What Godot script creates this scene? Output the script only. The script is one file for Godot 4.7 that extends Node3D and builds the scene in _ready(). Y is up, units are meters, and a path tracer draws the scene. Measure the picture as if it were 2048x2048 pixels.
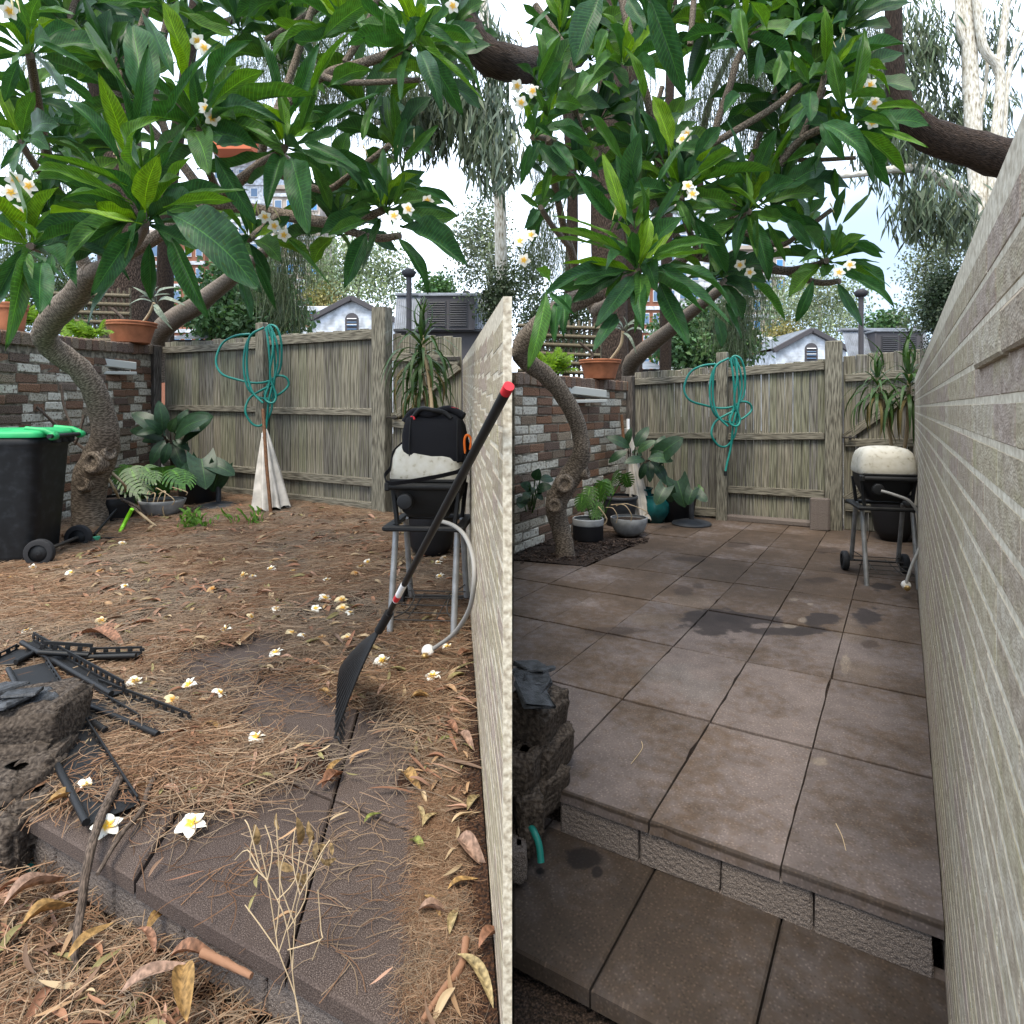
extends Node3D
# Two neighbouring back yards either side of a dividing wall: a littered one (left) and a swept one (right).

const F := 1270.0
const CX := 1024.0
const CY := 815.0
const EYE := 1.32
const UB := 0.391
const VB := 0.743
var rng := RandomNumberGenerator.new()
var taken := {}
var mats := {}
var tex := {}

# ---------------------------------------------------------------- mesh building
class MB:
	var v := PackedVector3Array()
	var n := PackedVector3Array()
	var u := PackedVector2Array()
	var c := PackedColorArray()
	var ix := PackedInt32Array()
	var tint := Color.WHITE
	func pt(p: Vector3, nn: Vector3, uv: Vector2) -> int:
		v.append(p)
		n.append(nn)
		u.append(uv)
		c.append(tint)
		return v.size() - 1
	func tri(a: int, b: int, d: int) -> void:   # turned so that its front is where its normals point
		ix.append(a)
		if (v[b] - v[a]).cross(v[d] - v[a]).dot(n[a] + n[b] + n[d]) >= 0.0:
			ix.append(d)
			ix.append(b)
		else:
			ix.append(b)
			ix.append(d)
	func quad(a: Vector3, b: Vector3, d: Vector3, e: Vector3, uo := Vector2.ZERO) -> void:
		var nn := (b - a).cross(d - a).normalized()
		var w := (b - a).length()
		var h := (e - a).length()
		var i := pt(a, nn, uo)
		pt(b, nn, uo + Vector2(w, 0))
		pt(d, nn, uo + Vector2(w, h))
		pt(e, nn, uo + Vector2(0, h))
		tri(i, i + 1, i + 2)
		tri(i, i + 2, i + 3)
	func poly(ps: PackedVector3Array, nn: Vector3) -> void:   # convex fan
		var b := v.size()
		for p in ps:
			pt(p, nn, Vector2(p.x, p.z))
		for k in range(1, ps.size() - 1):
			tri(b, b + k, b + k + 1)
	func box(size: Vector3, x := Transform3D(), bev := 0.0, uo := Vector2.ZERO) -> void:
		var h := size * 0.5
		var b: float = minf(bev, minf(h.x, minf(h.y, h.z)) * 0.9)
		var ax: Array[Vector3] = [Vector3.RIGHT, Vector3.UP, Vector3.BACK]
		for k in 3:
			var i := (k + 1) % 3
			var j := (k + 2) % 3
			for s: float in [1.0, -1.0]:
				var o: Vector3 = ax[k] * h[k] * s
				var e1: Vector3 = ax[i] * (h[i] - b) * s
				var e2: Vector3 = ax[j] * (h[j] - b)
				var ps: Array[Vector3] = [o - e1 - e2, o + e1 - e2, o + e1 + e2, o - e1 + e2]
				var nn: Vector3 = (x.basis * (ax[k] * s)).normalized()
				var st := v.size()
				for p in ps:
					var uv := Vector2(p.x, p.y)
					if k == 0:
						uv = Vector2(p.z, p.y)
					elif k == 1:
						uv = Vector2(p.x, p.z)
					pt(x * p, nn, uv + uo)
				tri(st, st + 1, st + 2)
				tri(st, st + 2, st + 3)
		if b <= 0.0:
			return
		for k in 3:
			var i := (k + 1) % 3
			var j := (k + 2) % 3
			for s: float in [1.0, -1.0]:
				for r: float in [1.0, -1.0]:
					var a1: Vector3 = ax[i] * h[i] * s + ax[j] * (h[j] - b) * r
					var a2: Vector3 = ax[i] * (h[i] - b) * s + ax[j] * h[j] * r
					var l: Vector3 = ax[k] * (h[k] - b)
					var nn: Vector3 = (x.basis * (ax[i] * s + ax[j] * r)).normalized()
					var st := v.size()
					var qs: Array[Vector3] = [a1 - l, a2 - l, a2 + l, a1 + l]
					if s * r < 0:
						qs = [a2 - l, a1 - l, a1 + l, a2 + l]
					for p in qs:
						pt(x * p, nn, Vector2(p[i] + p[j], p[k]) + uo)
					tri(st, st + 1, st + 2)
					tri(st, st + 2, st + 3)
		for sx: float in [1.0, -1.0]:
			for sy: float in [1.0, -1.0]:
				for sz: float in [1.0, -1.0]:
					var nn: Vector3 = (x.basis * Vector3(sx, sy, sz)).normalized()
					var st := pt(x * Vector3(sx * h.x, sy * (h.y - b), sz * (h.z - b)), nn, uo)
					pt(x * Vector3(sx * (h.x - b), sy * h.y, sz * (h.z - b)), nn, uo)
					pt(x * Vector3(sx * (h.x - b), sy * (h.y - b), sz * h.z), nn, uo)
					if sx * sy * sz > 0:
						tri(st, st + 1, st + 2)
					else:
						tri(st, st + 2, st + 1)
	func tube(ps: Array, rs: Array, sides := 8, cap := true, bump := 0.0) -> void:
		var m := ps.size()
		var ref := Vector3.UP
		var d0: Vector3 = (ps[1] - ps[0]).normalized()
		if absf(d0.dot(ref)) > 0.9:
			ref = Vector3.RIGHT
		var side := d0.cross(ref).normalized()
		var base := v.size()
		var along := 0.0
		for k in m:
			var d: Vector3 = (ps[mini(k + 1, m - 1)] - ps[maxi(k - 1, 0)]).normalized()
			side = (side - d * side.dot(d)).normalized()
			var up := d.cross(side)
			if k > 0:
				along += (ps[k] - ps[k - 1]).length()
			var r: float = rs[k] if k < rs.size() else rs[-1]
			for j in sides + 1:
				var a := TAU * j / sides
				var nn := side * cos(a) + up * sin(a)
				var rr := r * (1.0 + bump * sin(3.0 * a + k * 1.7) + bump * 0.7 * sin(5.0 * a - k * 2.3))
				pt(ps[k] + nn * rr, nn, Vector2(float(j) / sides, along))
		for k in m - 1:
			for j in sides:
				var a := base + k * (sides + 1) + j
				tri(a, a + 1, a + sides + 2)
				tri(a, a + sides + 2, a + sides + 1)
		if cap:
			for e: int in [0, m - 1]:
				var d: Vector3 = (ps[1] - ps[0]).normalized() * -1.0 if e == 0 else (ps[m - 1] - ps[m - 2]).normalized()
				var ci := pt(ps[e], d, Vector2(0.5, 0.5))
				for j in sides + 1:
					var p := v[base + e * (sides + 1) + j]
					pt(p, d, Vector2(0.5 + 0.5 * cos(TAU * j / sides), 0.5 + 0.5 * sin(TAU * j / sides)))
				for j in sides:
					if e == 0:
						tri(ci, ci + j + 2, ci + j + 1)
					else:
						tri(ci, ci + j + 1, ci + j + 2)
	func lathe(pr: Array, sides := 24, x := Transform3D(), sx := 1.0, sz := 1.0) -> void:   # profile of Vector2(radius, height)
		var base := v.size()
		var al := 0.0
		for k in pr.size():
			var t: Vector2 = pr[mini(k + 1, pr.size() - 1)] - pr[maxi(k - 1, 0)]
			if k > 0:
				al += (pr[k] - pr[k - 1]).length()
			for j in sides + 1:
				var a := TAU * j / sides
				var nn := Vector3(cos(a) * t.y, -t.x, sin(a) * t.y).normalized()
				pt(x * Vector3(cos(a) * pr[k].x * sx, pr[k].y, sin(a) * pr[k].x * sz), (x.basis * nn).normalized(), Vector2(float(j) / sides, al))
		for k in pr.size() - 1:
			for j in sides:
				var a := base + k * (sides + 1) + j
				tri(a, a + sides + 2, a + 1)
				tri(a, a + sides + 1, a + sides + 2)
	func grid(nx: int, ny: int, f: Callable) -> void:   # f(i/nx, j/ny) -> Vector3, smooth normals
		var base := v.size()
		for j in ny + 1:
			for i in nx + 1:
				pt(f.call(float(i) / nx, float(j) / ny), Vector3.UP, Vector2(float(i) / nx, float(j) / ny))
		for j in ny + 1:
			for i in nx + 1:
				var a := v[base + j * (nx + 1) + mini(i + 1, nx)] - v[base + j * (nx + 1) + maxi(i - 1, 0)]
				var b := v[base + mini(j + 1, ny) * (nx + 1) + i] - v[base + maxi(j - 1, 0) * (nx + 1) + i]
				var nn := a.cross(b)
				if nn.length_squared() > 1e-14:
					n[base + j * (nx + 1) + i] = nn.normalized()
		for j in ny:
			for i in nx:
				var a := base + j * (nx + 1) + i
				tri(a, a + 1, a + nx + 2)
				tri(a, a + nx + 2, a + nx + 1)
	func join(o: MB, x: Transform3D, t := Color.WHITE) -> void:
		var b := v.size()
		for k in o.v.size():
			v.append(x * o.v[k])
			n.append((x.basis * o.n[k]).normalized())
			u.append(o.u[k])
			c.append(o.c[k] * t)
		for k in o.ix:
			ix.append(b + k)
	func jitter(r: RandomNumberGenerator, amt: float) -> void:
		var at := {}
		for k in v.size():
			var key := v[k].snapped(Vector3.ONE * 0.0005)
			if not at.has(key):
				at[key] = Vector3(r.randfn(), r.randfn(), r.randfn()) * amt
			v[k] += at[key]
	func mesh(m: Material = null) -> ArrayMesh:
		var a := []
		a.resize(Mesh.ARRAY_MAX)
		a[Mesh.ARRAY_VERTEX] = v
		a[Mesh.ARRAY_NORMAL] = n
		a[Mesh.ARRAY_TEX_UV] = u
		a[Mesh.ARRAY_COLOR] = c
		a[Mesh.ARRAY_INDEX] = ix
		var am := ArrayMesh.new()
		am.add_surface_from_arrays(Mesh.PRIMITIVE_TRIANGLES, a)
		if m:
			am.surface_set_material(0, m)
		return am

# ---------------------------------------------------------------- placing
func P(x: float, y: float, z: float) -> Vector3:   # the point seen at (x, y) of the photograph, z metres ahead
	return Vector3((x - CX) / F * z, EYE - (y - CY) / F * z, -z)

func GB(x: float, y: float, lvl := 0.0) -> Vector3:   # on the level paving of the swept yard
	return P(x, y, F * (EYE - lvl) / (y - CY))

func ya(z: float) -> float:   # the littered yard's ground climbs gently away from the viewer
	return -0.08 + 0.0496 * z

func GA(x: float, y: float) -> Vector3:
	return P(x, y, 1778.0 / (y - 752.0))

func BW(u: float, v: float, y := 0.0) -> Vector3:   # swept yard plan: u left along the step, v away along the block wall
	return Vector3(1.108 - 0.851 * u + 0.524 * v, y, -1.624 - 0.525 * u - 0.8515 * v)

func basis_b() -> Basis:
	return Basis(Vector3(0.851, 0, 0.525), Vector3.UP, Vector3(-0.525, 0, 0.851))

func numbered(s: String) -> String:
	var k: int = taken.get(s, -1) + 1
	taken[s] = k
	return s if k == 0 else "%s_%03d" % [s, k]

func tag(o: Node, label: String, category: String, group := "", kind := "") -> Node:
	if label:
		o.set_meta("label", label)
	if category:
		o.set_meta("category", category)
	if group:
		o.set_meta("group", group)
	if kind:
		o.set_meta("kind", kind)
	return o

func thing(called: String, label: String, category: String, at := Vector3.ZERO, group := "") -> Node3D:
	var o := Node3D.new()
	o.name = numbered(called)
	add_child(o)
	o.position = at
	tag(o, label, category, group)
	return o

func part(called: String, m: Mesh, mt: Material, parent: Node, x := Transform3D()) -> MeshInstance3D:
	var o := MeshInstance3D.new()
	o.name = called if parent != self else numbered(called)
	o.mesh = m
	if mt:
		o.material_override = mt
	o.transform = x
	parent.add_child(o, true)
	return o

func solo(called: String, m: Mesh, mt: Material, label: String, category: String, x := Transform3D(), group := "") -> MeshInstance3D:
	var o := part(called, m, mt, self, x)
	tag(o, label, category, group)
	return o

func struct(called: String, m: Mesh, mt: Material) -> MeshInstance3D:
	var o := part(called, m, mt, self)
	o.set_meta("kind", "structure")
	return o

func many(called: String, m: Mesh, mt: Material, xs: Array, cs: Array, parent: Node) -> MultiMeshInstance3D:
	var mm := MultiMesh.new()
	mm.transform_format = MultiMesh.TRANSFORM_3D
	mm.use_colors = true
	mm.mesh = m
	mm.instance_count = xs.size()
	for k in xs.size():
		mm.set_instance_transform(k, xs[k])
		mm.set_instance_color(k, cs[k % cs.size()])
	var o := MultiMeshInstance3D.new()
	o.name = called if parent != self else numbered(called)
	o.multimesh = mm
	o.material_override = mt
	parent.add_child(o, true)
	o.set_meta("kind", "stuff")
	return o

func along(a: Vector3, b: Vector3, up := Vector3.UP) -> Basis:   # x axis from a to b
	var x := (b - a).normalized()
	var z := x.cross(up)
	if z.length() < 0.01:
		z = x.cross(Vector3.RIGHT)
	z = z.normalized()
	return Basis(x, z.cross(x), z)

func turn(yaw: float, pitch := 0.0, roll := 0.0) -> Basis:
	return Basis.from_euler(Vector3(deg_to_rad(pitch), deg_to_rad(yaw), deg_to_rad(roll)))

func at(p: Vector3, b := Basis()) -> Transform3D:
	return Transform3D(b, p)

func smooth(ps: Array, steps := 5) -> Array:   # a Catmull-Rom line through the points
	var out := []
	for k in ps.size() - 1:
		var a: Vector3 = ps[maxi(k - 1, 0)]
		var b: Vector3 = ps[k]
		var d: Vector3 = ps[k + 1]
		var e: Vector3 = ps[mini(k + 2, ps.size() - 1)]
		for s in steps:
			out.append(b.cubic_interpolate(d, a, e, float(s) / steps))
	out.append(ps[-1])
	return out

func spread(rs: Array, steps := 5) -> Array:
	var out := []
	for k in rs.size() - 1:
		for s in steps:
			out.append(lerpf(rs[k], rs[k + 1], float(s) / steps))
	out.append(rs[-1])
	return out

func rf(a: float, b: float) -> float:
	return rng.randf_range(a, b)

func pick(a: Array) -> Variant:
	return a[rng.randi() % a.size()]

func ball(r: float) -> Vector3:
	var p := Vector3(rf(-1, 1), rf(-1, 1), rf(-1, 1))
	while p.length() > 1.0:
		p = Vector3(rf(-1, 1), rf(-1, 1), rf(-1, 1))
	return p * r

func anyturn() -> Basis:
	return Basis.from_euler(Vector3(rf(-PI, PI), rf(-PI, PI), rf(-PI, PI)))

# ---------------------------------------------------------------- materials
func lin(r: float, g: float, b: float) -> Color:   # a real-world base colour
	return Color(r, g, b).linear_to_srgb()

func h(s: String) -> Color:
	return Color(s)

func noise(sd: int, freq: float, oct := 4, kind := FastNoiseLite.TYPE_SIMPLEX_SMOOTH) -> FastNoiseLite:
	var f := FastNoiseLite.new()
	f.seed = sd
	f.frequency = freq
	f.noise_type = kind
	f.fractal_octaves = oct
	f.fractal_type = FastNoiseLite.FRACTAL_FBM if oct > 1 else FastNoiseLite.FRACTAL_NONE
	return f

func ramp(cols: Array, offs: Array) -> Gradient:
	var g := Gradient.new()
	var pc := PackedColorArray()
	for k in cols:
		pc.append(h(k) if k is String else k)
	g.colors = pc
	g.offsets = PackedFloat32Array(offs)
	return g

func ntex(called: String, f: FastNoiseLite, cols: Array, offs: Array, size := 512) -> NoiseTexture2D:
	if not tex.has(called):
		var t := NoiseTexture2D.new()
		t.width = size
		t.height = size
		t.seamless = true
		t.noise = f
		t.color_ramp = ramp(cols, offs)
		tex[called] = t
	return tex[called]

func mat(called: String, col: Color, rough := 0.9, t: Texture2D = null, sc := Vector3.ONE, tri := false, bump: Texture2D = null, bs := 0.3) -> StandardMaterial3D:
	if mats.has(called):
		return mats[called]
	var m := StandardMaterial3D.new()
	m.resource_name = called
	m.albedo_color = col
	m.roughness = rough
	m.metallic_specular = 0.4
	m.vertex_color_use_as_albedo = true
	if t:
		m.albedo_texture = t
	m.uv1_scale = sc
	if tri:
		m.uv1_triplanar = true
		m.uv1_world_triplanar = true
	if bump:
		m.heightmap_enabled = true
		m.heightmap_texture = bump
		m.heightmap_scale = bs
	mats[called] = m
	return m

func leafy(m: StandardMaterial3D, r: float, g: float, b: float) -> StandardMaterial3D:
	m.backlight_enabled = true
	m.backlight = lin(r, g, b)
	return m

func make_materials() -> void:
	var pit := ntex("pit", noise(3, 0.045, 5), ["3a3430", "8c8782", "d8d5d0", "ffffff"], [0.0, 0.33, 0.5, 1.0])
	var soft := ntex("soft", noise(5, 0.012, 5), ["7a7a78", "c4c4c2", "ffffff"], [0.15, 0.5, 0.85])
	var mild := ntex("mild", noise(6, 0.008, 4), ["c2c2c0", "e6e6e4", "ffffff"], [0.2, 0.5, 0.8])
	var fine := ntex("fine", noise(7, 0.16, 3), ["6a6a6a", "bdbdbd", "ffffff"], [0.2, 0.5, 0.8])
	var hgt := ntex("relief", noise(9, 0.05, 5), ["000000", "ffffff"], [0.2, 0.8])
	var fhgt := ntex("fine_relief", noise(19, 0.14, 3), ["000000", "ffffff"], [0.25, 0.75])
	# weathered fence timber: long grain, grey with green algae in patches
	var grain := ntex("grain", noise(11, 0.02, 5), ["55524b", "827e76", "a09c92", "b8b4aa"], [0.12, 0.4, 0.62, 0.9])
	var algae := ntex("algae", noise(13, 0.010, 4), [Color(0, 0, 0), Color(0, 0, 0), Color(0.5, 0.5, 0.5)], [0.0, 0.5, 0.85])
	var green := ntex("green", noise(15, 0.05, 3), ["5c5e3c", "6b6d4c"], [0.3, 0.7], 128)
	var tones := [lin(0.62, 0.61, 0.55), lin(0.49, 0.485, 0.46), lin(0.57, 0.59, 0.50), lin(0.43, 0.42, 0.41), lin(0.66, 0.64, 0.58), lin(0.53, 0.53, 0.54)]
	for k in tones.size():
		var w := mat("paling_%d" % k, tones[k], 0.9, grain, Vector3(7.0, 0.45, 1), false, grain, 0.12)
		w.detail_enabled = true
		w.detail_albedo = green
		w.detail_mask = algae
	mat("rail", lin(0.56, 0.545, 0.49), 0.9, grain, Vector3(0.5, 6.0, 1), false, grain, 0.12)
	mat("post", lin(0.56, 0.555, 0.50), 0.9, grain, Vector3(6.0, 0.5, 1), false, grain, 0.15)
	mat("darkpost", lin(0.34, 0.31, 0.31), 0.9, grain, Vector3(6.0, 0.5, 1), false, grain, 0.15)
	# old bricks, some painted
	var br := [lin(0.25, 0.15, 0.105), lin(0.21, 0.135, 0.10), lin(0.29, 0.17, 0.115), lin(0.19, 0.135, 0.11), lin(0.37, 0.30, 0.225), lin(0.28, 0.215, 0.16), lin(0.24, 0.185, 0.15), lin(0.31, 0.17, 0.105)]
	for k in br.size():
		mat("brick_%d" % k, br[k] * 1.12, 0.95, pit, Vector3.ONE * 3.1, true, hgt, 0.6)
	var chipped := ntex("chipped", noise(23, 0.05, 4), ["4a3c34", "7d6b60", "d0cec8", "f4f4f0"], [0.0, 0.24, 0.30, 0.8])
	mat("brick_white", lin(0.76, 0.72, 0.64), 0.8, chipped, Vector3.ONE * 1.1, true, hgt, 0.3)
	mat("brick_cream", lin(0.55, 0.50, 0.42), 0.85, chipped, Vector3.ONE * 1.4, true, hgt, 0.3)
	mat("mortar", lin(0.33, 0.285, 0.22), 1.0, soft, Vector3.ONE * 2.0, true, hgt, 0.5)
	# limewashed block wall with dragged bagging
	var lime := ntex("lime", noise(29, 0.03, 5), ["a89f94", "c9c2b6", "dcd7cd", "f0eee8"], [0.1, 0.4, 0.6, 0.92])
	var limed := [lin(0.53, 0.475, 0.40), lin(0.475, 0.415, 0.355), lin(0.53, 0.48, 0.385), lin(0.49, 0.42, 0.385), lin(0.575, 0.53, 0.46)]
	for k in limed.size():
		var lm := mat("block_%d" % k, limed[k], 0.95, lime, Vector3(2.0, 3.0, 2.0), true, fhgt, 0.10)
		lm.detail_enabled = true
		lm.detail_albedo = ntex("lime_green", noise(31, 0.03, 3), ["8a8560", "a49c7a"], [0.3, 0.7], 128)
		lm.detail_mask = ntex("lime_mask", noise(33, 0.008, 4), [Color(0, 0, 0), Color(0, 0, 0), Color(0.6, 0.6, 0.6)], [0.0, 0.52, 0.8])
	mat("lime_mortar", lin(0.80, 0.765, 0.68), 1.0, lime, Vector3.ONE * 3.0, true, hgt, 0.05)
	# paving
	var agg := ntex("aggregate", noise(37, 0.22, 2), ["6f6764", "958c88", "a79d98", "d9d0ca", "fffaf4"], [0.2, 0.42, 0.58, 0.68, 0.78])
	tex["agg"] = agg
	for k in 3:
		mat("slab_%d" % k, [lin(0.17, 0.139, 0.124), lin(0.15, 0.122, 0.11), lin(0.19, 0.157, 0.141)][k], 0.92, agg, Vector3.ONE * 2.2, true, fhgt, 0.04)
	mat("riser", lin(0.34, 0.315, 0.295), 0.95, agg, Vector3.ONE * 2.6, true, hgt, 0.35)
	mat("soil", lin(0.15, 0.118, 0.10), 1.0, ntex("soilt", noise(41, 0.12, 4), ["4a4038", "8d8078", "cfc4bb"], [0.2, 0.55, 0.9]), Vector3.ONE * 1.6, true, hgt, 1.6)
	mat("earth", lin(0.09, 0.075, 0.055), 1.0, tex["soft"], Vector3.ONE * 0.3, true)
	mat("litter", lin(0.17, 0.105, 0.066), 1.0, ntex("littert", noise(43, 0.10, 5), ["3b2c22", "8d7662", "d2bda6"], [0.2, 0.55, 0.92]), Vector3.ONE * 1.7, true, hgt, 1.6)
	var nd := mat("needle", lin(0.8, 0.8, 0.8), 0.9)
	nd.metallic_specular = 0.2
	leafy(mat("dryleaf", lin(0.8, 0.8, 0.8), 0.75), 0.12, 0.07, 0.03)
	# stone
	mat("stone", lin(0.155, 0.135, 0.118), 0.95, ntex("stonet", noise(47, 0.05, 5), ["5c534c", "a59b92", "eee6dc"], [0.2, 0.5, 0.85]), Vector3.ONE * 2.0, true, hgt, 0.4)
	mat("slate", lin(0.07, 0.075, 0.085), 0.6, soft, Vector3.ONE * 4.0, true, hgt, 0.2)
	# plants
	mat("bark", lin(0.33, 0.29, 0.25), 0.95, ntex("barkt", noise(53, 0.03, 5), ["7d766e", "b3aaa0", "e6dfd6"], [0.25, 0.5, 0.78]), Vector3(1.0, 4.0, 1), false, ntex("barkh", noise(57, 0.03, 5), ["000000", "ffffff"], [0.3, 0.7]), 0.03)
	mat("bark_dark", lin(0.135, 0.10, 0.082), 0.95, tex["barkt"], Vector3(6, 1.0, 1), false, tex["barkh"], 1.2)
	mat("bark_gum", lin(0.78, 0.76, 0.70), 0.8, ntex("gumt", noise(59, 0.015, 4), ["8f8574", "d8d3c8", "ffffff"], [0.12, 0.4, 0.8]), Vector3(2, 0.8, 1))
	mat("twig", lin(0.15, 0.11, 0.085), 0.9, soft, Vector3(2, 6, 1))
	mat("twig_red", lin(0.25, 0.13, 0.075), 0.9)
	mat("twig_dry", lin(0.42, 0.32, 0.20), 0.9)
	# manufactured things
	mat("black_plastic", lin(0.018, 0.019, 0.021), 0.55, fine, Vector3.ONE * 8, true)
	mat("bin_body", lin(0.016, 0.018, 0.021), 0.55, ntex("scuff", noise(27, 0.02, 5), ["8a8a8a", "b0b0b0", "ffffff"], [0.3, 0.6, 0.85]), Vector3.ONE * 1.05, true)
	mat("bin_lid", lin(0.03, 0.48, 0.16), 0.45, mild, Vector3.ONE * 0.70, true)
	mat("rubber", lin(0.022, 0.022, 0.024), 0.8)
	mat("grey_metal", lin(0.33, 0.33, 0.33), 0.5, mild, Vector3.ONE * 2.00, true).metallic = 0.5
	mat("wire", lin(0.04, 0.035, 0.03), 0.7)
	mat("lid_cream", lin(0.53, 0.51, 0.455), 0.5, ntex("worn", noise(25, 0.02, 5), ["8b8374", "d4cec0", "f0ede4", "ffffff"], [0.08, 0.22, 0.34, 0.9]), Vector3.ONE * 1.7, true)
	mat("cast_black", lin(0.02, 0.02, 0.02), 0.6, fine, Vector3.ONE * 9, true)
	mat("gas_hose", lin(0.27, 0.26, 0.24), 0.7)
	mat("white_plastic", lin(0.6, 0.58, 0.54), 0.5)
	mat("brass", lin(0.45, 0.30, 0.12), 0.4).metallic = 0.7
	mat("hose", lin(0.012, 0.175, 0.145), 0.4)
	mat("terracotta", lin(0.42, 0.155, 0.075), 0.85, mild, Vector3.ONE * 1.75, true, fhgt, 0.05)
	mat("teal_glaze", lin(0.01, 0.085, 0.09), 0.18, mild, Vector3.ONE * 1.75, true)
	mat("grey_bowl", lin(0.36, 0.37, 0.38), 0.7, mild, Vector3.ONE * 2, true)
	mat("pot_black", lin(0.012, 0.012, 0.014), 0.5)
	mat("pot_dark", lin(0.05, 0.055, 0.065), 0.6, mild, Vector3.ONE * 1.75, true)
	mat("canvas", lin(0.62, 0.58, 0.53), 0.95, mild, Vector3.ONE * 1.40, true, fhgt, 0.1)
	mat("pole_timber", lin(0.50, 0.24, 0.12), 0.6, grain, Vector3(2, 2, 1))
	mat("bag", lin(0.012, 0.012, 0.017), 0.85, fine, Vector3.ONE * 14, true, fhgt, 0.06)
	mat("orange", lin(0.75, 0.16, 0.02), 0.6)
	mat("red", lin(0.55, 0.02, 0.03), 0.5)
	mat("lime_plastic", lin(0.22, 0.62, 0.02), 0.4)
	mat("dust_green", lin(0.05, 0.30, 0.16), 0.5)
	mat("aluminium", lin(0.50, 0.50, 0.46), 0.5)
	mat("white", lin(0.75, 0.75, 0.75), 0.6)
	mat("white_brick", lin(0.72, 0.76, 0.83), 0.85, mild, Vector3.ONE * 0.28, true)
	mat("dark_trim", lin(0.075, 0.07, 0.075), 0.7)
	mat("roof_grey", lin(0.15, 0.165, 0.19), 0.55, mild, Vector3.ONE * 0.42, true)
	mat("roof_pale", lin(0.26, 0.28, 0.32), 0.55, mild, Vector3.ONE * 0.42, true)
	mat("shutter", lin(0.045, 0.045, 0.05), 0.6)
	mat("far_brick", lin(0.45, 0.20, 0.13), 0.9, pit, Vector3.ONE * 1.0, true)
	mat("far_tan", lin(0.52, 0.44, 0.38), 0.9, mild, Vector3.ONE * 0.07, true)
	mat("far_orange", lin(0.55, 0.16, 0.08), 0.9)
	mat("far_glass", lin(0.12, 0.20, 0.32), 0.2)
	mat("far_blue", lin(0.10, 0.30, 0.62), 0.4)
	mat("trellis", lin(0.44, 0.39, 0.29), 0.9, grain, Vector3(3, 3, 1))
	mat("straw", lin(0.30, 0.24, 0.13), 0.95)

func setup_camera() -> void:
	var cam := Camera3D.new()
	cam.name = "camera"
	add_child(cam)
	cam.position = Vector3(0, EYE, 0)
	var near := 0.05
	cam.set_frustum(2048.0 / F * near, Vector2(0, -(1024.0 - CY) / F * near), near, 400.0)
	cam.current = true
	var env := Environment.new()
	env.background_mode = Environment.BG_SKY
	var sm := ProceduralSkyMaterial.new()
	sm.sky_top_color = lin(0.24, 0.33, 0.47)
	sm.sky_horizon_color = lin(0.29, 0.37, 0.47)
	sm.sky_curve = 0.25
	sm.ground_bottom_color = lin(0.10, 0.09, 0.08)
	sm.ground_horizon_color = lin(0.55, 0.6, 0.66)
	sm.sun_angle_max = 0.0
	# broken overcast: bright cloud with pale blue gaps, the same all round the sky
	var cn := noise(39, 1.1, 4)
	var ci := Image.create_empty(512, 256, false, Image.FORMAT_RGBA8)
	for j in 256:
		for i in 512:
			var el := PI * (0.5 - (j + 0.5) / 256.0)
			var az := TAU * (i + 0.5) / 512.0
			var d := Vector3(sin(az) * cos(el), sin(el), -cos(az) * cos(el))
			var c := smoothstep(-0.28, 0.16, cn.get_noise_3dv(d))
			ci.set_pixel(i, j, Color(1, 1, 1, c * 0.62))
	var clouds := ImageTexture.create_from_image(ci)
	sm.sky_cover = clouds
	sm.sky_cover_modulate = Color(0.9, 0.92, 0.95, 1)
	var sky := Sky.new()
	sky.sky_material = sm
	env.sky = sky
	env.tonemap_mode = Environment.TONE_MAPPER_LINEAR
	env.tonemap_exposure = 3.0
	env.sdfgi_enabled = true
	env.ssao_enabled = true
	env.ssil_enabled = true
	var we := WorldEnvironment.new()
	we.name = "environment"
	we.environment = env
	add_child(we)
	var sun := DirectionalLight3D.new()
	sun.name = "sun"
	add_child(sun)
	sun.light_energy = 0.5
	sun.light_angular_distance = 25.0
	sun.light_color = Color(1.0, 0.97, 0.92)
	sun.shadow_enabled = true
	sun.rotation_degrees = Vector3(-62, -25, 0)

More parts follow.
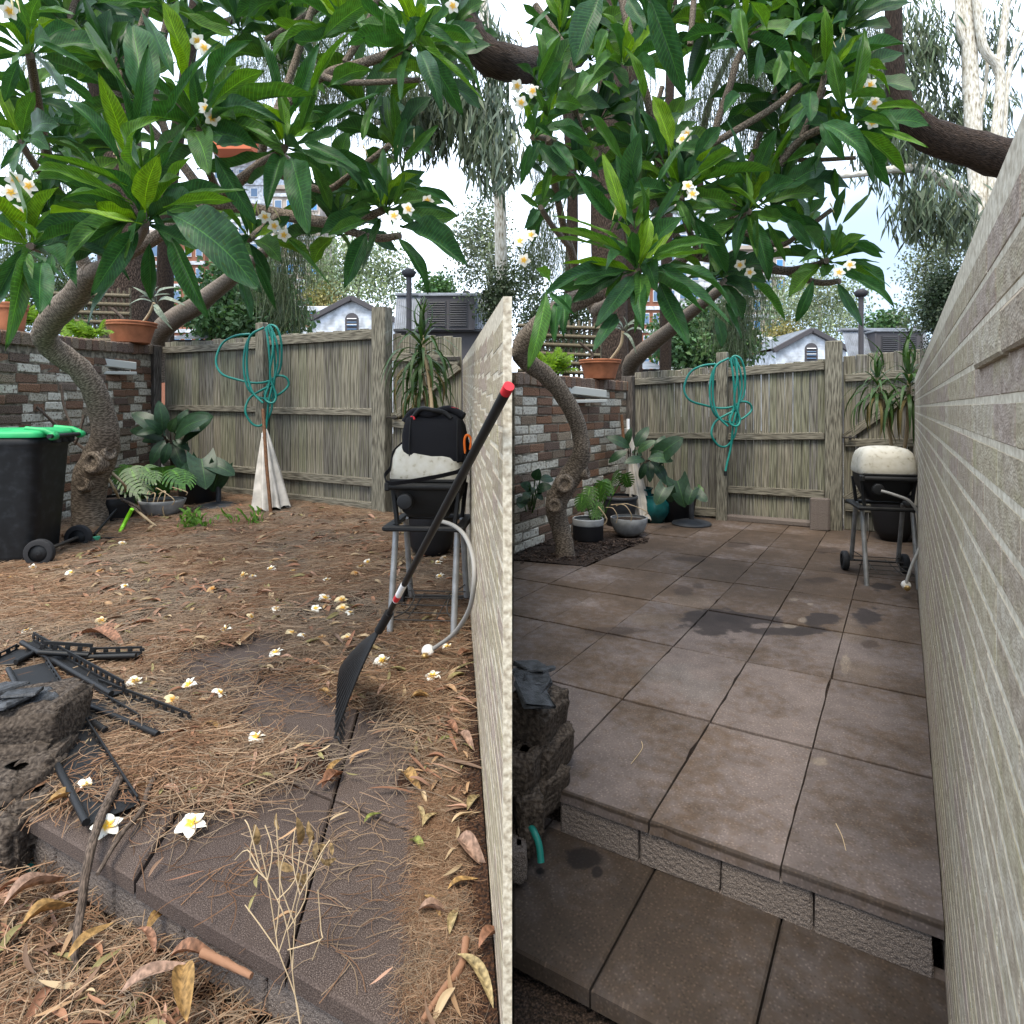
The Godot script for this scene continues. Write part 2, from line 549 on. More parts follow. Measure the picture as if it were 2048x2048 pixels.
# ---------------------------------------------------------------- paving, ground, steps
func slab_mesh(pl: PackedVector2Array, top: Callable, thick: float, uvf: Callable, bev := 0.006) -> ArrayMesh:
	# an outline in plan (world x, z), worn at the edges
	var b := MB.new()
	if Geometry2D.is_polygon_clockwise(pl):
		pl.reverse()
	var inner := pl
	var off := Geometry2D.offset_polygon(pl, -bev)
	if off.size() == 1 and off[0].size() == pl.size():
		# match the start so that the edges line up
		var best := 0
		for k in pl.size():
			if (off[0][k] - pl[0]).length() < (off[0][best] - pl[0]).length():
				best = k
		inner = PackedVector2Array()
		for k in pl.size():
			inner.append(off[0][(best + k) % pl.size()])
	var ids := Geometry2D.triangulate_polygon(inner)
	var s := b.v.size()
	for p in inner:
		b.pt(Vector3(p.x, top.call(p), p.y), Vector3.UP, uvf.call(p))
	for k in range(0, ids.size(), 3):
		b.tri(s + ids[k], s + ids[k + 1], s + ids[k + 2])
	for k in pl.size():
		var k2 := (k + 1) % pl.size()
		var o1 := Vector3(pl[k].x, top.call(pl[k]) - bev, pl[k].y)
		var o2 := Vector3(pl[k2].x, top.call(pl[k2]) - bev, pl[k2].y)
		var i1 := Vector3(inner[k].x, top.call(inner[k]), inner[k].y)
		var i2 := Vector3(inner[k2].x, top.call(inner[k2]), inner[k2].y)
		var nn := Vector3(pl[k2].y - pl[k].y, 0, pl[k].x - pl[k2].x).normalized()
		if Geometry2D.is_point_in_polygon((pl[k] + pl[k2]) * 0.5 + Vector2(nn.x, nn.z) * 0.001, pl):
			nn = -nn
		var q := [[i1, i2, o2, o1, (nn + Vector3.UP).normalized()], [o1, o2, o2 - Vector3(0, thick, 0), o1 - Vector3(0, thick, 0), nn]]
		for e in q:
			var st := b.v.size()
			for j in 4:
				var pp: Vector3 = e[j]
				var down: float = top.call(Vector2(pp.x, pp.z)) - pp.y
				b.pt(pp, e[4], uvf.call(Vector2(pp.x, pp.z) - Vector2(nn.x, nn.z) * down))
			b.tri(st, st + 2, st + 1)
			b.tri(st, st + 3, st + 2)
	return b.mesh()

func quad2(a: Vector3, b: Vector3, c: Vector3, d: Vector3, gap: float) -> PackedVector2Array:
	var pl := PackedVector2Array([Vector2(a.x, a.z), Vector2(b.x, b.z), Vector2(c.x, c.z), Vector2(d.x, d.z)])
	if Geometry2D.is_polygon_clockwise(pl):
		pl.reverse()
	var o := Geometry2D.offset_polygon(pl, -gap)
	return o[0] if o.size() else pl

func ragged(pl: PackedVector2Array) -> PackedVector2Array:   # chipped and slightly wandering edges
	var out := PackedVector2Array()
	for k in pl.size():
		var a := pl[k]
		var b := pl[(k + 1) % pl.size()]
		var n := (b - a).orthogonal().normalized()
		var steps := 9
		for j in steps:
			var f := float(j) / steps
			var chip := absf(rng.randfn()) * 0.0012 + (0.005 if rng.randf() < 0.06 else 0.0)
			out.append(a.lerp(b, f) + n * chip * (1.0 if Geometry2D.is_point_in_polygon(a.lerp(b, 0.5) + n * 0.002, pl) else -1.0))
	return out

func buv(p: Vector2) -> Vector2:   # swept yard plan coordinates of a world point
	var d := Vector2(p.x - 1.108, -p.y - 1.624)
	return Vector2(-0.851 * d.x + 0.525 * d.y, 0.524 * d.x + 0.8515 * d.y)

func paving_texture() -> ImageTexture:
	# colour of the swept paving in plan: rows 0.6 m in front of the step to the fence, brown grime, wet patches, scraped spots
	var W := 1024
	var H := 1408
	var nz := noise(101, 1.7, 5)
	var big := noise(103, 0.55, 3)
	var sp := noise(105, 120.0, 1)
	var st := noise(107, 6.0, 4)
	var marks := []   # u, v, radius u, radius v, r, g, b, strength
	for e in [[1440, 1245, 78, 34, 0], [1500, 1238, 70, 12, 0], [1560, 1262, 95, 9, 0], [1650, 1237, 42, 13, 0], [1735, 1233, 38, 22, 0], [1738, 1290, 20, 9, 1], [1370, 1180, 20, 13, 1], [1398, 1172, 16, 8, 1], [1762, 1174, 28, 10, 0], [1650, 1160, 34, 6, 1], [1480, 1090, 30, 8, 1], [1380, 1118, 40, 7, 1], [1660, 1100, 30, 7, 1], [1690, 1140, 30, 7, 1], [1230, 1262, 60, 9, 1], [1590, 1200, 15, 5, 2], [1622, 1209, 9, 4, 2], [1692, 1325, 12, 34, 2], [1725, 1345, 45, 28, 3], [1640, 1525, 22, 14, 2], [1700, 1260, 30, 40, 3], [1380, 1205, 80, 14, 3], [1300, 1240, 60, 12, 3], [1605, 1240, 10, 6, 2], [1580, 1252, 14, 4, 2], [1400, 1380, 60, 30, 4], [1350, 1345, 70, 25, 4]]:
		var a := buv(Vector2(GB(e[0], e[1]).x, GB(e[0], e[1]).z))
		var b := buv(Vector2(GB(e[0] + e[2], e[1]).x, GB(e[0] + e[2], e[1]).z))
		var c := buv(Vector2(GB(e[0], e[1] + e[3]).x, GB(e[0], e[1] + e[3]).z))
		marks.append([a, (b - a), (c - a), e[4]])
	for e in [[1172, 1715, 48, 26, 5], [1195, 1745, 12, 14, 5], [1080, 1745, 14, 10, 5]]:
		var a := buv(Vector2(GB(e[0], e[1], -0.15).x, GB(e[0], e[1], -0.15).z))
		var b := buv(Vector2(GB(e[0] + e[2], e[1], -0.15).x, GB(e[0] + e[2], e[1], -0.15).z))
		var c := buv(Vector2(GB(e[0], e[1] + e[3], -0.15).x, GB(e[0], e[1] + e[3], -0.15).z))
		marks.append([a, (b - a), (c - a), e[4]])
	var cols := [Color(0.205, 0.18, 0.178), Color(0.25, 0.205, 0.18), Color(0.56, 0.51, 0.46), Color(0.46, 0.405, 0.36), Color(0.44, 0.415, 0.405), Color(0.15, 0.122, 0.118)]
	var str := [0.85, 0.6, 0.8, 0.6, 0.6, 0.85]
	var hit := PackedInt32Array()   # which marks touch each coarse cell
	var im := Image.create_empty(W, H, false, Image.FORMAT_RGB8)
	var data := PackedByteArray()
	data.resize(W * H * 3)
	var inv := []
	for m in marks:
		var det: float = m[1].x * m[2].y - m[1].y * m[2].x
		inv.append([m[0], Vector2(m[2].y, -m[2].x) / det, Vector2(-m[1].y, m[1].x) / det, m[3], maxf(m[1].length(), m[2].length()) * 1.7])
	for j in H:
		var v := -0.7 + 7.0 * j / H
		var row := []
		for e in inv:
			if absf(e[0].y - v) < e[4]:
				row.append(e)
		var r := floori(v / VB)
		for i in W:
			var u := 4.2 * i / W
			var q := floori(u / UB)
			var hsh := sin(q * 12.9898 + r * 78.233) * 43758.5453
			hsh -= floorf(hsh)
			var nn := nz.get_noise_2d(u, v)
			var nb := big.get_noise_2d(u, v)
			var clean := 0.0   # how far the grime has been scrubbed off this slab
			if r == 0:
				clean = 0.95
			elif r == 1:
				clean = 0.55 + 0.45 * float(q < 3)
			elif r == 2:
				clean = 0.75 if q < 4 else 0.25
			else:
				clean = 0.30 * hsh
			if r < 0:
				clean = 0.35
			clean = clampf(clean + nn * 1.0 + nb * 0.4 + 0.7 * st.get_noise_2d(u * 2.5, v * 2.5), 0.0, 1.0)
			var cr := lerpf(0.365, 0.44, clean)
			var cg := lerpf(0.302, 0.398, clean)
			var cb := lerpf(0.250, 0.383, clean)
			var f := 0.84 + 0.10 * nn + 0.10 * (hsh - 0.5) + 0.10 * st.get_noise_2d(u, v)
			if r < 0:
				f *= 0.68
			for e in row:
				var d := Vector2(u, v) - (e[0] as Vector2)
				var l := sqrt(d.dot(e[1]) ** 2 + d.dot(e[2]) ** 2) + 0.55 * nn + 0.35 * st.get_noise_2d(u * 1.3, v * 1.3)
				var k: float = clampf((1.0 - l) * (4.5 if e[3] == 0 or e[3] == 5 else 2.6), 0.0, 1.0) * str[e[3]]
				if k > 0.0:
					var mc: Color = cols[e[3]]
					cr = lerpf(cr, mc.r, k)
					cg = lerpf(cg, mc.g, k)
					cb = lerpf(cb, mc.b, k)
			var s := sp.get_noise_2d(u, v * 1.0)
			if s > 0.42:
				f += (s - 0.42) * 0.65
			elif s < -0.5:
				f += (s + 0.5) * 0.4
			var o := (j * W + i) * 3
			data[o] = clampi(int(cr * f * 255.0), 0, 255)
			data[o + 1] = clampi(int(cg * f * 255.0), 0, 255)
			data[o + 2] = clampi(int(cb * f * 255.0), 0, 255)
	im.set_data(W, H, false, Image.FORMAT_RGB8, data)
	return ImageTexture.create_from_image(im)

func buvt(p: Vector2) -> Vector2:
	var q := buv(p)
	return Vector2(q.x / 4.2, (q.y + 0.7) / 7.0)

func build_ground() -> void:
	var b := MB.new()
	b.quad(Vector3(-150, -0.32, 3), Vector3(150, -0.32, 3), Vector3(150, -0.32, -200), Vector3(-150, -0.32, -200))
	struct("ground", b.mesh(), mats["earth"])

func build_paving_b() -> void:
	var pm := mat("swept", lin(1, 1, 1), 0.9, paving_texture(), Vector3.ONE, false)
	pm.heightmap_enabled = false
	var root := Node3D.new()
	root.name = numbered("paving")
	add_child(root)
	root.set_meta("kind", "structure")
	# a bed of mortar under the slabs, seen in the joints
	var region := PackedVector2Array()
	for q in [BW(0.0, -0.05), BW(0.0, 6.2), BW(3.07, 5.72), BW(3.07, 2.90), Vector3(0.004, 0, -2.75), Vector3(0.17, 0, -2.75), Vector3(0.165, 0, -2.30), BW(1.173, -0.05)]:
		region.append(Vector2(q.x, q.z))
	var under := region.duplicate()
	under[0] = Vector2(BW(0.0, 0.07).x, BW(0.0, 0.07).z)
	under[7] = Vector2(BW(1.173, 0.07).x, BW(1.173, 0.07).z)
	part("bedding", slab_mesh(under, func(_p): return -0.022, 0.012, func(p): return p, 0.002), mats["soil"], root)
	var bed := PackedVector2Array()   # the soil bed round the tree is left open
	for q in [GB(1000, 1120), GB(1172, 1134), GB(1240, 1104), GB(1300, 1076), GB(1220, 1060), GB(1000, 1085)]:
		bed.append(Vector2(q.x, q.z))
	if Geometry2D.is_polygon_clockwise(region):
		region.reverse()
	for r in 9:
		for q in 9:
			var v0 := r * VB + 0.007 if r > 0 else -0.016
			var v1 := (r + 1) * VB - 0.007
			var c0 := quad2(BW(q * UB, v0), BW((q + 1) * UB, v0), BW((q + 1) * UB, v1), BW(q * UB, v1), 0.0026)
			c0 = ragged(c0)
			var bigr := Geometry2D.offset_polygon(region, 0.0)[0]
			var cl := Geometry2D.intersect_polygons(c0, bigr)
			if cl.is_empty():
				continue
			c0 = cl[0]
			var cut := Geometry2D.clip_polygons(c0, bed)
			if cut.is_empty():
				continue
			c0 = cut[0]
			if c0.size() < 3:
				continue
			var lift := rf(-0.003, 0.003)
			var tx := rf(-0.006, 0.006)
			var mid := c0[0]
			part("paver", slab_mesh(c0, func(p: Vector2): return lift + (p.x - mid.x) * tx, 0.035, buvt, 0.003), pm, root)
	# the riser under the front slabs
	var edges := [0.024, 0.306, 0.5617, 0.819, 1.106]
	for k in 4:
		var bb := MB.new()
		bb.box(Vector3(edges[k + 1] - edges[k] - 0.005, 0.116, 0.1), Transform3D(), 0.006)
		bb.jitter(rng, 0.002)
		part("riser_block", bb.mesh(), mats["riser"], root, at(BW((edges[k] + edges[k + 1]) * 0.5, 0.045 + rf(-0.003, 0.003), -0.096), basis_b()))
	# lower step
	for e in [[-0.02, 0.39], [0.39, 0.767], [0.767, 1.16], [1.16, 1.62]]:
		var q: float = e[0]
		var w: float = e[1] - e[0]
		var c0 := quad2(BW(q, -0.495), BW(q + w, -0.495), BW(q + w, 0.05), BW(q, 0.05), 0.003)
		var cl := Geometry2D.intersect_polygons(c0, PackedVector2Array([Vector2(0.004, 0), Vector2(4, 0), Vector2(4, -6), Vector2(0.004, -6)]))
		if cl.size():
			part("paver", slab_mesh(cl[0], func(_p): return -0.15, 0.045, buvt, 0.006), pm, root)
	var sb := MB.new()
	sb.grid(30, 20, func(i: float, j: float):
		var p := BW(lerpf(-0.05, 1.9, i), lerpf(-1.3, 0.3, j))
		p.x = maxf(p.x, 0.006)
		p.y = -0.235 + 0.012 * sin(p.x * 41.0) * cos(p.z * 37.0)
		return p)
	struct("soil", sb.mesh(), mats["soil"])
	var xs := []
	var cs := []
	for k in 2200:
		var p := BW(rf(0.55, 1.75), rf(-1.2, -0.5), -0.222)
		if p.x > 0.02:
			xs.append(at(p, turn(rf(0, 360), rf(-20, 20), rf(-20, 20)).scaled(Vector3.ONE * rf(0.07, 0.17))))
			cs.append(Color(0.085, 0.062, 0.03) * rf(0.35, 1.0))
	var o := many("dry_grass", needle_clump(5), mats["needle"], xs, cs, self)
	tag(o, "short dry mulch and grass below the lower step", "mulch")
	# mulch bed round the tree
	var bb2 := MB.new()
	bb2.grid(24, 16, func(i: float, j: float):
		var p := GB(lerpf(1022, 1172, i), 1119 + 14 * i).lerp(GB(lerpf(1026, 1300, i), lerpf(1083, 1076, i)), j)
		p.x = maxf(p.x, 0.006)
		p.y = 0.004 + 0.016 * sin(i * 25.0 + j * 7) * sin(j * 19.0)
		return p)
	struct("garden_bed", bb2.mesh(), mats["soil"])
	xs = []
	cs = []
	for k in 700:
		var p := GB(rf(1030, 1180), rf(1085, 1128)).lerp(GB(1310, 1080), rf(0, 0.95) ** 2)
		if p.x > 0.04:
			p.y = rf(0.008, 0.02)
			xs.append(at(p, turn(rf(0, 360), rf(-25, 25), rf(-25, 25)).scaled(Vector3.ONE * rf(0.3, 0.75))))
			cs.append([Color(0.08, 0.055, 0.045), Color(0.05, 0.038, 0.033), Color(0.13, 0.095, 0.075)][k % 3] * rf(0.6, 1.2))
	tag(many("bark_mulch", chip_mesh(), mats["needle"], xs, cs, self), "dark bark mulch in the bed round the tree", "mulch")

func AW(s: float, t: float, y := 0.0) -> Vector3:   # littered yard plan: s left along the step, t away along the dividing wall
	var z := 1.258 + 0.456 * s + 0.9957 * t
	return Vector3(-0.0149 - 0.890 * s - 0.0931 * t, ya(z) + y, -z)

func build_paving_a() -> void:
	var root := Node3D.new()
	root.name = numbered("paving")
	add_child(root)
	root.set_meta("kind", "structure")
	var reg := PackedVector2Array()
	for q in [AW(0, 0.03), AW(0, 4.9), AW(4.6, 4.9), AW(4.6, 0.9), AW(1.72, 0.6), AW(1.72, 0.03)]:
		reg.append(Vector2(q.x, q.z))
	part("bedding", slab_mesh(reg, func(p: Vector2): return ya(-p.y) - 0.024, 0.25, func(p): return p, 0.002), mats["soil"], root)
	for r in 4:
		for q in 5:
			if r == 0 and q > 2:
				continue
			var s0 := 0.585 + 0.577 * (q - 1) if q > 0 else 0.004
			var t0 := 0.577 * r - (0.03 if r == 0 else 0.0)
			var c0 := quad2(AW(s0, t0), AW(0.585 + 0.577 * q, t0), AW(0.585 + 0.577 * q, 0.577 * (r + 1)), AW(s0, 0.577 * (r + 1)), 0.004)
			var lift := rf(-0.004, 0.004)
			part("paver", slab_mesh(c0, func(p: Vector2): return ya(-p.y) + lift, 0.04, func(p): return p, 0.006), mats["slab_%d" % ((r * 2 + q) % 3)], root)
	for k in 6:
		var bb := MB.new()
		bb.box(Vector3(0.30, 0.13, 0.1), Transform3D(), 0.007)
		bb.jitter(rng, 0.002)
		var a := AW(0.02 + 0.306 * k, 0.055)
		var c := AW(0.02 + 0.306 * (k + 1), 0.055)
		part("riser_block", bb.mesh(), mats["riser"], root, at((a + c) * 0.5 + Vector3(0, -0.112, 0), along(c, a)))

# how thickly litter covers a spot of the littered yard, 0 bare to 1 deep
var litter_noise: FastNoiseLite
func litter_at(p: Vector3) -> float:
	var z := -p.z
	var x := CX + p.x / z * F
	var y := 752.0 + 1778.0 / z
	var d := 1.0
	for e in [[430, 1340, 100, 48], [560, 1425, 140, 75], [735, 1500, 75, 85], [545, 1300, 70, 32], [240, 1690, 230, 100], [450, 1780, 270, 180], [715, 1830, 205, 280], [830, 1235, 45, 16], [610, 1640, 150, 80]]:
		var q := Vector2((x - e[0]) / e[2], (y - e[1]) / e[3]).length()
		d = minf(d, smoothstep(0.75, 1.25, q + 0.25 * litter_noise.get_noise_2d(p.x * 3.0, p.z * 3.0)))
	return d

func stony(p: Vector3) -> bool:   # where the stone wall stands at the left
	var z := -p.z
	var x := CX + p.x / z * F
	var y := 752.0 + 1778.0 / z
	return y > 1425.0 and x < lerpf(120.0, 62.0, clampf((y - 1500.0) / 120.0, 0.0, 1.0))

func needle_clump(count := 16) -> ArrayMesh:
	var b := MB.new()
	for k in count:
		var a := rf(0, TAU)
		var l := rf(0.07, 0.17)
		var bend := rf(-2.2, 2.2)
		var p := Vector3(rf(-0.09, 0.09), rf(0, 0.008), rf(-0.09, 0.09))
		var pr := Vector3.ZERO
		var w := rf(0.0006, 0.0011)
		b.tint = Color.WHITE * rf(0.55, 1.15)
		var s := 4
		var last := -1
		var pitch := rf(-0.05, 0.12)
		for i in s + 1:
			var d := Vector3(cos(a), pitch, sin(a))
			var sd := Vector3(-sin(a), 0, cos(a)) * w
			var st := b.pt(p - sd, Vector3.UP, Vector2.ZERO)
			b.pt(p + sd, Vector3.UP, Vector2.ONE)
			b.pt(p + Vector3(0, w * 1.6, 0), Vector3.UP, Vector2.ONE)
			if last >= 0:
				b.tri(last, st, st + 2)
				b.tri(last, st + 2, last + 2)
				b.tri(last + 2, st + 2, st + 1)
				b.tri(last + 2, st + 1, last + 1)
			last = st
			p += d * l / s
			a += bend / s
			pitch -= 0.06
	return b.mesh()

func chip_mesh() -> ArrayMesh:
	var b := MB.new()
	b.box(Vector3(0.05, 0.008, 0.02), Transform3D(), 0.003)
	b.jitter(rng, 0.003)
	return b.mesh()

# a dead gum leaf, 1 long, lying on its back and curling
func dry_leaf_mesh(wide: float, curl: float, bend: float) -> ArrayMesh:
	var b := MB.new()
	b.grid(4, 9, func(i: float, j: float):
		var w: float = wide * pow(sin(PI * clampf(j, 0.0, 1.0)), 0.75) * (1.0 - 0.35 * j)
		var x := (i - 0.5) * w
		return Vector3(j - 0.5, curl * absf(i - 0.5) * 2.0 * w * 0.7 + 0.12 * curl * sin(j * 5.0) + 0.02, x + bend * (j - 0.5) ** 2))
	return b.mesh()

func build_litter() -> void:
	litter_noise = noise(201, 0.8, 4)
	var hn := noise(203, 2.4, 4)
	var b := MB.new()
	b.grid(110, 120, func(i: float, j: float):
		var t := lerpf(0.0, 4.85, j * j * 0.6 + j * 0.4)
		var p := AW(lerpf(0.006, 4.5, i), t)
		p.y += lerpf(-0.035, 0.012, litter_at(p)) + 0.018 * hn.get_noise_2d(p.x * 2.0, p.z * 2.0) + 0.02 * maxf(0.0, hn.get_noise_2d(p.x * 0.5, p.z * 0.5))
		if t < 0.03:
			p.y -= 0.06
		if stony(p):
			p.y -= 0.42
		return p)
	var mat_o := part("litter_mat", b.mesh(), mats["litter"], self)
	tag(mat_o, "brown mat of fallen needles and leaves over the left paving", "leaf litter", "", "stuff")
	var b2 := MB.new()   # heaped below the step
	b2.grid(50, 40, func(i: float, j: float):
		var p := AW(lerpf(-0.02, 2.9, i), lerpf(-1.0, lerpf(0.05, -0.22, smoothstep(0.56, 0.66, i)), j))
		p.y = -0.15 - 0.09 * (1.0 - i) - 0.06 * smoothstep(0.35, 0.0, i) + 0.05 * hn.get_noise_2d(p.x * 2.0, p.z * 2.0)
		p.x = minf(p.x, -0.006)
		return p)
	tag(part("litter_mat", b2.mesh(), mats["litter"], self), "deep drift of needles and leaves below the left step", "leaf litter", "", "stuff")
	var browns := [Color(0.27, 0.155, 0.092), Color(0.36, 0.22, 0.135), Color(0.17, 0.098, 0.06), Color(0.43, 0.30, 0.195), Color(0.32, 0.24, 0.17), Color(0.21, 0.115, 0.068)]
	var xs := []
	var cs := []
	for k in 18000:
		var s := rf(0.0, 4.45)
		var t := rf(0.0, 1.0)
		t = 0.02 + 4.7 * (t * 0.45 + 0.55 * t * t)
		var p := AW(s, t)
		var dn := litter_at(p)
		var patch := litter_noise.get_noise_2d(p.x * 1.6 + 9.0, p.z * 1.6)
		if rf(0, 1) > (dn * dn + 0.028) * clampf(0.75 + 1.6 * patch, 0.15, 1.0) or (t < 0.13 and s > 0.2):
			continue
		if p.x > -0.30 or stony(p):
			continue
		p.y += lerpf(0.003, 0.014, dn) + 0.018 * hn.get_noise_2d(p.x * 2.0, p.z * 2.0) * dn + rf(0, 0.012) * dn
		xs.append(at(p, turn(rf(0, 360), rf(-6, 6), rf(-6, 6)).scaled(Vector3.ONE * rf(0.8, 1.3))))
		cs.append((pick(browns) as Color).lerp(Color(0.27, 0.22, 0.17), clampf(0.3 - patch * 1.5, 0.0, 0.8)) * rf(0.75, 1.2))
	for k in 2600:   # thick along the wall side
		var p := AW(rf(0.085, 0.24), rf(0.02, 2.6), rf(0.003, 0.02))
		xs.append(at(p, turn(rf(0, 360), rf(-8, 8), rf(-8, 8)).scaled(Vector3.ONE * rf(0.28, 0.42))))
		cs.append(pick(browns) * rf(0.8, 1.3))
	tag(many("fallen_needles", needle_clump(), mats["needle"], xs, cs, self), "brown she-oak needles strewn over the left yard", "needles")
	xs = []
	cs = []
	for k in 4200:
		var p := AW(rf(0.1, 2.85), rf(-0.95, 0.0))
		var i := (1.72 - 0.0)
		p.y = -0.125 - 0.09 * (1.0 - clampf(-p.x / 2.5, 0, 1)) + rf(-0.01, 0.05) + 0.05 * hn.get_noise_2d(p.x * 2.0, p.z * 2.0)
		if p.x > -0.36 or (p.x < -1.45 and p.z < -1.88) or (p.x > -1.6 and p.z < -2.046 + 0.5126 * (p.x + 1.551) + 0.13):
			continue
		xs.append(at(p, turn(rf(0, 360), rf(-15, 15), rf(-15, 15)).scaled(Vector3.ONE * rf(0.8, 1.3))))
		cs.append(pick(browns) * rf(0.7, 1.2))
	tag(many("fallen_needles", needle_clump(), mats["needle"], xs, cs, self), "brown needles heaped below the left step", "needles")
	# dead leaves too many to count
	var kinds := [dry_leaf_mesh(0.17, 0.2, 0.25), dry_leaf_mesh(0.26, 0.55, -0.15), dry_leaf_mesh(0.13, 0.1, 0.4)]
	var tans := [Color(0.34, 0.17, 0.095), Color(0.42, 0.26, 0.14), Color(0.27, 0.13, 0.075), Color(0.43, 0.25, 0.17), Color(0.50, 0.37, 0.22), Color(0.30, 0.26, 0.11), Color(0.20, 0.12, 0.075)]
	for g in 3:
		xs = []
		cs = []
		for k in 2300:
			var s := rf(0.05, 4.4)
			var t := rf(0, 1)
			t = 4.65 * (t * 0.6 + 0.4 * t * t)
			var p := AW(s, t)
			var dn := litter_at(p)
			if rf(0, 1) > dn * 0.9 + 0.03 or p.x > -0.13 or stony(p):
				continue
			p.y += 0.016 + rf(0, 0.015)
			xs.append(at(p, turn(rf(0, 360), rf(-18, 18), rf(-18, 18)).scaled(Vector3(1, 1, rf(0.6, 1.3)) * (0.035 + (0.125 if t > 1.2 else 0.07) * rf(0, 1) ** 1.5))))
			cs.append(pick(tans) * rf(0.75, 1.15))
		for k in 750:
			var p := AW(rf(0.3, 2.8), rf(-0.95, 0.0))
			if p.x > -0.25 or (p.x < -1.45 and p.z < -1.88) or (p.x > -1.6 and p.z < -2.046 + 0.5126 * (p.x + 1.551) + 0.13):
				continue
			p.y = -0.095 - 0.09 * (1.0 - clampf(-p.x / 2.5, 0, 1)) + rf(0, 0.05) + 0.05 * hn.get_noise_2d(p.x * 2.0, p.z * 2.0)
			xs.append(at(p, turn(rf(0, 360), rf(-25, 25), rf(-25, 25)).scaled(Vector3.ONE * rf(0.045, 0.115))))
			cs.append(pick(tans) * rf(0.75, 1.15))
		tag(many("dead_leaves", kinds[g], mats["dryleaf"], xs, cs, self), ["narrow dead gum leaves scattered through the left yard", "curled dead gum leaves scattered through the left yard", "thin bent dead leaves scattered through the left yard"][g], "leaves")

	var strips := []
	cs = []
	for k in 420:
		var p := AW(rf(0.1, 4.3), 4.6 * rf(0, 1) ** 1.3)
		if rf(0, 1) > litter_at(p) or p.x > -0.16 or stony(p):
			continue
		p.y += rf(0.015, 0.03)
		strips.append(at(p, turn(rf(0, 360), rf(-6, 6), rf(-12, 12)).scaled(Vector3(1, 0.5, 1) * rf(0.12, 0.34))))
		cs.append(pick([Color(0.34, 0.16, 0.09), Color(0.24, 0.12, 0.07), Color(0.40, 0.24, 0.16), Color(0.2, 0.13, 0.09)]))
	tag(many("bark_strips", dry_leaf_mesh(0.075, 0.4, 0.12), mats["dryleaf"], strips, cs, self), "long curled strips of shed bark scattered through the litter", "bark")

# ---------------------------------------------------------------- walls
func masonry(root: Node3D, piece: String, p0: Vector3, p1: Vector3, out: Vector3, high: float, ch: float, ul: float, proud: float, deep: float, mk: Callable, joint: float, keep := 300, rough := 0.0025, first := 0.0) -> void:
	# pieces laid in courses on the face that runs from p0 to p1 and looks towards out; each piece stands proud of the mortar
	var dirx := p1 - p0
	var slope := dirx.y
	var flat := Vector3(dirx.x, 0, dirx.z)
	var ln := flat.length()
	var bx := Basis(flat / ln, Vector3.UP, out)
	if (flat / ln).cross(Vector3.UP).dot(out) < 0:
		bx = Basis(-flat / ln, Vector3.UP, out)
	var variants: Array[MB] = []
	for k in 6:
		var b := MB.new()
		b.box(Vector3(ul - joint, ch - joint, deep), Transform3D(), minf(0.006, ch * (0.12 if rough > 0.002 else 0.04)))
		b.jitter(rng, rough)
		variants.append(b)
	var meshes := []
	for b in variants:
		meshes.append(b.mesh())
	var lst := []
	var rows := int(high / ch)
	for r in rows:
		var x := -ul * (0.5 if r % 2 else 0.0) - rf(0, 0.12) * ul
		while x < ln - 0.02:
			var w: float = ul * rf(0.9, 1.1)
			if rng.randf() < 0.1:
				w *= 0.55
			var a := maxf(x, 0.0)
			var c := minf(x + w, ln)
			x += w
			if c - a < ul * 0.12:
				continue
			var mid := (a + c) * 0.5
			var pos := p0 + flat / ln * mid + Vector3(0, slope * mid / ln + first + (r + 0.5) * ch, 0) + out * (proud - deep * 0.5 + rf(-0.001, 0.001) * (2.0 if rough > 0.002 else 0.25))
			var sc := Vector3((c - a - joint) / (ul - joint), 1, 1)
			var vi := rng.randi() % 6
			lst.append([(pos - Vector3(0, EYE, 0)).length() - (c - a) * 0.5, Transform3D(bx * Basis.from_scale(sc), pos), vi, mk.call(r, rows, mid / ln)])
	lst.sort_custom(func(a, b): return a[0] < b[0])
	var rest := {}
	for k in lst.size():
		var e: Array = lst[k]
		if k < keep:
			part(piece, meshes[e[2]], mats[e[3]], root, e[1])
		else:
			if not rest.has(e[3]):
				rest[e[3]] = MB.new()
			rest[e[3]].join(variants[e[2]], e[1])
	if rest.size():
		# the pieces too far away to be told apart, as one mesh of several surfaces
		var am := ArrayMesh.new()
		var k := 0
		for m in rest:
			var one: ArrayMesh = rest[m].mesh()
			am.add_surface_from_arrays(Mesh.PRIMITIVE_TRIANGLES, one.surface_get_arrays(0))
			am.surface_set_material(k, mats[m])
			k += 1
		var o := part("distant_" + piece + "work", am, null, root)
		o.set_meta("kind", "stuff")

func brick_kind(r: int, rows: int, f: float) -> String:
	var q := rng.randf()
	var low := 1.0 - float(r) / rows
	if q < 0.24 + 0.2 * low:
		return "brick_white"
	if q < 0.37 + 0.2 * low:
		return "brick_cream"
	return "brick_%d" % (rng.randi() % 8)

func block_kind(_r: int, _rows: int, _f: float) -> String:
	return "block_%d" % (rng.randi() % 5)

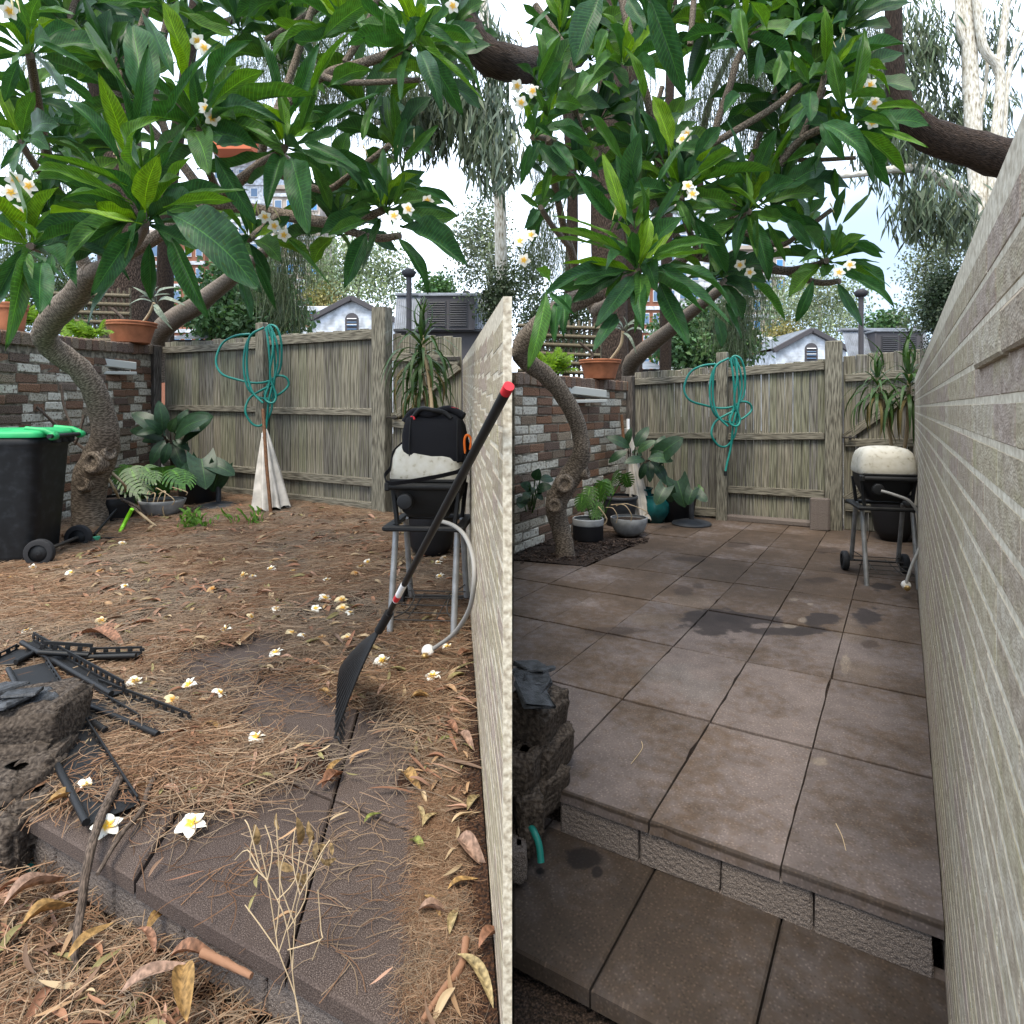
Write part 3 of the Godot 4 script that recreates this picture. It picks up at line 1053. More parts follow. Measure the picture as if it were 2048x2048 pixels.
func prism(ps: Array, y0: Callable, y1: Callable) -> ArrayMesh:   # an upright solid over an outline given as Vector3s
	var b := MB.new()
	var pl := PackedVector2Array()
	for p in ps:
		pl.append(Vector2(p.x, p.z))
	if Geometry2D.is_polygon_clockwise(pl):
		pl.reverse()
	for k in pl.size():
		var q := pl[k]
		var w := pl[(k + 1) % pl.size()]
		var nn := Vector3(w.y - q.y, 0, q.x - w.x).normalized()
		var inside := Geometry2D.is_point_in_polygon((q + w) * 0.5 + Vector2(nn.x, nn.z) * 0.002, pl)
		if inside:
			b.quad(Vector3(q.x, y0.call(q), q.y), Vector3(w.x, y0.call(w), w.y), Vector3(w.x, y1.call(w), w.y), Vector3(q.x, y1.call(q), q.y))
		else:
			b.quad(Vector3(w.x, y0.call(w), w.y), Vector3(q.x, y0.call(q), q.y), Vector3(q.x, y1.call(q), q.y), Vector3(w.x, y1.call(w), w.y))
	var ids := Geometry2D.triangulate_polygon(pl)
	var s := b.v.size()
	for q in pl:
		b.pt(Vector3(q.x, y1.call(q), q.y), Vector3.UP, q)
	for k in range(0, ids.size(), 3):
		b.tri(s + ids[k], s + ids[k + 1], s + ids[k + 2])
	return b.mesh()

func build_walls() -> void:
	# limewashed block wall on the right of the swept yard
	var w := thing("block_wall", "tall limewashed block wall along the right of the swept yard", "wall")
	var outb := Vector3(-0.851, 0, -0.525)
	part("mortar", prism([BW(-0.0009, -1.35), BW(-0.0009, 6.5), BW(-0.24, 6.5), BW(-0.24, -1.35)], func(_p): return -0.33, func(_p): return 1.587), mats["lime_mortar"], w)
	masonry(w, "block", BW(0, -1.35, -0.16), BW(0, 6.5, -0.16), outb, 1.755, 0.0532, 0.30, 0.0, 0.03, block_kind, 0.0075, 300, 0.0002)
	for k in 1:   # the ledge where an upper course steps out
		for e: float in [-1.0, -1.3]:
			var lb := MB.new()
			lb.box(Vector3(0.296, 0.049, 0.03), Transform3D(), 0.004)
			lb.jitter(rng, 0.001)
			part("ledge_block", lb.mesh(), mats["block_%d" % (rng.randi() % 5)], w, at(BW(-0.007, e - 0.1 * (k % 2), 1.398 + 0.0532 * k), Basis(Vector3(0.524, 0, -0.8515), Vector3.UP, outb)))
	# the dividing wall, a wedge in plan
	var fx := func(z: float) -> float: return 0.1027 - 0.0935 * z
	var d := thing("block_wall", "pale block wall dividing the littered yard from the swept yard", "wall")
	part("mortar", prism([Vector3(fx.call(1.3) + 0.0009, 0, -1.3), Vector3(fx.call(6.6) + 0.0009, 0, -6.6), Vector3(0, 0, -6.6), Vector3(0, 0, -1.3)], func(_p): return -0.33, func(p: Vector2): return ya(-p.y) + 1.563), mats["lime_mortar"], d)
	var a := Vector3(fx.call(1.31), ya(1.31) - 0.03, -1.31)
	var b := Vector3(fx.call(6.6), ya(6.6) - 0.03, -6.6)
	masonry(d, "block", a, b, Vector3(-0.9957, 0, 0.0931), 1.6, 0.0572, 0.33, 0.0, 0.012, block_kind, 0.0075, 300, 0.0002)
	# old brick wall at the left of the littered yard
	var bw := thing("brick_wall", "old brick wall with whitewashed bricks behind the wheelie bin", "wall")
	var c0 := Vector3(-4.52, 0, -8.063)
	var c1 := c0 + Vector3(0.0935, 0, 1.0) * 3.4
	brickwall(bw, c1, c0, Vector3(0.9957, 0, -0.0931), ya(-c1.z), ya(-c0.z), 1.77)
	# and of the swept yard
	var bw2 := thing("brick_wall", "old brick wall with whitewashed bricks behind the swept yard's tree", "wall")
	brickwall(bw2, BW(3.07, 2.92), BW(3.07, 5.72), Vector3(0.851, 0, 0.525), 0.0, 0.0, 1.63)

func brickwall(w: Node3D, p0: Vector3, p1: Vector3, out: Vector3, y0: float, y1: float, high: float) -> void:
	var back := -out * 0.22
	var dy := func(q: Vector2) -> float:
		var f := (Vector3(q.x, 0, q.y) - p0).dot((p1 - p0).normalized()) / (p1 - p0).length()
		return lerpf(y0, y1, f)
	part("mortar", prism([p0 - out * 0.006, p1 - out * 0.006, p1 + back, p0 + back], func(_p): return -0.3, func(q: Vector2): return dy.call(q) + high - 0.02), mats["mortar"], w)
	var a := Vector3(p0.x, y0 + 0.0, p0.z)
	var b := Vector3(p1.x, y1 + 0.0, p1.z)
	masonry(w, "brick", a, b, out, high - 0.10, 0.089, 0.29, 0.0, 0.09, brick_kind, 0.012, 285, 0.0032)
	# coping of bricks on edge
	var ln := (b - a).length()
	var x := 0.06
	var bx := along(a, b)
	while x < ln:
		var m := MB.new()
		m.box(Vector3(0.112, 0.12, 0.25), Transform3D(), 0.01)
		m.jitter(rng, 0.003)
		var p := a.lerp(b, x / ln) + Vector3(0, high - 0.045 + rf(-0.004, 0.004), 0) - out * 0.10
		part("coping_brick", m.mesh(), mats[pick(["brick_1", "brick_3", "brick_5", "brick_6", "brick_0", "brick_3"])], w, at(p, Basis(bx.x, Vector3.UP, bx.x.cross(Vector3.UP))))
		x += 0.122

# ---------------------------------------------------------------- fences
func paling_meshes(n: int, wide: float, high: float) -> Array:
	var out := []
	for k in n:
		var b := MB.new()
		b.box(Vector3(wide, high, 0.018), at(Vector3(0, high * 0.5, 0)), 0.003, Vector2(rf(0, 1), rf(0, 5)))
		b.jitter(rng, 0.0015)
		out.append(b.mesh())
	return out

func fence_run(w: Node3D, a: Vector3, b: Vector3, ha: float, hb: float, n: int, rails: Array, over: float) -> void:
	var bx := along(Vector3(a.x, 0, a.z), Vector3(b.x, 0, b.z))
	var front := bx.x.cross(Vector3.UP)
	var ln := Vector2(b.x - a.x, b.z - a.z).length()
	var wide := ln / n
	var ms := paling_meshes(6, wide - 0.004, 1.0)
	for k in n:
		var f := (k + 0.5) / n
		var p := a.lerp(b, f) - front * 0.03
		var hh := lerpf(ha, hb, f) + over + rf(-0.008, 0.008)
		part("paling", ms[rng.randi() % 6], mats["paling_%d" % (rng.randi() % 6)], w, at(p + front * rf(-0.002, 0.002), Basis(bx.x, Vector3.UP, front) * turn(0, 0, rf(-0.1, 0.1)) * Basis.from_scale(Vector3(1, hh, 1))))
	for r in rails:
		var m := MB.new()
		var p0 := a + Vector3(0, ha * r[0], 0)
		var p1 := b + Vector3(0, hb * r[0], 0)
		m.box(Vector3((p1 - p0).length() - 0.03, r[1], 0.04), Transform3D(), 0.005, Vector2(rf(0, 3), rf(0, 1)))
		m.jitter(rng, 0.0015)
		part("rail", m.mesh(), mats["rail"], w, at((p0 + p1) * 0.5 + front * 0.001, along(p0, p1)))

func fence_post(w: Node3D, p: Vector3, high: float, wide: float, bx: Basis, mt := "post", fwd := 0.02) -> void:
	var m := MB.new()
	m.box(Vector3(wide, high + 0.2, wide * 0.8), at(Vector3(0, high * 0.5 - 0.1, 0)), 0.008, Vector2(rf(0, 1), rf(0, 1)))
	m.jitter(rng, 0.002)
	part("post", m.mesh(), mats[mt], w, at(p + bx.x.cross(Vector3.UP) * fwd, Basis(bx.x, Vector3.UP, bx.x.cross(Vector3.UP))))

func gate(w: Node3D, a: Vector3, b: Vector3, ha: float, hb: float, n: int) -> void:
	var bx := along(Vector3(a.x, 0, a.z), Vector3(b.x, 0, b.z))
	var front := bx.x.cross(Vector3.UP)
	fence_run(w, a, b, ha, hb, n, [[0.87, 0.085], [0.5, 0.085], [0.13, 0.085]], 0.0)
	for e in [[0.17, 0.46, 0.02, 0.98], [0.53, 0.84, 0.02, 0.98]]:   # diagonal braces
		var p0 := a.lerp(b, e[2]) + Vector3(0, ha * e[0], 0)
		var p1 := a.lerp(b, e[3]) + Vector3(0, hb * e[1], 0)
		var m := MB.new()
		m.box(Vector3((p1 - p0).length(), 0.085, 0.036), Transform3D(), 0.004, Vector2(rf(0, 1), 0))
		part("brace", m.mesh(), mats["rail"], w, at((p0 + p1) * 0.5 + front * 0.003, along(p0, p1)))
	var hm := MB.new()
	hm.box(Vector3(0.26, 0.035, 0.006), Transform3D(), 0.002)
	part("hinge", hm.mesh(), mats["wire"], w, at(a.lerp(b, 0.86) + Vector3(0, hb * 0.88, 0) + front * 0.026, bx))
	var lm := MB.new()
	lm.tube([Vector3(-0.09, 0, 0), Vector3(0.09, 0, 0)], [0.009], 8)
	lm.box(Vector3(0.03, 0.045, 0.02), at(Vector3(-0.05, 0, -0.008)), 0.003)
	lm.box(Vector3(0.03, 0.045, 0.02), at(Vector3(0.05, 0, -0.008)), 0.003)
	lm.lathe([Vector2(0, -0.015), Vector2(0.014, -0.008), Vector2(0.014, 0.008), Vector2(0, 0.015)], 10, at(Vector3(0.09, 0, 0.005)))
	part("latch", lm.mesh(), mats["wire"], w, at(a.lerp(b, 0.02) + Vector3(0, ha * 0.5 + 0.06, 0) + front * 0.06, bx))

func build_fences() -> void:
	var l := Vector3(-4.45, ya(8.03), -8.03)
	var r := Vector3(-1.40, ya(6.575), -6.575)
	var m := l.lerp(r, 0.535)
	var bx := along(Vector3(l.x, 0, l.z), Vector3(r.x, 0, r.z))
	var w := thing("timber_fence", "grey paling fence closing the back of the littered yard", "fence")
	var rails := [[0.965, 0.085], [0.56, 0.07], [0.17, 0.075]]
	fence_run(w, l + Vector3(0.03, 0, -0.015), m, 1.79, 1.82, 14, rails, 0.035)
	fence_run(w, m, r, 1.86, 1.90, 13, [[0.965, 0.10], [0.54, 0.075], [0.155, 0.085]], 0.0)
	fence_post(w, l + Vector3(-0.03, 0, 0.02), 1.78, 0.13, bx, "darkpost", 0.03)
	fence_post(w, m, 2.0, 0.115, bx, "post", 0.045)
	fence_post(w, r + bx.x * 0.09, 2.1, 0.17, bx, "post", 0.03)
	# beam along the foot
	var pb := MB.new()
	pb.box(Vector3((r - l).length(), 0.12, 0.05), Transform3D(), 0.01)
	part("foot_board", pb.mesh(), mats["rail"], w, at((l + r) * 0.5 + Vector3(0, 0.03, 0), along(l, r)))
	var ga0 := r + bx.x * 0.19
	var ga1 := Vector3(-0.50, ya(6.13), -6.14)
	gate(thing("timber_gate", "braced paling gate behind the littered yard's barbecue", "gate"), ga0, ga1, 1.83, 1.78, 8)
	# swept yard
	var l2 := BW(3.0, 5.72)
	var r2 := GB(1652, 1056)
	var m2 := l2.lerp(r2, 0.50)
	var bx2 := along(l2, r2)
	var w2 := thing("timber_fence", "grey paling fence closing the back of the swept yard", "fence")
	fence_run(w2, l2, m2, 1.72, 1.76, 13, [[0.955, 0.085], [0.56, 0.075], [0.04, 0.10]], 0.045)
	fence_run(w2, m2, r2, 1.79, 1.85, 13, [[0.965, 0.10], [0.545, 0.08], [0.20, 0.085]], 0.0)
	fence_post(w2, l2 - bx2.x * 0.06, 1.72, 0.14, bx2, "darkpost", 0.04)
	fence_post(w2, m2, 1.97, 0.12, bx2, "post", 0.045)
	fence_post(w2, r2 + bx2.x * 0.08, 2.04, 0.165, bx2, "post", 0.03)
	var pm := MB.new()   # rough concrete plinth under the right half
	pm.box(Vector3((r2 - m2).length(), 0.08, 0.09), Transform3D(), 0.015)
	pm.jitter(rng, 0.006)
	part("plinth", pm.mesh(), mats["riser"], w2, at((m2 + r2) * 0.5 + Vector3(0, 0.03, 0.0) + bx2.x.cross(Vector3.UP) * 0.02, bx2))
	var g0 := r2 + bx2.x * 0.17
	var g1 := g0 + bx2.x * 0.82
	gate(thing("timber_gate", "braced paling gate behind the swept yard's barbecue", "gate"), g0, g1, 1.88, 1.93, 7)

func stone_mesh(size: Vector3, sd: int) -> ArrayMesh:
	var nz := noise(sd, 3.2, 4)
	var b := MB.new()
	b.grid(28, 18, func(i: float, j: float):
		var a := TAU * i
		var p := PI * (j - 0.5)
		var d := Vector3(cos(a) * cos(p), sin(p), sin(a) * cos(p))
		var q := Vector3(signf(d.x) * pow(absf(d.x), 0.36), signf(d.y) * pow(absf(d.y), 0.36), signf(d.z) * pow(absf(d.z), 0.36))
		return q * size * 0.5 * (1.0 + 0.20 * nz.get_noise_3d(d.x * 0.7, d.y * 0.7, d.z * 0.7) + 0.04 * nz.get_noise_3d(d.x * 3, d.y * 3, d.z * 3)))
	return b.mesh()

func build_stones() -> void:
	var w := thing("stone_wall", "dark rough stone retaining wall at the lower left of the littered yard", "wall")
	for e in [[110, 1590, 2.3, 0.13, 0.2, 0.2, 0], [40, 1520, 2.3, 0.3, 0.2, 0.2, 8], [40, 1462, 2.38, 0.40, 0.24, 0.34, 12], [-70, 1480, 2.45, 0.30, 0.28, 0.35, -5], [98, 1545, 2.26, 0.13, 0.19, 0.24, 14], [35, 1585, 2.16, 0.22, 0.19, 0.24, -10], [78, 1622, 2.10, 0.12, 0.15, 0.18, 8], [14, 1670, 2.04, 0.18, 0.18, 0.2, 6], [-80, 1600, 2.35, 0.22, 0.3, 0.3, 0], [62, 1660, 2.2, 0.09, 0.12, 0.16, 30], [10, 1745, 2.10, 0.16, 0.14, 0.2, 0], [-60, 1720, 2.15, 0.2, 0.2, 0.25, 12]]:
		part("stone", stone_mesh(Vector3(e[3], e[4], e[5]), int(e[0]) + 300), mats["stone"], w, at(P(e[0], e[1], e[2]), turn(e[6], 0, e[6] * 0.3)))
	var w2 := thing("stone_wall", "rough stone retaining wall beside the swept yard's front step", "wall")
	for e in [[1072, 1428, 2.28, 0.17, 0.15, 0.26, -28], [1092, 1500, 2.26, 0.13, 0.14, 0.24, -30], [1048, 1535, 2.12, 0.10, 0.13, 0.16, -20], [1090, 1575, 2.2, 0.10, 0.13, 0.18, -40], [1055, 1610, 2.08, 0.09, 0.12, 0.16, 10], [1062, 1660, 2.06, 0.06, 0.10, 0.14, -20], [1036, 1700, 2.02, 0.045, 0.10, 0.12, 0]]:
		part("stone", stone_mesh(Vector3(e[3], e[4], e[5]), int(e[0])), mats["stone"], w2, at(P(e[0], e[1], e[2]), turn(e[6], 0, e[6] * 0.2)))
	var n := 0
	for e in [[45, 1405, 2.36, 20], [15, 1425, 2.30, -10], [70, 1412, 2.40, 45], [5, 1395, 2.42, 70]]:
		slate(e, ["middle of the slates", "nearest slate", "slate furthest right", "furthest slate"][n] + " lying on the left stone wall", "slates on the left stone wall")
		n += 1
	n = 0
	for e in [[1040, 1350, 2.42, 25], [1062, 1358, 2.38, 60], [1058, 1376, 2.30, 10], [1036, 1392, 2.22, -20], [1030, 1412, 2.14, 15]]:
		slate(e, ["furthest slate", "slate furthest right", "middle slate", "second nearest slate", "nearest slate"][n] + " stacked on the right stone wall", "slates on the right stone wall")
		n += 1

func slate(e: Array, label: String, group: String) -> void:
	var b := MB.new()
	b.box(Vector3(rf(0.09, 0.12), 0.012, rf(0.10, 0.15)), Transform3D(), 0.003)
	b.jitter(rng, 0.004)
	var p := P(e[0], e[1], e[2]) + Vector3(0, 0.035, 0)
	if p.x > 0:
		p.x = maxf(p.x, 0.075)
	solo("slate", b.mesh(), mats["slate"], label, "slate", at(p, turn(e[3], rf(-14, 6), rf(-14, 10))), group)

# ---------------------------------------------------------------- frangipani trees
var leaf_ms := []
var flower_m: ArrayMesh
var bud_m: ArrayMesh

func vein_image() -> Array:
	var W := 512
	var H := 128
	var im := Image.create_empty(W, H, false, Image.FORMAT_RGB8)
	var hm := Image.create_empty(W, H, false, Image.FORMAT_RGB8)
	var nz := noise(301, 0.02, 4)
	var blot := noise(305, 0.045, 3)
	for j in H:
		var a := absf((j + 0.5) / H - 0.5) * 2.0
		for i in W:
			var t := float(i) / W
			var ph := t * 24.0 - a * (2.2 + 1.4 * t) + 0.12 * nz.get_noise_2d(i, j * 3.0)
			var d := absf(ph - roundf(ph))
			var vein: float = smoothstep(0.15, 0.03, d) * (1.0 - smoothstep(0.86, 0.98, a)) * smoothstep(0.10, 0.16, t)
			var rib: float = smoothstep(0.055 - 0.03 * t, 0.02, a)
			var edge: float = smoothstep(0.95, 1.0, a)
			var k := clampf(vein * 0.62 + edge * 0.3, 0, 1)
			var s := 0.90 + 0.22 * nz.get_noise_2d(i * 0.6, j * 2.0)
			var c := Color(0.70 * s, 0.72 * s, 0.70 * s).lerp(Color(0.95, 0.95, 0.80), k).lerp(Color(1.0, 1.0, 0.78), rib)
			var bl := blot.get_noise_2d(i * 0.5, j * 1.6)
			if bl > 0.42:
				c = c.lerp(Color(0.75, 0.62, 0.30), clampf((bl - 0.42) * 6.0, 0, 0.7))
			im.set_pixel(i, j, c)
			var hh := 0.55 + 0.45 * sin(d * TAU * 0.5) - 0.5 * rib
			hm.set_pixel(i, j, Color(hh, hh, hh))
	return [ImageTexture.create_from_image(im), ImageTexture.create_from_image(hm)]

func leaf_mesh(arch: float, fold: float, wave: float, sd: int, twist := 0.0, ns := 16) -> ArrayMesh:
	var b := MB.new()
	b.grid(6, ns, func(i: float, j: float):
		var t := j
		var w := 0.018
		if t > 0.07:
			var q := (t - 0.07) / 0.93
			w = maxf(0.018 * (1.0 - q), 0.5 * pow(sin(PI * pow(q, 0.92)), 0.8) * (1.0 - 0.12 * q))
		var lat := (i - 0.5) * 2.0
		var y := arch * 4.0 * t * (1.0 - t) * (0.6 + 0.4 * t) + fold * absf(lat) * w * 0.35 + wave * sin(t * 17.0 + sd + lat * 1.5) * absf(lat) * 0.03
		y -= 0.25 * arch * maxf(0.0, t - 0.7) * 2.0
		y += twist * lat * w * t
		var nick := 1.0 - 0.02 * maxf(0.0, sin(t * 29.0 + sd * 2.0 + lat)) * absf(lat)
		return Vector3(t, y, lat * w * nick + 0.03 * sin(t * 4.0 + sd)))
	for k in b.u.size():
		b.u[k] = Vector2(b.u[k].y, b.u[k].x)
	return b.mesh()

func make_leaf_kit() -> void:
	var vt := vein_image()
	for e in [[0.04, 0.5, 0.3], [0.12, 0.35, -0.4], [0.20, 0.5, 0.0], [-0.05, 0.6, 0.6], [0.28, 0.3, 0.2], [0.08, 0.9, -0.2], [0.15, 0.2, 0.8], [0.10, 1.3, 0.1], [0.22, 0.7, -0.7], [-0.08, 0.4, -0.3]]:
		leaf_ms.append(leaf_mesh(e[0], e[1], 0.6, leaf_ms.size() * 3, e[2]))
	for e in [["leaf_D", lin(0.080, 0.235, 0.075), 0.46], ["leaf_E", lin(0.078, 0.21, 0.09), 0.44], ["leaf_M", lin(0.14, 0.33, 0.07), 0.46], ["leaf_L", lin(0.20, 0.42, 0.05), 0.48], ["leaf_Y", lin(0.33, 0.58, 0.035), 0.48]]:
		var m := mat(e[0], e[1], e[2], vt[0], Vector3.ONE, false, vt[1], 0.07)
		m.metallic_specular = 0.35
		leafy(m, 0.55, 0.62, 0.25)
	# a five-petalled flower, 1 across, facing +y
	var b := MB.new()
	for k in 5:
		var a := TAU * k / 5.0
		var st := b.v.size()
		var rows := 6
		for j in rows + 1:
			var t := float(j) / rows
			for i in 3:
				var lat := i - 1.0
				var w := 0.19 * pow(sin(PI * pow(clampf(t * 0.93 + 0.07, 0, 1), 0.75)), 0.7) + 0.012
				var p := Vector3(t * 0.5, 0.10 * t - 0.16 * t * t * t + 0.05 * lat * (1.0 - t * 0.4) + 0.02 * absf(lat), lat * w)
				b.tint = Color(0.86, 0.50, 0.02).lerp(Color(0.86, 0.84, 0.76), smoothstep(0.10, 0.46, t))
				b.pt(p.rotated(Vector3.UP, a), Vector3(0.1, 1, 0).rotated(Vector3.UP, a).normalized(), Vector2(t, i * 0.5))
		for j in rows:
			for i in 2:
				var q := st + j * 3 + i
				b.tri(q, q + 1, q + 4)
				b.tri(q, q + 4, q + 3)
	b.tint = Color(0.62, 0.50, 0.30)
	b.tube([Vector3(0, 0.01, 0), Vector3(0.02, -0.15, 0), Vector3(0.03, -0.3, 0)], [0.035, 0.025, 0.02], 6)
	leafy(mat("petal", lin(1, 1, 1), 0.6), 0.35, 0.35, 0.28)
	flower_m = b.mesh()
	var c := MB.new()
	c.tint = Color(0.72, 0.62, 0.34)
	c.tube(smooth([Vector3(0, 0, 0), Vector3(0.35, 0.03, 0), Vector3(0.7, 0.02, 0), Vector3(0.9, 0, 0.01), Vector3(1, 0, 0)], 2), spread([0.02, 0.025, 0.07, 0.05, 0.008], 2), 7)
	bud_m = c.mesh()

func leaf(parent: Node3D, p0: Vector3, p1: Vector3, wide: float, nrm: Vector3, mk: String, shape := -1) -> void:
	var d := p1 - p0
	var l := d.length()
	var x := d / l
	var z := x.cross(nrm).normalized()
	var y := z.cross(x)
	part("leaf", leaf_ms[rng.randi() % leaf_ms.size() if shape < 0 else shape], mats["leaf_" + mk], parent, Transform3D(Basis(x * l, y * l, z * wide * l), p0))

func rosette(parent: Node3D, c: Vector3, n: int, l: float) -> void:
	# a branch tip: leaves radiate all round it, the young ones upright in the middle, the old ones spreading and drooping
	var axis := ((Vector3(0, EYE, 0) - c).normalized() * 0.55 + Vector3(rf(-0.25, 0.25), 0.85, 0)).normalized()
	var side := axis.cross(Vector3(1, 0.1, 0.2)).normalized()
	var left := c.x < 0.0
	for k in n:
		var f := float(k) / n
		var el := lerpf(0.35, 1.75, pow(f, 0.8)) + rf(-0.15, 0.15)
		var out := side.rotated(axis, k * 2.39996 + rf(-0.2, 0.2))
		var d := (axis * cos(el) + out * sin(el)).normalized()
		var ll := l * lerpf(0.75, 1.12, sqrt(f)) * rf(0.85, 1.12)
		var tip := c + d * ll - Vector3(0, ll * 0.22 * sin(el), 0)
		if (tip.x < 0.0) != left or absf(tip.x) < 0.02:
			continue
		var q := rng.randf()
		var mk := "D" if q < 0.45 else "E" if q < 0.6 else "M" if q < 0.88 else "L"
		if f < 0.3 and q > 0.35:
			mk = "Y" if q > 0.75 else "L"
		leaf(parent, c + d * 0.015, tip, rf(0.155, 0.20), (axis - d * cos(el) + Vector3(0, 0.15, 0)).normalized() + Vector3(rf(-0.25, 0.25), 0, rf(-0.2, 0.2)), mk, [0, 1, 2, 5, 9][rng.randi() % 5])

var far_xs := []
var far_cs := []

func far_rosette(c: Vector3, n: int, l: float) -> void:   # tips deep in the crown, too many to pick apart
	var axis := Vector3(rf(-0.5, 0.5), 0.9, rf(-0.2, 0.5)).normalized()
	var side := axis.cross(Vector3(0.3, 0.2, 1)).normalized()
	var left := c.x < 0.0
	for k in n:
		var el := lerpf(0.3, 1.8, float(k) / n) + rf(-0.2, 0.2)
		var out := side.rotated(axis, k * 2.4 + rf(-0.3, 0.3))
		var d := (axis * cos(el) + out * sin(el)).normalized()
		var ll := l * rf(0.7, 1.15)
		var tip := c + d * ll - Vector3(0, ll * 0.28 * sin(el), 0)
		if (tip.x < 0.0) != left or absf(tip.x) < 0.03:
			continue
		var dd := tip - c
		var x := dd.normalized()
		var z := x.cross((axis - d * 0.3 + Vector3(0, 0.3, 0.5)).normalized()).normalized()
		far_xs.append(Transform3D(Basis(x * ll, z.cross(x) * ll, z * ll * 0.18), c))
		far_cs.append(pick([Color(0.068, 0.19, 0.07), Color(0.06, 0.165, 0.075), Color(0.11, 0.27, 0.065), Color(0.18, 0.37, 0.05), Color(0.08, 0.22, 0.07)]))

func flush_far(t: Node3D) -> void:
	var m := mat("leaf_far", lin(1, 1, 1), 0.42, mats["leaf_D"].albedo_texture)
	leafy(m, 0.55, 0.62, 0.25)
	many("inner_foliage", leaf_ms[1], m, far_xs, far_cs, t)
	far_xs = []
	far_cs = []

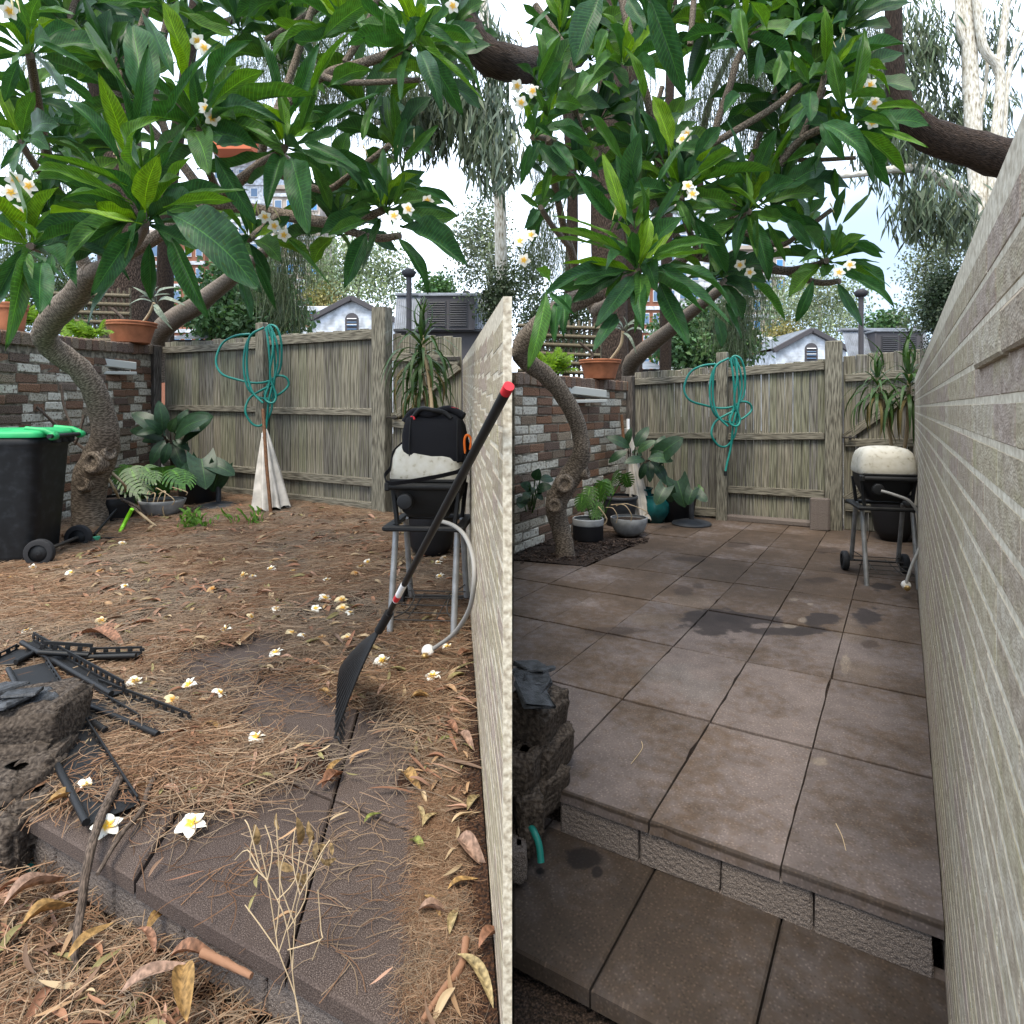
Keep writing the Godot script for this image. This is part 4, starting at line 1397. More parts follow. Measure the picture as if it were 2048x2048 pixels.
# leaves of the crown as the photograph shows them: foot x, y, tip x, y, width over length, tone
const CROWN := [
	[[262, 330, 197, 144, 0.26, "Y"], [290, 425, 318, 307, 0.36, "Y"], [278, 345, 317, 233, 0.34, "L"], [255, 372, 61, 305, 0.13, "L"], [265, 405, 62, 342, 0.16, "L"], [268, 410, 64, 363, 0.12, "M"], [284, 448, 98, 427, 0.19, "Y"], [245, 330, 126, 195, 0.28, "D"], [281, 235, 265, 44, 0.36, "D"], [262, 195, 166, 46, 0.12, "M"], [268, 290, 297, 87, 0.20, "D"], [330, 235, 440, 82, 0.22, "D"], [318, 350, 400, 220, 0.15, "D"], [322, 408, 497, 380, 0.22, "M"], [326, 415, 470, 402, 0.12, "L"], [334, 425, 526, 585, 0.27, "D"], [302, 413, 338, 500, 0.40, "D"], [340, 465, 419, 640, 0.30, "D"], [300, 478, 302, 600, 0.38, "D"], [280, 452, 180, 592, 0.40, "D"], [235, 550, 175, 652, 0.30, "E"], [262, 440, 118, 527, 0.30, "D"], [240, 440, 35, 520, 0.20, "E"], [255, 445, 205, 512, 0.30, "M"], [275, 300, 232, 150, 0.24, "D"], [300, 330, 292, 215, 0.22, "M"], [283, 340, 215, 262, 0.26, "D"], [296, 440, 250, 520, 0.3, "M"], [300, 400, 345, 300, 0.22, "D"]],
	[[376, 150, 325, 0, 0.30, "Y"], [366, 165, 337, 60, 0.16, "Y"], [352, 165, 290, 30, 0.26, "D"], [418, 215, 530, 140, 0.24, "L"], [437, 222, 637, 192, 0.14, "M"], [420, 255, 565, 242, 0.20, "D"], [384, 262, 421, 352, 0.36, "M"], [425, 300, 515, 455, 0.30, "D"], [425, 190, 500, 80, 0.34, "D"], [405, 250, 470, 140, 0.3, "E"], [395, 255, 330, 160, 0.26, "M"], [400, 240, 385, 120, 0.28, "E"], [410, 260, 520, 300, 0.3, "D"]],
	[[562, 215, 512, 61, 0.24, "D"], [586, 220, 640, 85, 0.34, "D"], [600, 268, 637, 150, 0.28, "M"], [620, 268, 766, 183, 0.22, "D"], [600, 280, 724, 347, 0.40, "D"], [640, 300, 758, 363, 0.24, "D"], [565, 305, 533, 421, 0.42, "D"], [580, 308, 620, 474, 0.36, "D"], [612, 312, 663, 424, 0.18, "M"], [664, 318, 733, 392, 0.3, "D"], [560, 268, 505, 235, 0.3, "D"], [655, 175, 745, 138, 0.28, "M"], [620, 190, 697, 64, 0.16, "L"], [640, 80, 742, 2, 0.42, "M"], [560, 290, 480, 250, 0.26, "M"], [575, 280, 560, 190, 0.3, "L"]],
	[[810, 30, 934, 114, 0.30, "D"], [840, 85, 968, 204, 0.20, "L"], [845, 100, 928, 233, 0.30, "D"], [838, 100, 885, 228, 0.30, "D"], [870, 35, 1016, 45, 0.22, "L"], [806, 100, 835, 48, 0.5, "D"], [774, 92, 769, 4, 0.2, "M"], [800, 60, 777, 2, 0.3, "D"], [830, 85, 760, 130, 0.3, "M"], [835, 80, 870, 10, 0.25, "M"]],
	[[722, 290, 750, 196, 0.24, "M"], [793, 275, 785, 185, 0.28, "M"], [790, 332, 814, 233, 0.22, "D"], [801, 332, 878, 249, 0.24, "M"], [761, 415, 766, 294, 0.22, "D"], [787, 412, 809, 347, 0.55, "M"], [820, 375, 909, 413, 0.26, "D"], [820, 420, 901, 426, 0.2, "D"], [800, 452, 938, 535, 0.26, "D"], [790, 470, 857, 588, 0.28, "D"], [850, 430, 930, 490, 0.14, "D"], [735, 461, 687, 577, 0.34, "D"], [570, 470, 663, 575, 0.14, "M"], [745, 415, 697, 424, 0.3, "M"], [735, 440, 655, 470, 0.26, "M"], [750, 400, 700, 330, 0.3, "D"], [780, 400, 730, 320, 0.24, "D"], [800, 440, 860, 470, 0.25, "D"]],
	[[497, 482, 540, 567, 0.42, "D"], [482, 555, 502, 642, 0.38, "D"], [508, 520, 553, 622, 0.2, "D"], [505, 470, 470, 400, 0.3, "M"], [500, 470, 450, 520, 0.3, "D"]],
	[[72, 25, 150, 30, 0.55, "M"], [77, 80, 171, 132, 0.3, "D"], [74, 117, 127, 193, 0.36, "D"], [40, 114, 8, 205, 0.34, "D"], [98, 143, 193, 212, 0.2, "D"], [62, 60, 30, -20, 0.3, "M"], [60, 70, 80, -10, 0.3, "M"], [40, 290, -10, 250, 0.3, "M"], [45, 280, 70, 180, 0.24, "M"], [60, 280, 120, 250, 0.26, "D"], [40, 290, 0, 340, 0.3, "D"]],
	[[58, 490, 10, 700, 0.20, "M"], [106, 500, 100, 614, 0.44, "D"], [85, 520, 78, 628, 0.36, "D"], [50, 490, -20, 620, 0.3, "E"], [70, 480, 30, 440, 0.3, "L"], [60, 500, 130, 560, 0.24, "D"]]]
const CROWN_Z := [2.3, 2.65, 2.8, 2.7, 2.9, 3.0, 2.5, 2.0]
const EXTRA_B := [[1207, -20, 1146, 133, 0.36, "E"], [1296, -20, 1371, 199, 0.28, "E"], [1255, -10, 1292, 61, 0.55, "E"], [1085, 130, 1070, 62, 0.5, "M"], [1072, 172, 1122, 69, 0.26, "M"], [1085, 183, 1127, 120, 0.36, "D"], [1062, 281, 1040, 371, 0.36, "D"], [1072, 250, 1104, 273, 0.5, "D"], [1290, 207, 1249, 92, 0.28, "L"], [1415, 100, 1475, 95, 0.4, "D"], [1650, 132, 1648, 8, 0.26, "L"], [1687, 224, 1660, 93, 0.3, "M"], [1700, 222, 1729, 56, 0.24, "M"], [1622, 180, 1620, 246, 0.7, "D"], [1676, 200, 1775, 197, 0.18, "M"], [1716, 240, 1790, 255, 0.26, "M"], [1578, 268, 1615, 212, 0.5, "D"], [1580, 188, 1560, 100, 0.34, "D"], [1620, 172, 1585, 108, 0.3, "M"], [1634, 45, 1568, 75, 0.36, "D"], [1660, 50, 1695, 38, 0.4, "D"], [1495, 118, 1480, 15, 0.25, "M"], [1510, 168, 1520, 88, 0.6, "D"], [1535, 62, 1500, 2, 0.25, "L"], [1445, 232, 1480, 187, 0.4, "D"], [1755, 257, 1857, 296, 0.2, "L"], [1640, 240, 1690, 320, 0.4, "D"], [1640, 245, 1745, 330, 0.3, "D"], [1600, 20, 1560, -20, 0.3, "M"], [1545, 180, 1570, 100, 0.3, "M"], [1100, 20, 1060, 70, 0.3, "D"], [1120, 40, 1090, -10, 0.3, "L"], [1190, 130, 1215, 60, 0.3, "M"], [1200, 160, 1240, 190, 0.3, "M"], [1180, 150, 1150, 200, 0.3, "M"], [1670, 100, 1640, 60, 0.3, "D"], [1600, 90, 1590, 10, 0.25, "M"]]

func to_b(x: float, y: float) -> Vector2:   # where the swept yard's tree shows the same leaf
	return Vector2(1277.0 + 0.79 * (x - 290.0), 541.0 + 0.79 * (y - 445.0))

func limb(b: MB, pts: Array, zoom := false, sides := 10, bump := 0.05) -> void:   # [x, y, z, radius in pixels]
	var ps := []
	var rs := []
	for e in pts:
		var q := Vector2(e[0], e[1])
		var z: float = e[2]
		var r: float = e[3] * z / F
		if zoom:
			q = to_b(e[0], e[1])
			z /= 0.83
			r = e[3] * 0.8 * z / F
		ps.append(P(q.x, q.y, z))
		rs.append(r)
	b.tube(smooth(ps, 4), spread(rs, 4), sides, true, bump)

func knot(parent: Node3D, p: Vector3, r: float, face: Vector3) -> void:
	var b := MB.new()
	var x := Transform3D(Basis(Quaternion(Vector3.UP, face.normalized())), p - face.normalized() * r * 0.45)
	b.lathe([Vector2(r * 1.1, -r * 0.8), Vector2(r * 1.12, 0.0), Vector2(r * 0.98, r * 0.25), Vector2(r * 0.75, r * 0.36), Vector2(r * 0.55, r * 0.25), Vector2(r * 0.45, r * 0.02), Vector2(r * 0.3, -r * 0.02), Vector2(r * 0.15, r * 0.06), Vector2(0, r * 0.08)], 18, x)
	b.jitter(rng, r * 0.03)
	part("pruning_scar", b.mesh(), mats["bark"], parent)

const BRANCHES := [[[185, 545, 4.5, 17], [240, 512, 3.9, 12], [275, 480, 3.0, 10], [290, 447, 2.35, 9]], [[190, 545, 4.5, 15], [300, 482, 4.0, 13], [420, 405, 3.6, 12], [520, 330, 3.2, 10], [569, 296, 2.85, 8]], [[420, 405, 3.6, 11], [560, 428, 3.5, 12], [660, 446, 3.3, 11], [735, 432, 3.1, 9], [766, 420, 3.0, 8]], [[660, 446, 3.3, 9], [740, 475, 3.2, 8], [800, 472, 3.1, 7]], [[180, 548, 4.55, 14], [150, 490, 4.5, 12], [115, 385, 4.2, 10], [88, 280, 3.8, 9], [60, 110, 2.9, 8]], [[115, 385, 4.2, 8], [70, 330, 3.7, 7], [42, 285, 3.0, 7]], [[420, 405, 3.6, 10], [345, 305, 3.6, 9], [230, 180, 3.6, 9], [145, 55, 3.6, 8], [165, -20, 3.6, 7]], [[520, 330, 3.2, 9], [545, 240, 3.1, 8], [640, 155, 3.1, 9], [740, 122, 3.0, 10], [820, 92, 2.8, 8]], [[690, 125, 3.05, 7], [735, 50, 3.05, 7], [760, -20, 3.0, 7]], [[545, 240, 3.1, 7], [590, 125, 3.2, 7], [615, 45, 3.2, 7], [640, -20, 3.2, 6]], [[440, 395, 3.6, 8], [405, 310, 3.2, 7], [400, 255, 2.75, 7]], [[530, 80, 3.6, 5], [580, 52, 3.6, 6], [660, 0, 3.6, 7]], [[520, 330, 3.2, 8], [640, 380, 3.2, 7], [700, 350, 3.1, 6], [780, 290, 3.0, 6]], [[130, 510, 4.4, 10], [90, 500, 3.4, 8], [60, 492, 2.1, 7]], [[560, 428, 3.5, 8], [520, 460, 3.3, 7], [498, 480, 3.05, 6]], [[345, 305, 3.6, 8], [310, 180, 3.6, 7], [330, 60, 3.6, 7], [350, -20, 3.6, 6]], [[230, 180, 3.6, 7], [280, 60, 3.7, 6], [300, -20, 3.7, 6]], [[640, 150, 3.1, 7], [700, 165, 3.0, 6], [840, 160, 2.9, 5]]]

func crown(t: Node3D, to_right: bool) -> void:
	for g in CROWN.size():
		for e in CROWN[g]:
			var z: float = CROWN_Z[g] + rf(-0.1, 0.1)
			if e[5] == "Y" or e[5] == "L":
				z -= 0.16
			var a := Vector2(e[0], e[1])
			var c := Vector2(e[2], e[3])
			if to_right:
				a = to_b(a.x, a.y)
				c = to_b(c.x, c.y)
				z /= 0.83
				if a.x < 1040 and c.x < 1040:
					continue
			var p0 := P(a.x, a.y, z)
			var p1 := P(c.x, c.y, z + rf(-0.22, 0.12))
			if to_right and (p0.x < 0.02 or p1.x < 0.02):
				continue
			if not to_right and (p0.x > -0.02 or p1.x > -0.02):
				continue
			var n := (Vector3(0, EYE, 0) - p0).normalized() * 1.1 + Vector3(rf(-0.45, 0.45), 0.55, rf(-0.2, 0.3))
			leaf(t, p0, p1, minf(e[4] * 0.76, 0.25), n, e[5] if e[5] != "D" or rng.randf() < 0.7 else "E", [0, 1, 2, 5, 0, 1][rng.randi() % 6])
	if to_right:
		for e in EXTRA_B:
			var z := 2.9 if e[1] > 30 else 2.2
			z += rf(-0.15, 0.15)
			var p0 := P(e[0], e[1], z)
			var n := (Vector3(0, EYE, 0) - p0).normalized() * 1.1 + Vector3(rf(-0.45, 0.45), 0.55, rf(-0.2, 0.3))
			leaf(t, p0, P(e[2], e[3], z + rf(-0.2, 0.1)), minf(e[4] * 0.85, 0.3), n, e[5], [0, 1, 2, 5][rng.randi() % 4])

func flower_on(t: Node3D, p: Vector3, size := 0.066) -> void:
	var f := ((Vector3(0, EYE, 0) - p).normalized() + Vector3(rf(-0.5, 0.5), rf(-0.1, 0.6), rf(-0.3, 0.3))).normalized()
	part("flower", flower_m, mats["petal"], t, Transform3D(Basis(Quaternion(Vector3.UP, f)) * Basis(Vector3.UP, rf(0, TAU)) * Basis.from_scale(Vector3.ONE * size), p))

func bud_on(t: Node3D, p: Vector3, l := 0.06) -> void:
	part("bud", bud_m, mats["petal"], t, Transform3D(along(Vector3.ZERO, Vector3(rf(-0.6, 0.6), 1, rf(-0.4, 0.4))) * Basis.from_scale(Vector3.ONE * l), p))

func build_frangipanis() -> void:
	make_leaf_kit()
	var t := thing("frangipani_tree", "bent frangipani tree with white flowers leaning over the littered yard", "tree")
	var b := MB.new()
	limb(b, [[183, 1072, 5.80, 36], [178, 1010, 5.80, 29], [182, 955, 5.75, 32], [203, 905, 5.70, 31], [211, 870, 5.65, 25], [205, 830, 5.6, 23], [188, 780, 5.5, 22], [158, 737, 5.4, 22], [120, 708, 5.3, 23], [94, 684, 5.2, 22], [90, 662, 5.1, 22], [112, 630, 5.0, 24], [150, 592, 4.8, 24], [172, 562, 4.65, 24], [186, 540, 4.5, 17]], false, 18, 0.04)
	part("trunk", b.mesh(), mats["bark"], t)
	for e in BRANCHES:
		b = MB.new()
		limb(b, e)
		part("branch", b.mesh(), mats["bark"], t)
	knot(t, P(178, 925, 5.52), 0.095, Vector3(-0.2, 0.1, 1))
	knot(t, P(160, 968, 5.60), 0.07, Vector3(-0.3, 0.05, 1))
	knot(t, P(222, 905, 5.6), 0.06, Vector3(1, 0.3, 0.5))
	crown(t, false)
	for e in [[290, 447, 2.42, 0.36, 20], [400, 255, 2.8, 0.34, 18], [569, 296, 2.95, 0.34, 18], [766, 420, 3.1, 0.32, 18], [830, 88, 2.9, 0.34, 18], [60, 110, 2.95, 0.32, 16], [42, 285, 3.0, 0.32, 14], [60, 492, 2.2, 0.3, 12], [498, 480, 3.15, 0.28, 12], [690, 60, 3.2, 0.34, 16], [330, 10, 3.2, 0.34, 14]]:
		rosette(t, P(e[0], e[1], e[2]), e[4], e[3])
	for e in [[200, 30, 4.2], [140, 60, 3.6], [165, 0, 3.6], [480, 60, 3.8], [755, 0, 3.4], [240, 300, 4.2], [120, 300, 4.4], [60, 200, 4.0], [100, 440, 4.0], [860, 160, 3.2], [420, 470, 4.2], [680, 470, 3.6]]:
		far_rosette(P(e[0], e[1], e[2]), 15, rf(0.28, 0.36))
	for e in [[18, 22, 2.3], [30, 360, 2.4], [58, 372, 2.45], [22, 385, 2.4], [38, 425, 2.4], [48, 392, 2.45], [395, 82, 2.55], [408, 96, 2.5], [412, 218, 2.5], [424, 236, 2.5], [402, 205, 2.6], [788, 432, 2.75], [816, 418, 2.75], [548, 452, 2.95], [530, 434, 3.0], [568, 470, 2.95], [905, 12, 2.7], [855, 402, 2.9]]:
		flower_on(t, P(e[0], e[1], e[2]))
	for e in [[228, 310, 2.25], [238, 300, 2.25], [233, 318, 2.25], [785, 302, 2.85], [795, 295, 2.85], [828, 285, 2.85], [840, 300, 2.85], [735, 312, 2.9], [520, 440, 3.0], [560, 440, 3.0], [26, 30, 2.3], [40, 25, 2.3]]:
		bud_on(t, P(e[0], e[1], e[2]))
	for k in 13:
		far_rosette(P(rf(20, 640), rf(-40, 430), rf(3.3, 4.8)), 13, rf(0.30, 0.42))
	for k in 8:
		far_rosette(P(rf(480, 960), rf(-50, 130), rf(3.0, 4.6)), 13, rf(0.28, 0.40))
	for k in 5:
		far_rosette(P(rf(600, 860), rf(200, 430), rf(3.2, 4.0)), 11, rf(0.28, 0.38))
	flush_far(t)
	var s := thing("leaning_frangipani", "smooth grey frangipani limb rising over the littered yard's fence corner", "tree")
	b = MB.new()
	limb(b, [[318, 760, 8.9, 20], [316, 690, 8.7, 20], [330, 652, 8.3, 20], [400, 606, 7.2, 18], [475, 545, 6.0, 14], [540, 495, 5.1, 10], [590, 462, 4.5, 7]], false, 14)
	part("limb", b.mesh(), mats["bark"], s)
	# swept yard
	var t2 := thing("frangipani_tree", "bent frangipani tree with white flowers leaning over the swept yard", "tree")
	b = MB.new()
	limb(b, [[1131, 1118, 5.66, 21], [1128, 1085, 5.66, 18], [1118, 1045, 5.66, 19], [1112, 1010, 5.62, 22], [1130, 970, 5.58, 23], [1152, 935, 5.55, 22], [1163, 900, 5.5, 17], [1160, 870, 5.5, 16], [1150, 835, 5.45, 16.5], [1122, 785, 5.35, 17.5], [1088, 748, 5.25, 18], [1052, 722, 5.15, 19], [1042, 702, 5.05, 19], [1052, 678, 4.95, 20], [1084, 648, 4.8, 22], [1115, 622, 4.75, 21], [1155, 600, 4.8, 20], [1200, 585, 4.85, 16]], false, 18, 0.04)
	part("trunk", b.mesh(), mats["bark"], t2)
	for k in BRANCHES.size():
		if k == 13:
			continue
		b = MB.new()
		var e: Array = BRANCHES[k].duplicate(true)
		for q in e:
			q[0] = maxf(q[0], 5.0)
		limb(b, e, true)
		part("branch", b.mesh(), mats["bark"], t2)
	for e in [[[1320, 330, 3.9, 8], [1300, 220, 3.7, 8], [1265, 90, 3.6, 8], [1240, -20, 3.6, 8]], [[1420, 290, 3.6, 7], [1460, 170, 3.5, 7], [1480, 110, 3.5, 7], [1540, 30, 3.5, 6]], [[1560, 330, 3.6, 8], [1600, 280, 3.5, 8], [1650, 255, 3.4, 8]], [[1600, 280, 3.5, 6], [1645, 170, 3.4, 6], [1660, 60, 3.4, 5]], [[1420, 290, 3.6, 7], [1540, 220, 3.5, 7], [1600, 170, 3.5, 6]], [[1190, 330, 4, 9], [1150, 230, 3.9, 8], [1140, 120, 3.8, 8], [1070, 10, 3.8, 7]], [[1190, 330, 4, 7], [1100, 280, 3.6, 6], [1065, 275, 3.2, 6]], [[1380, 90, 3.6, 6], [1385, 30, 3.6, 6], [1390, -20, 3.6, 6]]]:
		b = MB.new()
		limb(b, e)
		part("branch", b.mesh(), mats["bark"], t2)
	knot(t2, P(1129, 968, 5.38), 0.075, Vector3(-0.1, 0.1, 1))
	knot(t2, P(1108, 1012, 5.46), 0.058, Vector3(-0.3, 0.05, 1))
	knot(t2, P(1178, 945, 5.5), 0.05, Vector3(1, 0.3, 0.5))
	crown(t2, true)
	for e in [[1277, 541, 2.85, 0.36, 20], [1362, 392, 3.3, 0.35, 18], [1497, 423, 3.5, 0.35, 18], [1653, 522, 3.7, 0.33, 16], [1704, 262, 3.4, 0.34, 18], [1066, 276, 3.1, 0.3, 14], [1650, 150, 3.3, 0.34, 16], [1480, 70, 3.4, 0.34, 14], [1245, 130, 3.4, 0.34, 16], [1120, 70, 3.4, 0.32, 12]]:
		rosette(t2, P(e[0], e[1], e[2]), e[4], e[3])
	for e in [[1160, 30, 3.8], [1340, 40, 3.8], [1420, 60, 3.8], [1550, 60, 3.6], [1600, 40, 3.5], [1080, 330, 4.2], [1120, 400, 4.4], [1560, 200, 3.8], [1690, 180, 3.6], [1200, 240, 4.2], [1180, 120, 4.0], [1450, 480, 4.2], [1090, 190, 3.8], [1420, 560, 3.9]]:
		far_rosette(P(e[0], e[1], e[2]), 15, rf(0.28, 0.38))
	for e in [[1042, 205, 2.9], [1066, 182, 2.9], [1034, 172, 2.95], [1040, 482, 2.9], [1062, 470, 2.95], [1048, 520, 2.9], [1365, 278, 3.0], [1374, 268, 3.0], [1376, 372, 3.0], [1385, 388, 3.0], [1678, 545, 3.3], [1700, 530, 3.3], [1740, 170, 3.0], [1725, 178, 3.0], [1750, 205, 3.0], [1500, 545, 3.5], [1480, 530, 3.5], [1745, 245, 3.0]]:
		flower_on(t2, P(e[0], e[1], e[2]))
	for e in [[1225, 440, 2.7], [1232, 430, 2.7], [1680, 85, 3.0], [1690, 80, 3.0], [1672, 95, 3.0], [1485, 540, 3.5], [1668, 425, 3.4], [1690, 420, 3.4], [1050, 90, 2.9], [1044, 85, 2.9]]:
		bud_on(t2, P(e[0], e[1], e[2]))
	for k in 14:
		far_rosette(P(rf(1045, 1500), rf(-40, 480), rf(3.6, 5.0)), 13, rf(0.30, 0.42))
	for k in 9:
		far_rosette(P(rf(1400, 1720), rf(-50, 300), rf(3.3, 4.6)), 13, rf(0.28, 0.40))
	for k in 5:
		far_rosette(P(rf(1520, 1720), rf(330, 530), rf(3.6, 4.4)), 11, rf(0.28, 0.38))
	flush_far(t2)
	var s2 := thing("leaning_frangipani", "smooth grey frangipani limb rising over the swept yard's fence corner", "tree")
	b = MB.new()
	limb(b, [[1262, 800, 9.0, 17], [1260, 745, 8.8, 17], [1272, 715, 8.4, 17], [1330, 668, 7.4, 15], [1390, 618, 6.2, 12], [1445, 577, 5.3, 9], [1490, 548, 4.8, 6]], false, 14)
	part("limb", b.mesh(), mats["bark"], s2)

# ---------------------------------------------------------------- things in the yards
func loft(b: MB, secs: Array, sides := 32, ex := 0.35, caps := true) -> void:   # rounded-rectangle rings: [y, half x, half z, shift x, shift z]
	var base := b.v.size()
	for k in secs.size():
		var s: Array = secs[k]
		for j in sides + 1:
			var a := TAU * j / sides
			var cx := signf(cos(a)) * pow(absf(cos(a)), ex)
			var cz := signf(sin(a)) * pow(absf(sin(a)), ex)
			b.pt(Vector3(cx * s[1] + (s[3] if s.size() > 3 else 0.0), s[0], cz * s[2] + (s[4] if s.size() > 4 else 0.0)), Vector3(cos(a), 0, sin(a)), Vector2(float(j) / sides, s[0]))
	for k in secs.size():
		for j in sides + 1:
			var jp := (j + 1) % sides
			var jm := (j - 1 + sides) % sides
			var du := b.v[base + k * (sides + 1) + jp] - b.v[base + k * (sides + 1) + jm]
			var dv := b.v[base + mini(k + 1, secs.size() - 1) * (sides + 1) + j] - b.v[base + maxi(k - 1, 0) * (sides + 1) + j]
			var nn := dv.cross(du)
			if nn.length_squared() > 1e-14:
				b.n[base + k * (sides + 1) + j] = nn.normalized()
	for k in secs.size() - 1:
		for j in sides:
			var a := base + k * (sides + 1) + j
			b.tri(a, a + 1, a + sides + 2)
			b.tri(a, a + sides + 2, a + sides + 1)
	if caps:
		for e: int in [0, secs.size() - 1]:
			var nn := Vector3.DOWN if e == 0 else Vector3.UP
			var s: Array = secs[e]
			var ci := b.pt(Vector3(s[3] if s.size() > 3 else 0.0, s[0], s[4] if s.size() > 4 else 0.0), nn, Vector2.ZERO)
			for j in sides + 1:
				b.pt(b.v[base + e * (sides + 1) + j], nn, Vector2.ZERO)
			for j in sides:
				b.tri(ci, ci + 1 + j, ci + 2 + j)

func tubemesh(ps: Array, r: float, sides := 8, steps := 6) -> ArrayMesh:
	var b := MB.new()
	b.tube(smooth(ps, steps) if steps > 1 else ps, [r], sides)
	return b.mesh()

func boxmesh(size: Vector3, bev := 0.003, off := Vector3.ZERO) -> ArrayMesh:
	var b := MB.new()
	b.box(size, at(off), bev)
	return b.mesh()

func lathemesh(pr: Array, sides := 28) -> ArrayMesh:
	var b := MB.new()
	b.lathe(pr, sides)
	return b.mesh()

func wheel(parent: Node3D, p: Vector3, r: float, w: float, axis: Vector3) -> void:
	var q := Basis(Quaternion(Vector3.UP, axis.normalized()))
	var b := MB.new()
	b.lathe([Vector2(r * 0.62, -w * 0.5), Vector2(r * 0.92, -w * 0.5), Vector2(r, -w * 0.3), Vector2(r, w * 0.3), Vector2(r * 0.92, w * 0.5), Vector2(r * 0.62, w * 0.5)], 28)
	var o := part("wheel", b.mesh(), mats["rubber"], parent, at(p, q))
	part("hub", lathemesh([Vector2(0, -w * 0.42), Vector2(r * 0.18, -w * 0.5), Vector2(r * 0.22, -w * 0.3), Vector2(r * 0.64, -w * 0.34), Vector2(r * 0.64, w * 0.34), Vector2(r * 0.22, w * 0.3), Vector2(r * 0.18, w * 0.5), Vector2(0, w * 0.42)]), mats["black_plastic"], o)

func build_bin() -> void:
	var w := thing("wheelie_bin", "black wheelie bin with a bright green lid at the left edge", "bin", Vector3(-3.52, ya(4.9), -4.9))
	w.rotation.y = deg_to_rad(10)
	var b := MB.new()   # +x is the wheel side
	loft(b, [[0.02, 0.19, 0.20, -0.26], [0.06, 0.21, 0.22, -0.26], [0.45, 0.235, 0.245, -0.26], [0.86, 0.262, 0.27, -0.26], [0.88, 0.28, 0.285, -0.255], [0.93, 0.28, 0.285, -0.255], [0.935, 0.25, 0.25, -0.255]])
	part("body", b.mesh(), mats["bin_body"], w)
	b = MB.new()
	loft(b, [[0.937, 0.285, 0.29, -0.25], [0.965, 0.29, 0.295, -0.25], [0.985, 0.27, 0.275, -0.25], [1.0, 0.20, 0.2, -0.27], [1.003, 0.02, 0.02, -0.27]], 36, 0.3)
	var l := part("lid", b.mesh(), mats["bin_lid"], w)
	for z: float in [-0.19, 0.21]:   # hinge arms over the bar
		b = MB.new()
		b.tube([Vector3(-0.1, 1.0, z), Vector3(0.03, 0.985, z), Vector3(0.085, 0.955, z)], [0.02, 0.022, 0.025], 10)
		b.lathe([Vector2(0, -0.025), Vector2(0.03, -0.025), Vector2(0.03, 0.025), Vector2(0, 0.025)], 14, at(Vector3(0.085, 0.945, z), turn(0, 90)))
		part("hinge", b.mesh(), mats["bin_lid"], l)
	part("lift_bar", tubemesh([Vector3(0.085, 0.945, -0.27), Vector3(0.085, 0.945, 0.27)], 0.017, 10, 1), mats["bin_body"], w)
	for z: float in [-0.1, 0.0, 0.1]:
		part("rib", boxmesh(Vector3(0.09, 0.06, 0.012), 0.003), mats["bin_body"], w, at(Vector3(0.04, 0.92, z)))
	part("axle", tubemesh([Vector3(0.03, 0.1, -0.3), Vector3(0.03, 0.1, 0.3)], 0.014, 8, 1), mats["wire"], w)
	wheel(w, Vector3(0.03, 0.098, 0.285), 0.1, 0.055, Vector3.BACK)
	wheel(w, Vector3(0.03, 0.098, -0.285), 0.1, 0.055, Vector3.BACK)

